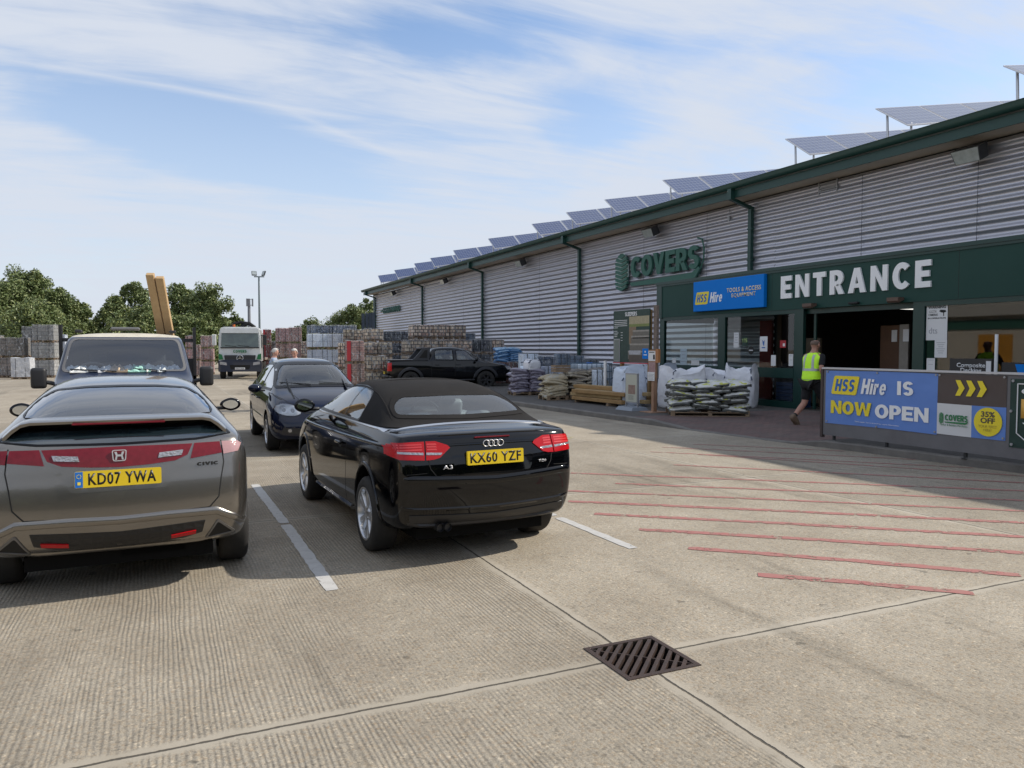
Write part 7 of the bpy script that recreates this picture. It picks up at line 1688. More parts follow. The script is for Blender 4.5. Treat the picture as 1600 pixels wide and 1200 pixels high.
def sackmat(name, c1, c2, c3, sc=5, thr=(.46, .54), thr2=(.60, .63)):
    """printed plastic sack: two inks in patches of the bag's own print"""
    M = mat(name, c1, .35, spec=.5, bump=(16, .02, 3)); N, L = nodes(M); tc = N.new('ShaderNodeTexCoord'); oi = N.new('ShaderNodeObjectInfo')
    mu = N.new('ShaderNodeMath'); mu.operation = 'MULTIPLY'; L.new(oi.outputs['Random'], mu.inputs[0]); mu.inputs[1].default_value = 50
    n = N.new('ShaderNodeTexNoise'); n.noise_dimensions = '4D'; L.new(mu.outputs[0], n.inputs['W']); mp = N.new('ShaderNodeMapping'); mp.inputs['Scale'].default_value = (1, 1, 2.5); L.new(tc.outputs['Object'], mp.inputs[0]); L.new(mp.outputs[0], n.inputs[0]); n.inputs['Scale'].default_value = sc; n.inputs['Detail'].default_value = 2
    c = ramp(N, L, n.outputs[0], [(0, c2), (thr2[0], c2), (thr2[1], c3), (1, c3)])
    # the printed face is on top, the back ink underneath
    sp = N.new('ShaderNodeSeparateXYZ'); L.new(tc.outputs['Object'], sp.inputs[0]); ad = N.new('ShaderNodeMath'); ad.operation = 'MULTIPLY_ADD'; L.new(n.outputs[0], ad.inputs[0]); ad.inputs[1].default_value = .05; L.new(sp.outputs[2], ad.inputs[2])
    mr = N.new('ShaderNodeMapRange'); L.new(ad.outputs[0], mr.inputs[0]); mr.inputs[1].default_value = .015; mr.inputs[2].default_value = .026; mx = N.new('ShaderNodeMix'); mx.data_type = 'RGBA'; L.new(mr.outputs[0], mx.inputs[0]); mx.inputs[6].default_value = (*c1, 1); L.new(c, mx.inputs[7]); L.new(mx.outputs[2], N['Principled BSDF'].inputs['Base Color'])
    return M
SACK = dict(green=sackmat('compost_sack', (.09, .095, .09), (.62, .62, .58), (.50, .52, .08)), mauve=sackmat('mauve_sack', (.16, .14, .19), (.30, .28, .34), (.10, .09, .12)), cream=sackmat('cream_sack', (.46, .40, .28), (.34, .28, .18), (.30, .30, .27)), tan=sackmat('tan_sack', (.36, .32, .25), (.15, .13, .11), (.42, .38, .30)), blue=sackmat('blue_sack', (.05, .17, .38), (.28, .45, .62), (.05, .12, .25)))
SM = [sackmesh(i) for i in range(5)]
def sackpile(x, y, z, rz, nx, ny, nl, kind, what, where, group, L_=1.0, lh=.085, alt=False, pal=True):
    """a pallet with layers of sacks lapped over each other; every sack is a thing"""
    rn = random.Random(int(x * 100 + y)); c, s = math.cos(rz), math.sin(rz)
    dx, dy = .60 * L_, .41 * L_; w, d = nx * dx, ny * dy
    if pal:
        t = thing('wooden_pallet', (x, y, z), rz, f'wooden pallet under the {what} {where}', 'pallet', 'wooden pallets under sacks'); ob('boards', pallet_mesh(w + .04, d + .02), MP['wood'], t)
    z += .14 if pal else 0
    vis = 0
    ORD = ['lowest', 'second', 'third', 'fourth', 'fifth', 'sixth', 'seventh', 'eighth', 'ninth', 'tenth']
    n0, m0 = nx, ny
    for l in range(nl):
        sw = alt and l % 2; nx, ny = (4, 2) if sw else (n0, m0); dx, dy = (.445 * L_, .62 * L_) if sw else (.60 * L_, .41 * L_)
        for i in range(nx):
            for j in range(ny):
                if l < nl - 1 and 0 < i < nx - 1 and 0 < j < ny - 1: continue
                if l == nl - 1 and rn.random() < .12: continue
                ox = (i - (nx - 1) / 2) * dx + rn.uniform(-.035, .035) + (.03 if l % 2 else -.03); oy = (j - (ny - 1) / 2) * dy + rn.uniform(-.03, .03)
                o = bpy.data.objects.new('sack', SM[rn.randrange(5)]); 
                COL.objects.link(o); o.location = (x + ox * c - oy * s, y + ox * s + oy * c, z + .05 + l * lh + rn.uniform(-.012, .012) + .012 * math.sin(i * 2 + j))
                o.rotation_euler = (rn.uniform(-.05, .05) + (.10 if j == 0 else (-.10 if j == ny - 1 else 0)), rn.uniform(-.05, .05) + (-.12 if i == 0 else (.12 if i == nx - 1 else 0)), rz + (math.pi / 2 if sw else 0) + rn.uniform(-.14, .14) + (math.pi if rn.random() < .5 else 0)); o.scale = (L_, L_, 1.0)
                if o.data.materials and o.data.materials[0] != SACK[kind]: pass
                o.data = o.data; 
                if not o.data.materials: o.data.materials.append(SACK[kind])
                o.material_slots[0].link = 'OBJECT'; o.material_slots[0].material = SACK[kind]
                col_ = 'left' if nx == 1 else ['left', 'right', 'far right'][min(i, 2)] if nx <= 3 else f'position {i + 1}'
                tag(o, f'{what}, {ORD[l]} layer {where}', 'sack', group)
                if l: pass
    # what nothing tells apart shares a label and its group
sackpile(12.15, 15.1, .11, R(-30), 3, 3, 8, 'green', 'black, grey and lime compost sack', 'in front of the shop windows', 'compost sacks on the pallet by the entrance', lh=.086, alt=True)
sackpile(11.65, 24.2, .10, R(-10), 2, 2, 9, 'mauve', 'mauve-grey printed sack', 'leftmost on the apron', 'mauve-grey sacks on the leftmost pallet', lh=.088, L_=.95)
sackpile(11.3, 21.55, .12, R(-8), 1, 2, 7, 'cream', 'cream sand sack', 'beside the timber sleepers', 'cream sacks on the middle pallet', lh=.088, L_=1.1)
sackpile(12.45, 21.6, .12, R(-8), 2, 2, 9, 'tan', 'tan sack with dark print', 'behind the timber sleepers', 'tan sacks behind the sleepers', lh=.09, L_=1.08)
x_, y_ = at(788, 35.6); sackpile(x_ + .35, y_ + .4, Z(566, 35.3) + .02, R(-10), 2, 2, 7, 'blue', 'blue and white plastic sack', 'on the brick packs beyond the pickup', 'blue sacks beyond the pickup', lh=.09, pal=False)

# ---------------------------------------------------------------- goods along the wall
def cloth_bag(name, x, y, z, w, d, h, rz, lab, m, seed, slump=.12, open_=True, cat='bulk bag', grp='white woven bulk bags'):
    t = thing(name, (x, y, z), rz, lab, cat, grp); rn = random.Random(seed); bm = B(); n = 28; rows = []
    ph = [rn.uniform(0, 6) for _ in range(8)]
    lv = [0, .04, .2, .4, .6, .78, .9, .97, 1.0]
    for k, s in enumerate(lv):
        row = []
        for j in range(n):
            a = 2 * math.pi * j / n; ex = .38
            cx = math.copysign(abs(math.cos(a)) ** ex, math.cos(a)); cy = math.copysign(abs(math.sin(a)) ** ex, math.sin(a))
            bul = 1 + .07 * math.sin(math.pi * min(1, s * 1.1)) - (.05 if s == 0 else 0) - slump * max(0, s - .8) * 2
            wob = 1 + .025 * math.sin(a * 5 + ph[0] + s * 4) + .018 * math.sin(a * 9 + ph[1] - s * 7)
            zz = h * s * (1 + .20 * max(0, s - .5) * math.sin(a * 2 + ph[2]) + .08 * max(0, s - .5) * math.sin(a * 3 + ph[3]))
            row.append(bm.verts.new((cx * w / 2 * bul * wob, cy * d / 2 * bul * wob, zz)))
        rows.append(row)
    for q in (.80, .5, .15):
        rows.append([bm.verts.new((v.co.x * q, v.co.y * q, h * (1 - .16 * (1 - q) + .05 * math.sin(v.co.x * 8 + ph[4]) + .04 * math.sin(v.co.y * 9 + ph[5])))) for v in rows[8]])
    for a, b in zip(rows, rows[1:]):
        for j in range(n): bm.faces.new((a[j], a[(j + 1) % n], b[(j + 1) % n], b[j]))
    bm.faces.new(rows[-1]); bm.faces.new(rows[0][::-1]); bmesh.ops.subdivide_edges(bm, edges=bm.edges[:], cuts=1, use_grid_fill=True, smooth=.5)
    for v in bm.verts: v.co += Vector((rn.uniform(-1, 1), rn.uniform(-1, 1), rn.uniform(-1, 1))) * .008
    ob('woven_body', bm, m, t, 70)
    for i, (sx, sy) in enumerate(((-1, -1), (1, -1), (1, 1), (-1, 1))):
        bm = B(); px, py = sx * w * .42, sy * d * .42; pts = [(px, py, h * .55), (px, py, h * .93), (px - sx * .06, py, h * .98), (px - sx * .14, py - .06 * sy, h * .93), (px + sx * .10, py + .05 * sy, h * .70)]
        tube(bm, pts, .018, 6); ob('lifting_loop', bm, MP['loop'], t, 60)
    return t
MP['loop'] = mat('bag_strap', (.05, .07, .12), .7); MP['bag'] = mat('woven_bag', (.80, .80, .83), .6, bump=(7, .03, 3), vary=(3, .4, (.70, .71, .75))); MP['bag2'] = mat('pale_blue_bag', (.58, .64, .74), .65, bump=(7, .03, 3))
cloth_bag('bulk_bag', 12.85, 17.0, .115, 1.05, 1.0, 1.06, R(-12), 'large smooth white bulk bag behind the wooden leaflet post', MP['bag'], 3)
cloth_bag('bulk_bag', 12.05, 18.35, .115, .72, .8, 1.04, R(-8), 'narrow white bulk bag behind the small pavement sign', MP['bag2'], 5)
cloth_bag('bulk_bag', 13.9, 17.1, .115, 1.05, .95, .98, R(15), 'slumped white bulk bag in the middle behind the compost sacks', MP['bag'], 8, slump=.22)
cloth_bag('bulk_bag', 14.55, 16.6, .115, .80, .8, 1.10, R(35), 'rightmost white bulk bag with dark straps against the window frame', MP['bag'], 12, slump=.25)
cloth_bag('bulk_bag', 14.6, 20.4, .115, .9, .9, 1.05, R(10), 'crumpled pale bulk bag under the left end of the shop window', MP['bag2'], 15, slump=.25)
cloth_bag('small_sack_heap', 11.75, 24.0, 1.0, .5, .4, .34, R(10), 'crumpled white bag lying on top of the mauve-grey sacks', MP['bag'], 21, slump=.5, cat='bag', grp=None)
# IBC tank in its cage
def ibc():
    x, y = at(921, 25.2); t = thing('caged_tank', (x, y, .11), R(-12), 'white plastic water tank in a metal cage behind the sack pallets', 'tank'); bm = B(); box(bm, (0, 0, .64), (1.1, .95, .95), bev=.10, seg=3); ob('tank', bm, mat('tank_plastic', (.50, .56, .62), .4, vary=(2, .4, (.42, .50, .58))), t, 50)
    cg = mat('cage_steel', (.10, .16, .22), .5, .5); bm = B()
    for i in range(8):
        q = -.58 + i * 1.16 / 7
        tube(bm, [(q, -.50, .14), (q, -.50, 1.14)], .011, 6)
        tube(bm, [(-.58 if i < 9 else 0, -.5 + i / 7, .14), (-.58, -.5 + i / 7, 1.14)], .011, 6); tube(bm, [(.58, -.5 + i / 7, .14), (.58, -.5 + i / 7, 1.14)], .011, 6)
    for z in (.16, .40, .64, .88, 1.14): tube(bm, [(-.59, -.51, z), (.59, -.51, z), (.59, .51, z), (-.59, .51, z), (-.59, -.51, z)], .012, 6)
    ob('cage', bm, cg, t); ob('pallet', pallet_mesh(1.2, 1.0), MP['wood'], t)
    bm = B(); cyl(bm, (0, 0, 1.10), (0, 0, 1.17), .1, n=16); ob('cap', bm, MB_['tblue'], t)
ibc()
stack(813, 838, 28, Z(553, 28), 2, 'white', 'first behind the mauve-grey sacks', 'white block pack with blue wrap')
stack(839, 866, 28.5, Z(557, 28.5), 2, 'slate', 'second from left along the far wall', 'blue-grey block pack')
stack(868, 888, 29.5, Z(553, 29.5), 2, 'slate', 'third from left along the far wall', 'blue-grey slab pack')
stack(889, 910, 29.5, Z(556, 29.5), 2, 'slate', 'fourth from left, beside the downpipe', 'blue-grey slab pack')
stack(914, 934, 29, Z(562, 29), 2, 'dark', 'behind the caged tank', 'dark slab pack')
for i, (a, b, l) in enumerate(((815, 836, 'left'), (848, 868, 'middle'), (870, 892, 'right'))):
    q = pack(a, b, 27, .1, Z(572, 27) - .1, 'white', f'white carton pack with black castle-shaped print, {l} of three behind the sacks', wrap=False)
    w = (b - a) / 1200 * 27; bm = B(); zt = Z(572, 27) - .1; 
    for k in range(5): u = -w * .36 + k * w * .18; prism(bm, [(u - .03, zt - .42), (u + .03, zt - .42), (u + .03, zt - .30), (u + .012, zt - .28), (u, zt - .20), (u - .012, zt - .28), (u - .03, zt - .30)], lambda a_, b_, d: (a_, -min(1.15, w) / 2 * .98 - d - .001, b_), 0, .003)
    ob('black_print', bm, MB_['black'], q)
x_, y_ = at(917, 27.3); t = thing('carton_box', (x_, y_, Z(575, 27.3) - .5), R(-5), 'open brown wooden crate lying between white cartons and sacks', 'crate')
x_, y_ = at(876, 24.6); t.location = (x_, y_, 1.0)
bm = B()
for z in (.03, .11, .19):
    box(bm, (0, -.19, z), (.5, .015, .06)); box(bm, (0, .19, z), (.5, .015, .06)); box(bm, (-.25, 0, z), (.015, .38, .06)); box(bm, (.25, 0, z), (.015, .38, .06))
ob('slats', bm, MP['wood'], t); t.location.z = .98
def slabs(x, y, z, rz, w, d, n, th, m, lab, grp, name='paving_slab_pack', cat='slab pack'):
    t = thing(name, (x, y, z), rz, lab, cat, grp); bm = B(); rn = random.Random(int(x * 9))
    for k in range(n): box(bm, (rn.uniform(-.01, .01), rn.uniform(-.01, .01), .14 + th * (k + .5)), (w, d, th - .008), bev=.004)
    ob('slabs', bm, m, t); ob('pallet', pallet_mesh(w, d), MP['wood'], t); return t
MS = mat('grey_slab', (.17, .19, .22), .8, vary=(6, .4, (.12, .135, .16)))
slabs(13.6, 22.4, .11, R(-8), 1.2, .8, 6, .05, MS, 'low stack of dark grey slabs behind the sleepers sign post', None)
slabs(14.2, 20.2, .11, R(-8), 1.2, .8, 8, .05, MS, 'stack of dark slabs under the right end of the SLEEPERS board', None)
for px, f, w, h, l, mm in ((935, 24.2, .32, .95, 'blue and white boxed goods left of the white pole by the tank', 'white'), (952, 25.5, .4, 1.0, 'pale block pack just right of the white pole', 'white')): pack(px - w / f * 600, px + w / f * 600, f, .11, h, mm, l)
x_, y_ = at(945.5, 23.8); t = thing('white_pole', (x_, y_, .11), 0, 'slim white upright pole standing beside the caged tank', 'pole'); bm = B(); cyl(bm, (0, 0, 0), (0, 0, 1.24), .045, n=12); ob('shaft', bm, MB_['white'], t, 40); bm = B(); cyl(bm, (0, 0, 0), (0, 0, .03), .14, n=16); ob('base', bm, MB_['fl'], t, 40)
# timber sleepers lying on bearers
MT_S = [mat('sleeper_wood', (.34, .21, .085), .8, bump=(26, .006), vary=(3.5, .5, (.24, .14, .055))), mat('sleeper_wood_pale', (.44, .32, .16), .8, bump=(26, .006), vary=(3.5, .5, (.30, .20, .09)))]
def sleeper(x, y, z, rz, lab, L_=2.4, k=0, grp='timber sleepers stacked on the apron'):
    t = ob('timber_sleeper', box(B(), (0, 0, .05), (.20, L_, .10), bev=.008), MT_S[k % 2]); t.location = (x, y, z); t.rotation_euler = (0, 0, rz); return tag(t, lab, 'timber sleeper', grp)
r0 = R(16); n = 0
names = ['bottom', 'second', 'third', 'top']
for l in range(4):
    for i in range(4 if l < 3 else 3):
        if l == 3 and i == 0: continue
        lab = f'timber sleeper in the {names[l]} layer, {["nearest the kerb", "second from the kerb", "third from the kerb", "farthest from the kerb"][i]}'
        sleeper(11.45 + i * .225 + (.12 if l % 2 else 0) + l * .02, 19.3 + (-.15, .1, .3, -.25)[i] + (.2 if l % 2 else -.1), .20 + l * .105, R(6) + R((i * 3 + l * 5) % 4 - 2), lab, 2.5, i + l)
for y in (18.4, 20.2):
    t = ob('timber_bearer', box(B(), (0, 0, .04), (1.1, .1, .08)), MP['wood']); t.location = (11.9, y, .115); tag(t, f'rough bearer under the {"near" if y < 19 else "far"} ends of the sleeper stack', 'bearer', 'bearers under the sleepers')
# SLEEPERS board on posts
def board():
    t = thing('sleepers_board', (12.9, 19.55, .11), 0, 'dark green SLEEPERS information board with step photo on wooden posts', 'sign board')
    g = MB_['vgreen']; y0, y1 = 1.0, -.95
    bm = B(); bx(bm, 0, .03, y1, y0, 1.20, 2.78); ob('panel', bm, g, t)
    block('heading', 'SLEEPERS', MB_['paper'], t, (-.001, (y0 + y1) / 2 + .0, 2.66), U_, V_, .64, .12, .004)
    bm = B(); rn = random.Random(4)
    for k in range(9):
        z = 2.48 - k * .055 - (.05 if k > 4 else 0); a = y0 - .05; b = a - (.72 if k < 4 else .15 + .2 * rn.random())
        bx(bm, -.004, -.001, b, a, z - .008, z + .008)
    for k in range(4): bx(bm, -.004, -.001, y0 - .52, y0 - .42, 2.10 - k * .08, 2.115 - k * .08)
    ob('print_lines', bm, MB_['paper'], t)
    bm = B(); bx(bm, -.012, -.001, .62, .97, 1.22, 1.92); ob('pale_panel', bm, MB_['vent'], t); bm = B(); bx(bm, -.016, -.011, .65, .94, 1.25, 1.89); ob('grey_sheet', bm, mat('grey_sheet', (.16, .18, .16), .5), t)
    # the photograph on the board: steps
    cs = [(.36, .26, .16), (.18, .16, .13), (.26, .23, .19), (.12, .11, .10), (.30, .27, .22), (.10, .09, .085), (.24, .21, .18), (.09, .075, .07)]
    za = 2.55; L0 = .12
    def q(nm, a, b, z0, z1, c, d=.004): bm = B(); bx(bm, -d, -.001, b, a, z0, z1); ob(nm, bm, mat('photo_' + nm, c, .5, vary=(14, .5, tuple(v * .7 for v in c))), t)
    q('wall', .12, -.93, 2.35, 2.58, (.42, .36, .22)); q('lawn', .12, -.93, 2.27, 2.35, (.20, .24, .06)); q('bank', .12, -.25, 1.75, 2.27, (.25, .17, .10))
    for k, (z, a) in enumerate(((2.12, -.2), (1.95, -.12), (1.72, -.04), (1.50, .05))):
        q('tread', a + .12, -.93, z, z + .05, (.34, .31, .27), .006); q('riser', a + .12, -.93, z - .20, z, (.16, .145, .12), .005)
    q('foreground', .12, -.93, 1.21, 1.42, (.10, .075, .06), .0065); q('pale_path', .12, -.5, 1.44, 1.56, (.45, .45, .48), .007)
    bm = B(); bx(bm, -.012, -.007, -.90, -.60, 1.32, 1.62); o = ob('blue_square', bm, MB_['blue'], t); bm = B(); bx(bm, -.015, -.0125, -.83, -.67, 1.42, 1.45); bx(bm, -.015, -.0125, -.78, -.72, 1.50, 1.55); ob('white_mark', bm, MB_['paper'], o)
    for y in (.62, -.85): bm = B(); bx(bm, .035, .13, y - .05, y + .05, 0, 2.75 if y < 0 else 1.9); ob('post', bm, MT_S[0], t)
    bm = B(); bx(bm, .0, .03, -.97, 1.02, 1.165, 1.195); ob('red_rail', bm, mat('red_rail', (.5, .02, .04), .4), t)
    bm = B(); a, b = Vector((.1, .60, .85)), Vector((.1, .0, .02)); tube(bm, [a, b], .045, 4); ob('brace', bm, MP['wood'], t)
board()
t = ob('upright_sleeper', box(B(), (0, 0, 1.43), (.09, .16, 2.86), bev=.008), mat('weathered_timber', (.22, .17, .14), .85, vary=(5, .5, (.14, .11, .09)), bump=(26, .006))); t.location = (13.0, 18.42, .11); tag(t, 'tall weathered brown timber upright touching the right side of the SLEEPERS board', 'timber post')
# leaflet post
def leaflet():
    t = thing('leaflet_post', (11.35, 16.15, .115), R(0), 'wooden post with pinned leaflets in front of the white bulk bags', 'leaflet post'); m = mat('post_wood', (.36, .21, .13), .7, vary=(6, .4, (.28, .16, .10)), bump=(26, .004))
    bm = B(); bx(bm, -.05, .05, -.05, .05, .02, 1.55); ob('post', bm, m, t); bm = B(); bx(bm, -.26, .26, -.26, .26, 0, .02); ob('base', bm, m, t)
    bm = B(); bx(bm, -.075, -.05, -.16, .16, .88, 1.58); ob('backboard', bm, m, t)
    bm = B(); bx(bm, -.08, -.02, -.28, -.16, 1.26, 1.60); ob('leaflet_box', bm, mat('orange_wood', (.40, .17, .06), .6), t)
    def L_(nm, y0, y1, z0, z1, mm, x=-.076): bm = B(); bx(bm, x - .003, x, y0, y1, z0, z1); return ob(nm, bm, mm, t)
    L_('leaflet', -.15, .15, 1.30, 1.55, MB_['paper']); L_('leaflet', -.15, .13, .98, 1.27, mat('leaflet_pink', (.40, .26, .25), .6, vary=(22, .5, (.25, .14, .14)))); L_('leaflet', -.13, .17, .80, 1.02, MB_['paper'], -.081)
    L_('print', -.11, .11, 1.51, 1.53, MB_['black'], -.080); L_('dark_picture', -.13, -.06, 1.34, 1.46, MB_['black'], -.080)
    bm = B(); rn = random.Random(2)
    for k in range(5): bx(bm, -.0865, -.084, -.10 + .02 * (k % 2), .14, .83 + k * .033, .838 + k * .033)
    ob('print_lines', bm, mat('print_lines', (.2, .2, .22), .6), t)
leaflet()
def aboard():
    t = thing('pavement_sign', (11.25, 17.0, .115), R(3), 'small grey swing pavement sign on a weighted base beside the leaflet post', 'pavement sign'); m = mat('sign_grey', (.22, .25, .29), .5)
    bm = B(); prism(bm, [(-.28, -.36), (.28, -.36), (.28, .36), (-.28, .36)], lambda a, b, d: (a * (1 - .25 * (d > 0)), b * (1 - .12 * (d > 0)), d), 0, .09)
    ob('base', bm, m, t); bm = B()
    for y in (-.25, .25): bx(bm, -.02, .02, y - .015, y + .015, .08, .95)
    bx(bm, -.02, .02, -.27, .27, .93, .965); bx(bm, -.02, .02, -.27, .27, .19, .22); ob('frame', bm, MB_['vent'], t)
    bm = B(); bx(bm, -.026, -.021, -.235, .235, .22, .93); ob('poster', bm, mat('poster_cream', (.46, .46, .38), .4), t)
    bm = B(); bx(bm, -.030, -.0265, -.17, .13, .42, .66); ob('poster_picture', bm, mat('poster_brown', (.22, .13, .10), .5, vary=(20, .5, (.35, .25, .2))), t)
    bm = B()
    for k in range(4): bx(bm, -.030, -.0265, -.10, .12, .28 + k * .03, .286 + k * .03)
    ob('print_lines', bm, MB_['black'], t)
aboard()
# ---------------------------------------------------------------- banner barrier in front of the entrance
def barrier():
    x = 10.7; t = thing('banner_barrier', (x, 8.0, 0), 0, 'low grey boarded barrier with white top rail before the entrance', 'barrier')
    gb = mat('grey_board', (.17, .165, .17), .7, vary=(2.5, .4, (.13, .125, .13)), bump=(9, .003))
    Y0, Y1 = 2.08, -6.0
    bm = B(); bx(bm, 0, .025, Y1, Y0, .20, 1.36); ob('panel', bm, gb, t)
    bm = B(); bx(bm, -.03, .05, Y1, Y0 + .02, 1.365, 1.395); ob('top_rail', bm, mat('rail_white', (.55, .54, .54), .5), t)
    bm = B(); bx(bm, -.02, .05, Y0 + .002, Y0 + .05, .15, 1.362); ob('end_post', bm, mat('post_brown', (.07, .05, .045), .7), t)
    for y in (1.88, .8, -.55, -2.0, -3.5, -5.0): bm = B(); cyl(bm, (.06, y, .10), (.06, y, 1.3), .028, n=10); cyl(bm, (.06, y, .10), (.06, y, .115), .06, n=10); ob('support_post', bm, MB_['fl'], t, 40)
    bm = B(); bx(bm, .03, .07, Y1, 1.5, .21, .27); ob('rail', bm, mat('rail_rust', (.14, .08, .05), .8), t)
    def sheet(parent, nm, m, y0, y1, z0, z1, xx, rip=.006):
        bm = B(); nx, nz = max(2, int((y0 - y1) / .07)), max(2, int((z1 - z0) / .07)); G = []
        for i in range(nx + 1):
            r = []
            for k in range(nz + 1):
                yy = y0 + (y1 - y0) * i / nx; zz = z0 + (z1 - z0) * k / nz
                r.append(bm.verts.new((xx - rip * (1 + math.sin(yy * 3.1 + zz * 2) * .5 + math.sin(yy * 9 - zz * 5) * .25), yy, zz + .006 * math.sin(yy * 2.3) * (k in (0, nz)))))
            G.append(r)
        for i in range(nx):
            for k in range(nz): bm.faces.new((G[i][k], G[i + 1][k], G[i + 1][k + 1], G[i][k + 1]))
        bmesh.ops.recalc_face_normals(bm, faces=bm.faces)
        return ob(nm, bm, m, parent, 60)
    b = thing('advertising_banner', (x - .004, 8.0, 0), 0, 'blue and brown HSS Hire IS NOW OPEN banner tied along the barrier', 'banner')
    sheet(b, 'blue_field', MB_['pvc'], 2.02, -.13, .42, 1.345, 0); sheet(b, 'brown_field', MB_['vbrown'], -.13, -1.17, .905, 1.345, -.0); sheet(b, 'white_field', MB_['vwhite'], -.13, -.67, .44, .905, 0); sheet(b, 'blue_field', MB_['pvc'], -.67, -1.17, .44, .905, 0)
    X = .016
    hss_logo(b, X, 1.89, .60, 1.095, .32, .52, up=0)
    block('banner_text', 'IS', MB_['white'], b, (-X, .42, 1.095), U_, V_, .29, .22, .003)
    block('banner_text', 'NOW', MB_['yellow'], b, (-X, 1.47, .71), U_, V_, .84, .225, .003, gap=.05)
    block('banner_text', 'OPEN', MB_['white'], b, (-X, .49, .70), U_, V_, .97, .225, .003, gap=.05)
    text('small_print', 'T&Cs apply. See in branch for more information', MB_['white'], b, (-X, .95, .49), U_, V_, width=.86, height=.024, ext=.001, bold=.0)
    for k in range(3):
        y = -.42 - k * .165; bm = B(); prism(bm, [(y, 1.26), (y - .075, 1.26), (y - .145, 1.145), (y - .075, 1.03), (y, 1.03), (y - .055, 1.145)], lambda a, c, d: (-X - d, a, c), 0, .003); ob('yellow_chevron', bm, MB_['yellow'], b)
    covers_logo(b, X, -.165, -.635, .60, .76, MB_['tgreen'], .002, name='logo_text'); text('small_print', 'Timber & Builders Merchants', MB_['tgreen'], b, (-X, -.40, .585), U_, V_, width=.44, height=.028, ext=.001)
    sgn(b, 'yellow_disc', MB_['yellow'], 0, 0, 0, 0, X - .004, .005, P=disc_pts(-.92, .68, .205, 36))
    text('disc_text', '35%\nOFF', MB_['tbrown'], b, (-X - .002, -.92, .745), U_, V_, width=.21, height=.17, ext=.002, bold=.03, lines=.85); text('disc_text', 'YOUR FIRST\nHIRE!', mat('disc_small_text', (.45, .35, .05), .5), b, (-X - .002, -.92, .59), U_, V_, width=.27, height=.09, ext=.002, lines=.9)
    for y, z in ((1.98, 1.32), (.95, 1.325), (-.10, 1.325), (-.16, 1.325), (1.98, .45), (-1.14, 1.325), (.95, .44), (-.1, .46), (-1.14, .47)):
        bm = B(); cyl(bm, (-X - .004, y, z), (-X + .01, y, z), .016, n=10); ob('eyelet', bm, MB_['vent'], b)
    c = thing('advertising_banner', (x - .004, 8.0, 0), 0, 'dark green banner with white border cut off by the right edge', 'banner')
    sheet(c, 'green_field', MB_['vgreen'], -1.22, -3.6, .36, 1.31, .0)
    bm = B()
    for P in ([(-1.32, 1.25), (-3.5, 1.25), (-3.5, 1.235), (-1.335, 1.235)], [(-1.32, 1.25), (-1.335, 1.25), (-1.335, .56), (-1.32, .56)], [(-1.32, .56), (-1.335, .565), (-1.46, .47), (-1.45, .46)], [(-1.45, .46), (-1.46, .475), (-3.4, .475), (-3.4, .46)]): prism(bm, P, lambda a, e, d: (-X - d, a, e), 0, .003)
    ob('white_border', bm, MB_['paper'], c)
    text('banner_text', 'CELEBRATING', MB_['white'], c, (-X, -1.38, 1.14), U_, V_, width=1.45, height=.085, ext=.003, bold=.03, align='LEFT'); text('banner_text', '175', MB_['orange'], c, (-X, -1.38, .90), U_, V_, width=.72, height=.27, ext=.003, bold=.05, align='LEFT'); text('banner_text', 'YEARS', MB_['white'], c, (-X, -1.40, .65), U_, V_, width=.8, height=.13, ext=.003, bold=.03, align='LEFT')
    for y, z in ((-1.26, 1.28), (-1.26, .40), (-1.24, .86)): bm = B(); cyl(bm, (-X - .004, y, z), (-X + .01, y, z), .02, n=10); ob('eyelet', bm, MB_['vent'], c)
barrier()
# goods between the barrier and the right-hand window
t = thing('display_sign', (13.6, 9.35, .12), 0, 'black Composite Decking sample display behind the barrier', 'display stand')
bm = B(); bx(bm, 0, .5, -.4, .42, .9, 1.02); bx(bm, -.02, .03, -.4, .42, 1.0, 1.42)
for y in (-.36, .38): bx(bm, .0, .05, y - .03, y + .03, 0, 1.0); bx(bm, .44, .5, y - .03, y + .03, 0, .95)
ob('stand', bm, MT['satin_black'], t); text('lettering', 'Composite\nDecking', MB_['paper'], t, (-.022, 0, 1.24), U_, V_, width=.55, height=.20, ext=.002, bold=.02, lines=.85); bm = B(); bx(bm, -.026, -.021, -.38, -.29, 1.08, 1.38); ob('price_card', bm, MB_['paper'], t); bm = B(); bx(bm, -.012, -.001, -.2, .12, .93, 1.0); ob('blue_label', bm, MB_['pvc'], t)
t = thing('barbecue_stand', (13.7, 8.35, .12), 0, 'dark trolley with a tilted bright blue sheet behind the barrier', 'trolley')
bm = B(); bx(bm, 0, .6, -.5, .5, .9, 1.12)
for y in (-.45, .45): bx(bm, .02, .08, y - .03, y + .03, 0, .9); bx(bm, .5, .56, y - .03, y + .03, 0, .9)
bx(bm, -.01, .02, -.5, .5, 1.1, 1.36); ob('frame', bm, MT['satin_black'], t); bm = B(); prism(bm, [(.20, 1.14), (-.28, 1.14), (-.12, 1.33), (.26, 1.33)], lambda a, b, d: (-.012 - d, a, b), 0, .004); ob('blue_sheet', bm, MB_['blue'], t)
t = thing('red_cone', (13.3, 7.28, .12), 0, 'dark red leaning panel at the right edge behind the barrier', 'panel'); bm = B(); prism(bm, [(.25, 0), (-.35, 0), (-.35, 1.35), (.02, 1.35)], lambda a, b, d: (d, a, b), 0, .06); ob('panel', bm, mat('dull_red', (.25, .03, .025), .5), t); t.name = 'red_panel'
t = ob('white_tube', cyl(B(), (0, 0, 0), (0, 0, 1.0), .03, n=10), MB_['white'], None, 40); t.location = (14.6, 9.55, 1.0); t.name = 'white_post'; tag(t, 'thin white upright seen in front of the right-hand window', 'post')
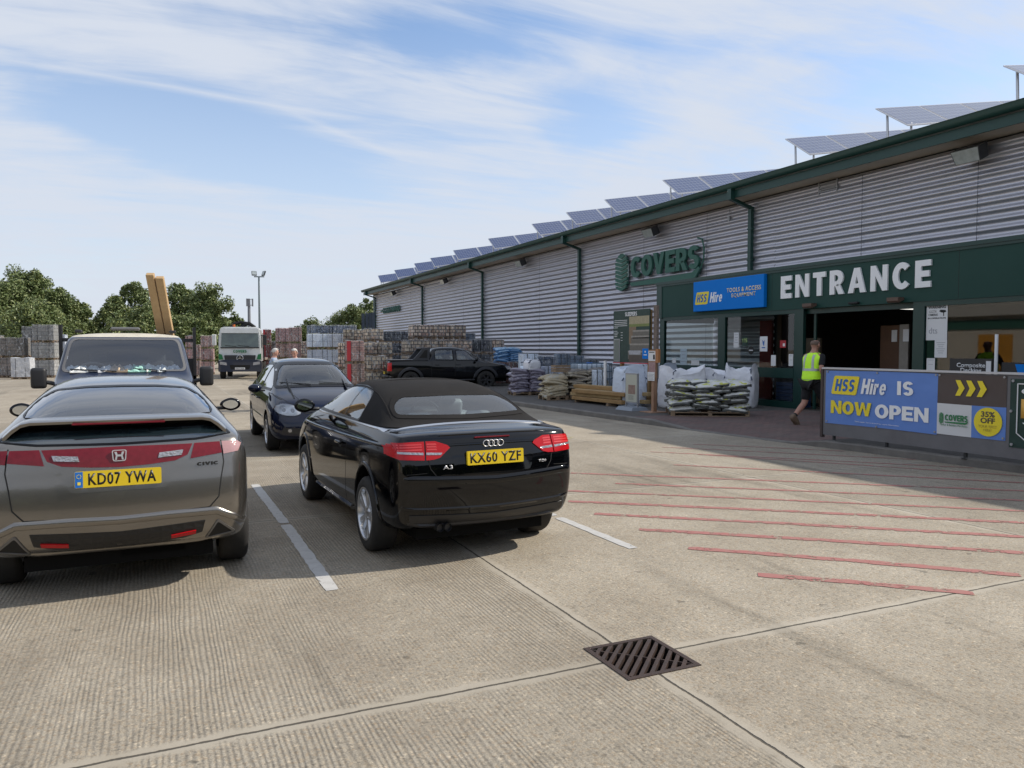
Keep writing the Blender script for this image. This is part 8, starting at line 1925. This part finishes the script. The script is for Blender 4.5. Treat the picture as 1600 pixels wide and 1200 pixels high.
bm = B(); bx(bm, -.02, .05, -.03, .03, -.9, 0); cyl(bm, (0, 0, 0), (0, 0, 1.0), .03, n=10); me = t.data; bm.to_mesh(me); bm.free()
t = thing('leaning_board', (14.9, 16.95, .12), 0, 'tan hardboard sheet leaning against the shop window behind the compost sacks', 'board'); bm = B(); prism(bm, [(.22, 0), (-.25, 0), (-.14, .78), (.10, .80)], lambda a, b, d: (b * .25 + d, a, b), 0, .02); ob('sheet', bm, mat('hardboard', (.20, .13, .075), .7), t)
t = thing('stacked_crates', (15.1, 16.0, .12), 0, 'low stack of dark blue plastic trays inside the lower window', 'trays')
for k in range(7):
    bm = B(); bx(bm, .42, 1.1, -.30, .30, k * .10, k * .10 + .085); ob('tray', bm, mat('tray_blue', (.02, .05, .14), .5) if k == 0 else bpy.data.materials['tray_blue'], t)
# inside the shop: doors and boards on show
for (x, y, w, h, c, lab) in ((17.05, 13.85, .72, 2.2, (.13, .06, .028), 'brown wooden door panel standing just inside the entrance'), (16.6, 13.16, .25, 2.2, (.30, .27, .23), 'pale narrow board standing inside the entrance by the right jamb'), (18.6, 15.0, .5, 2.1, (.12, .07, .04), 'dark narrow door panel farther inside the entrance')):
    t = thing('door_panel', (x, y, .12), 0, lab, 'door panel'); bm = B(); bx(bm, 0, .05, -w / 2, w / 2, 0, h); ob('slab', bm, mat('door_panel_wood', c, .6, vary=(3, .4, tuple(v * .7 for v in c))), t); bm = B(); bx(bm, -.008, 0, -.14, .02, h - .42, h - .12); ob('notice', bm, MB_['paper'], t)
for (x, y, w, h, c, lab) in ((16.6, 17.9, .5, 2.45, (.17, .02, .015), 'dark red panel inside the left of the middle window'), (17.0, 16.6, .9, 1.35, (.20, .11, .055), 'brown timber display inside the middle window'), (16.5, 15.95, .5, 1.9, (.16, .12, .08), 'tall tan board inside the right of the middle window')):
    t = thing('display_stand', (x, y, .12), 0, lab, 'display stand'); bm = B(); bx(bm, 0, .08, -w / 2, w / 2, 0, h); ob('board', bm, mat('display_wood', c, .6, vary=(3, .4, tuple(v * .6 for v in c))), t); bm = B(); bx(bm, -.02, -.001, -w / 2, w / 2, .02, .10); ob('plinth', bm, MB_['black'], t)
# ---------------------------------------------------------------- trees, poles
LEAF = [mat('leaf_green', (.15, .195, .065), .55, vary=(.9, .5, (.10, .14, .05))), mat('leaf_olive', (.20, .225, .075), .55, vary=(.8, .5, (.095, .125, .04))), mat('leaf_light', (.27, .29, .11), .55, vary=(.8, .5, (.13, .16, .05)))]
BARK = mat('bark', (.10, .08, .06), .9, bump=(8, .03))
def crown(seed, rx, ry, rz, n, leaf=.30, clumps=40, low=.05):
    rn = random.Random(seed); bm = B(); cl = []
    for _ in range(clumps):
        a = rn.uniform(0, 2 * math.pi); u = rn.uniform(-.85, 1); r = (1 - u * u) ** .5 * rn.uniform(.35, 1.0)
        cl.append((Vector((math.cos(a) * r * rx, math.sin(a) * r * ry, rz * (.95 + u * rn.uniform(.7, .95)))), rn.uniform(.10, .34) * min(rx, rz)))
    cl += [(Vector((rn.uniform(-.55, .55) * rx, rn.uniform(-.55, .55) * ry, rz * rn.uniform(.35, 1.2))), .42 * min(rx, rz)) for _ in range(max(6, clumps // 6))]
    for _ in range(n):
        c, r = rn.choice(cl); g = Vector((rn.gauss(0, 1), rn.gauss(0, 1), rn.gauss(0, .8))); g = g.normalized() * r * rn.uniform(.35, 1.12) ** .6
        p = c + g
        if p.z < rz * low: continue
        s = leaf * rn.uniform(.5, 1.15); nx = Vector((rn.gauss(0, 1), rn.gauss(0, 1), rn.gauss(.5, 1))).normalized(); t = nx.orthogonal().normalized(); b = nx.cross(t)
        ang = rn.uniform(0, 6.28); t2 = t * math.cos(ang) + b * math.sin(ang); b2 = nx.cross(t2)
        vs = [bm.verts.new(p + t2 * s), bm.verts.new(p + b2 * s * .42), bm.verts.new(p - t2 * s), bm.verts.new(p - b2 * s * .42)]
        f = bm.faces.new(vs); f.material_index = 0 if rn.random() < .62 else (1 if rn.random() < .7 else 2)
    return bm, cl
def tree(x, y, h, w, seed, lab, name='tree', n=9000, grp='trees beyond the yard', leaf=.30, z=0, sparse=False):
    t = thing(name, (x, y, z), 0, lab, 'tree', grp); rx = w / 2; rz = h * .5
    bm, cl = crown(seed, rx, rx * .8, rz, int(n * 3.4), leaf * .50, 110 if not sparse else 26); me = ob('crown', bm, LEAF[0], t, mats=LEAF)
    bm = B(); tube(bm, [(0, 0, 0), (.1, 0, h * .25), (0, .1, h * .5), (0, 0, h * .8)], [h * .035, h * .028, h * .018, h * .006], 8)
    for c, r in cl[:16]: tube(bm, [(0, 0, h * .22), tuple(Vector((0, 0, h * .22)).lerp(c, .5) + Vector((0, 0, .3))), tuple(c)], [h * .012, h * .008, h * .003], 5)
    ob('trunk', bm, BARK, t, 60)
def tr(px, f, ytop, wpx, seed, lab, **k):
    x, y = at(px, f); tree(x, y, Z(ytop, f), wpx / 1200 * f, seed, lab, **k)
tr(10, 66, 432, 100, 1, 'dark bushy willow at the left edge of the photo'); tr(46, 70, 412, 95, 2, 'tallest feathery tree rising behind the left block stacks', n=11000); tr(92, 68, 446, 70, 3, 'rounded green tree right of the tallest feathery tree'); tr(122, 72, 470, 60, 4, 'low green tree at the right end of the left clump', n=6000); tr(60, 62, 470, 120, 5, 'wide lower shrub mass under the left trees', name='large_shrub', n=8000)
tr(182, 66, 462, 62, 6, 'dark loose tree above the left side of the van roof', n=7000); tr(213, 68, 437, 60, 7, 'tall dark tree left of the leaning timbers', n=9000); tr(285, 70, 436, 62, 8, 'tree with a ragged top just right of the leaning timbers', n=8000); tr(325, 66, 441, 78, 9, 'bright round tree above the white truck cab', n=11000); tr(368, 68, 485, 40, 10, 'small loose tree between the truck and the lamp pole', n=3500); tr(240, 62, 478, 130, 11, 'wide low shrub mass behind the van', name='large_shrub', n=9000); tr(300, 62, 492, 90, 12, 'low shrub mass behind the truck bed', name='large_shrub', n=5000)
tr(145, 75, 502, 50, 31, 'small distant shrub in the gap left of the van', name='large_shrub', n=3000)
tr(440, 95, 514, 60, 13, 'small distant tree right of the lamp pole', n=3000); tr(488, 88, 497, 60, 14, 'yellowish distant tree above the pink stacks', n=5000); tr(525, 90, 492, 60, 15, 'distant tree left of the far gable trees', n=5000); tr(548, 82, 472, 70, 16, 'dark tree behind the far corner of the warehouse', n=8000); tr(578, 84, 462, 60, 17, 'tallest tree close to the far warehouse corner', n=8000); tr(465, 105, 515, 70, 18, 'faint distant tree low on the horizon', n=3500); tr(410, 100, 522, 60, 19, 'low distant shrub behind the truck', name='large_shrub', n=2500)
def lamp_pole():
    x, y = at(406.5, 66); t = thing('floodlight_pole', (x, y, 0), R(-20), 'slim grey pole with two angled floodlights at its top', 'lamp pole'); h = Z(433, 66); m = mat('pole_steel', (.20, .24, .25), .5, .5)
    bm = B(); cyl(bm, (0, 0, 0), (0, 0, h), .11, .07, n=12); ob('pole', bm, m, t, 50); bm = B(); tube(bm, [(-.4, 0, h), (.45, 0, h)], .05, 8); ob('crossbar', bm, m, t)
    for sx, a, rz in ((-.38, 60, 20), (.42, 55, -45)):
        bm = B(); rot = Matrix.Rotation(R(rz), 4, 'Z') @ Matrix.Rotation(R(-a), 4, 'X'); box(bm, (sx, -.05, h + .28), (.42, .12, .44), rot=rot @ Matrix.Rotation(R(90 - a), 4, 'X'), bev=.03); hd = ob('floodlight', bm, MB_['fl'], t, 40)
        bm = B(); o_ = rot @ Matrix.Rotation(R(90 - a), 4, 'X') @ Vector((0, -.063, 0)); box(bm, Vector((sx, -.05, h + .28)) + o_, (.34, .012, .36), rot=rot @ Matrix.Rotation(R(90 - a), 4, 'X')); ob('lamp_glass', bm, MB_['flglass'], hd)
lamp_pole()
def mast():
    x, y = at(390.5, 130); t = thing('phone_mast', (x, y, 0), 0, 'distant grey phone mast with antennas above the truck', 'mast'); h = Z(467, 130); m = mat('mast_grey', (.16, .17, .19), .6)
    bm = B(); cyl(bm, (0, 0, 0), (0, 0, h), .32, .22, n=10); ob('pole', bm, m, t)
    for dx in (-.35, 0, .55): bm = B(); bx(bm, dx - .12, dx + .12, -.3, -.15, h - 1.3, h); ob('antenna', bm, m, t)
    bm = B(); tube(bm, [(-.35, -.2, h - .1), (.55, -.2, h - .1)], .05, 6); tube(bm, [(-.35, -.2, h - 1.1), (.55, -.2, h - 1.1)], .05, 6); ob('head_frame', bm, m, t)
mast()
for i, (px, l) in enumerate(((568, 'leftmost'), (574, 'second from left'), (579.5, 'third from left'), (584, 'rightmost'))):
    f = 66 - i * .6; x, y = at(px, f); h = Z(490 - i * .6, f); t = thing('yard_screen_panel', (x, y, 0), R(-15), f'tall dark grey upright panel, {l} of four by the far warehouse corner', 'screen panel', 'tall grey panels at the far corner of the warehouse')
    bm = B(); bx(bm, -.13, .13, 0, .12, 0, h); ob('panel', bm, mat('screen_grey', (.07, .09, .12), .6) if i == 0 else bpy.data.materials['screen_grey'], t); bm = B(); bx(bm, -.15, -.13, -.02, .14, 0, h + .03); ob('edge_post', bm, MB_['fl'], t)
# unseen leafy mass added behind the camera, darkening reflections in the car paint
bm, _ = crown(77, 24, 2.2, 2.6, 9000, .45, 120); hg = ob('added_hedge', bm, LEAF[0], mats=LEAF); hg.location = (-6, -13, -.2); tag(hg, kind='stuff')
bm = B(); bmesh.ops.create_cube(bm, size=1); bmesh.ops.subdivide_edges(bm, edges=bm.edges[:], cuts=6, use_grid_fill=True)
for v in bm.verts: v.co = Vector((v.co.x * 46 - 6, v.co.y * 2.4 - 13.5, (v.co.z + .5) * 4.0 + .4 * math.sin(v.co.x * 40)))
tag(ob('added_hedge_core', bm, mat('added_hedge_core', (.03, .045, .015), .9)), kind='stuff')
# the yard building across the road (seen only in reflections)
def opposite():
    t = thing('opposite_building', (-26, 22, 0), 0, 'long pale building with green band across the yard, seen mirrored in the shop windows', 'building')
    bm = B(); bx(bm, -8, 0, -32, 30, 0, 4.2); ob('wall', bm, mat('opposite_wall', (.55, .50, .42), .8), t); bm = B(); bx(bm, .0, .1, -32, 30, 3.2, 3.9); ob('green_band', bm, MB_['letter'], t)
    bm = B(); prism(bm, [(-9, 4.2), (.6, 4.2), (-4.2, 6.2)], lambda a, b, d: (a, d, b), -32, 30); ob('roof', bm, mat('opposite_roof', (.42, .39, .33), .7), t)
    for y in range(-28, 30, 6): bm = B(); bx(bm, .001, .06, y, y + 2.6, .1, 2.8); ob('shutter', bm, mat('orange_shutter', (.55, .25, .03), .6) if y % 12 == 2 else MB_['letter'], t)
opposite()
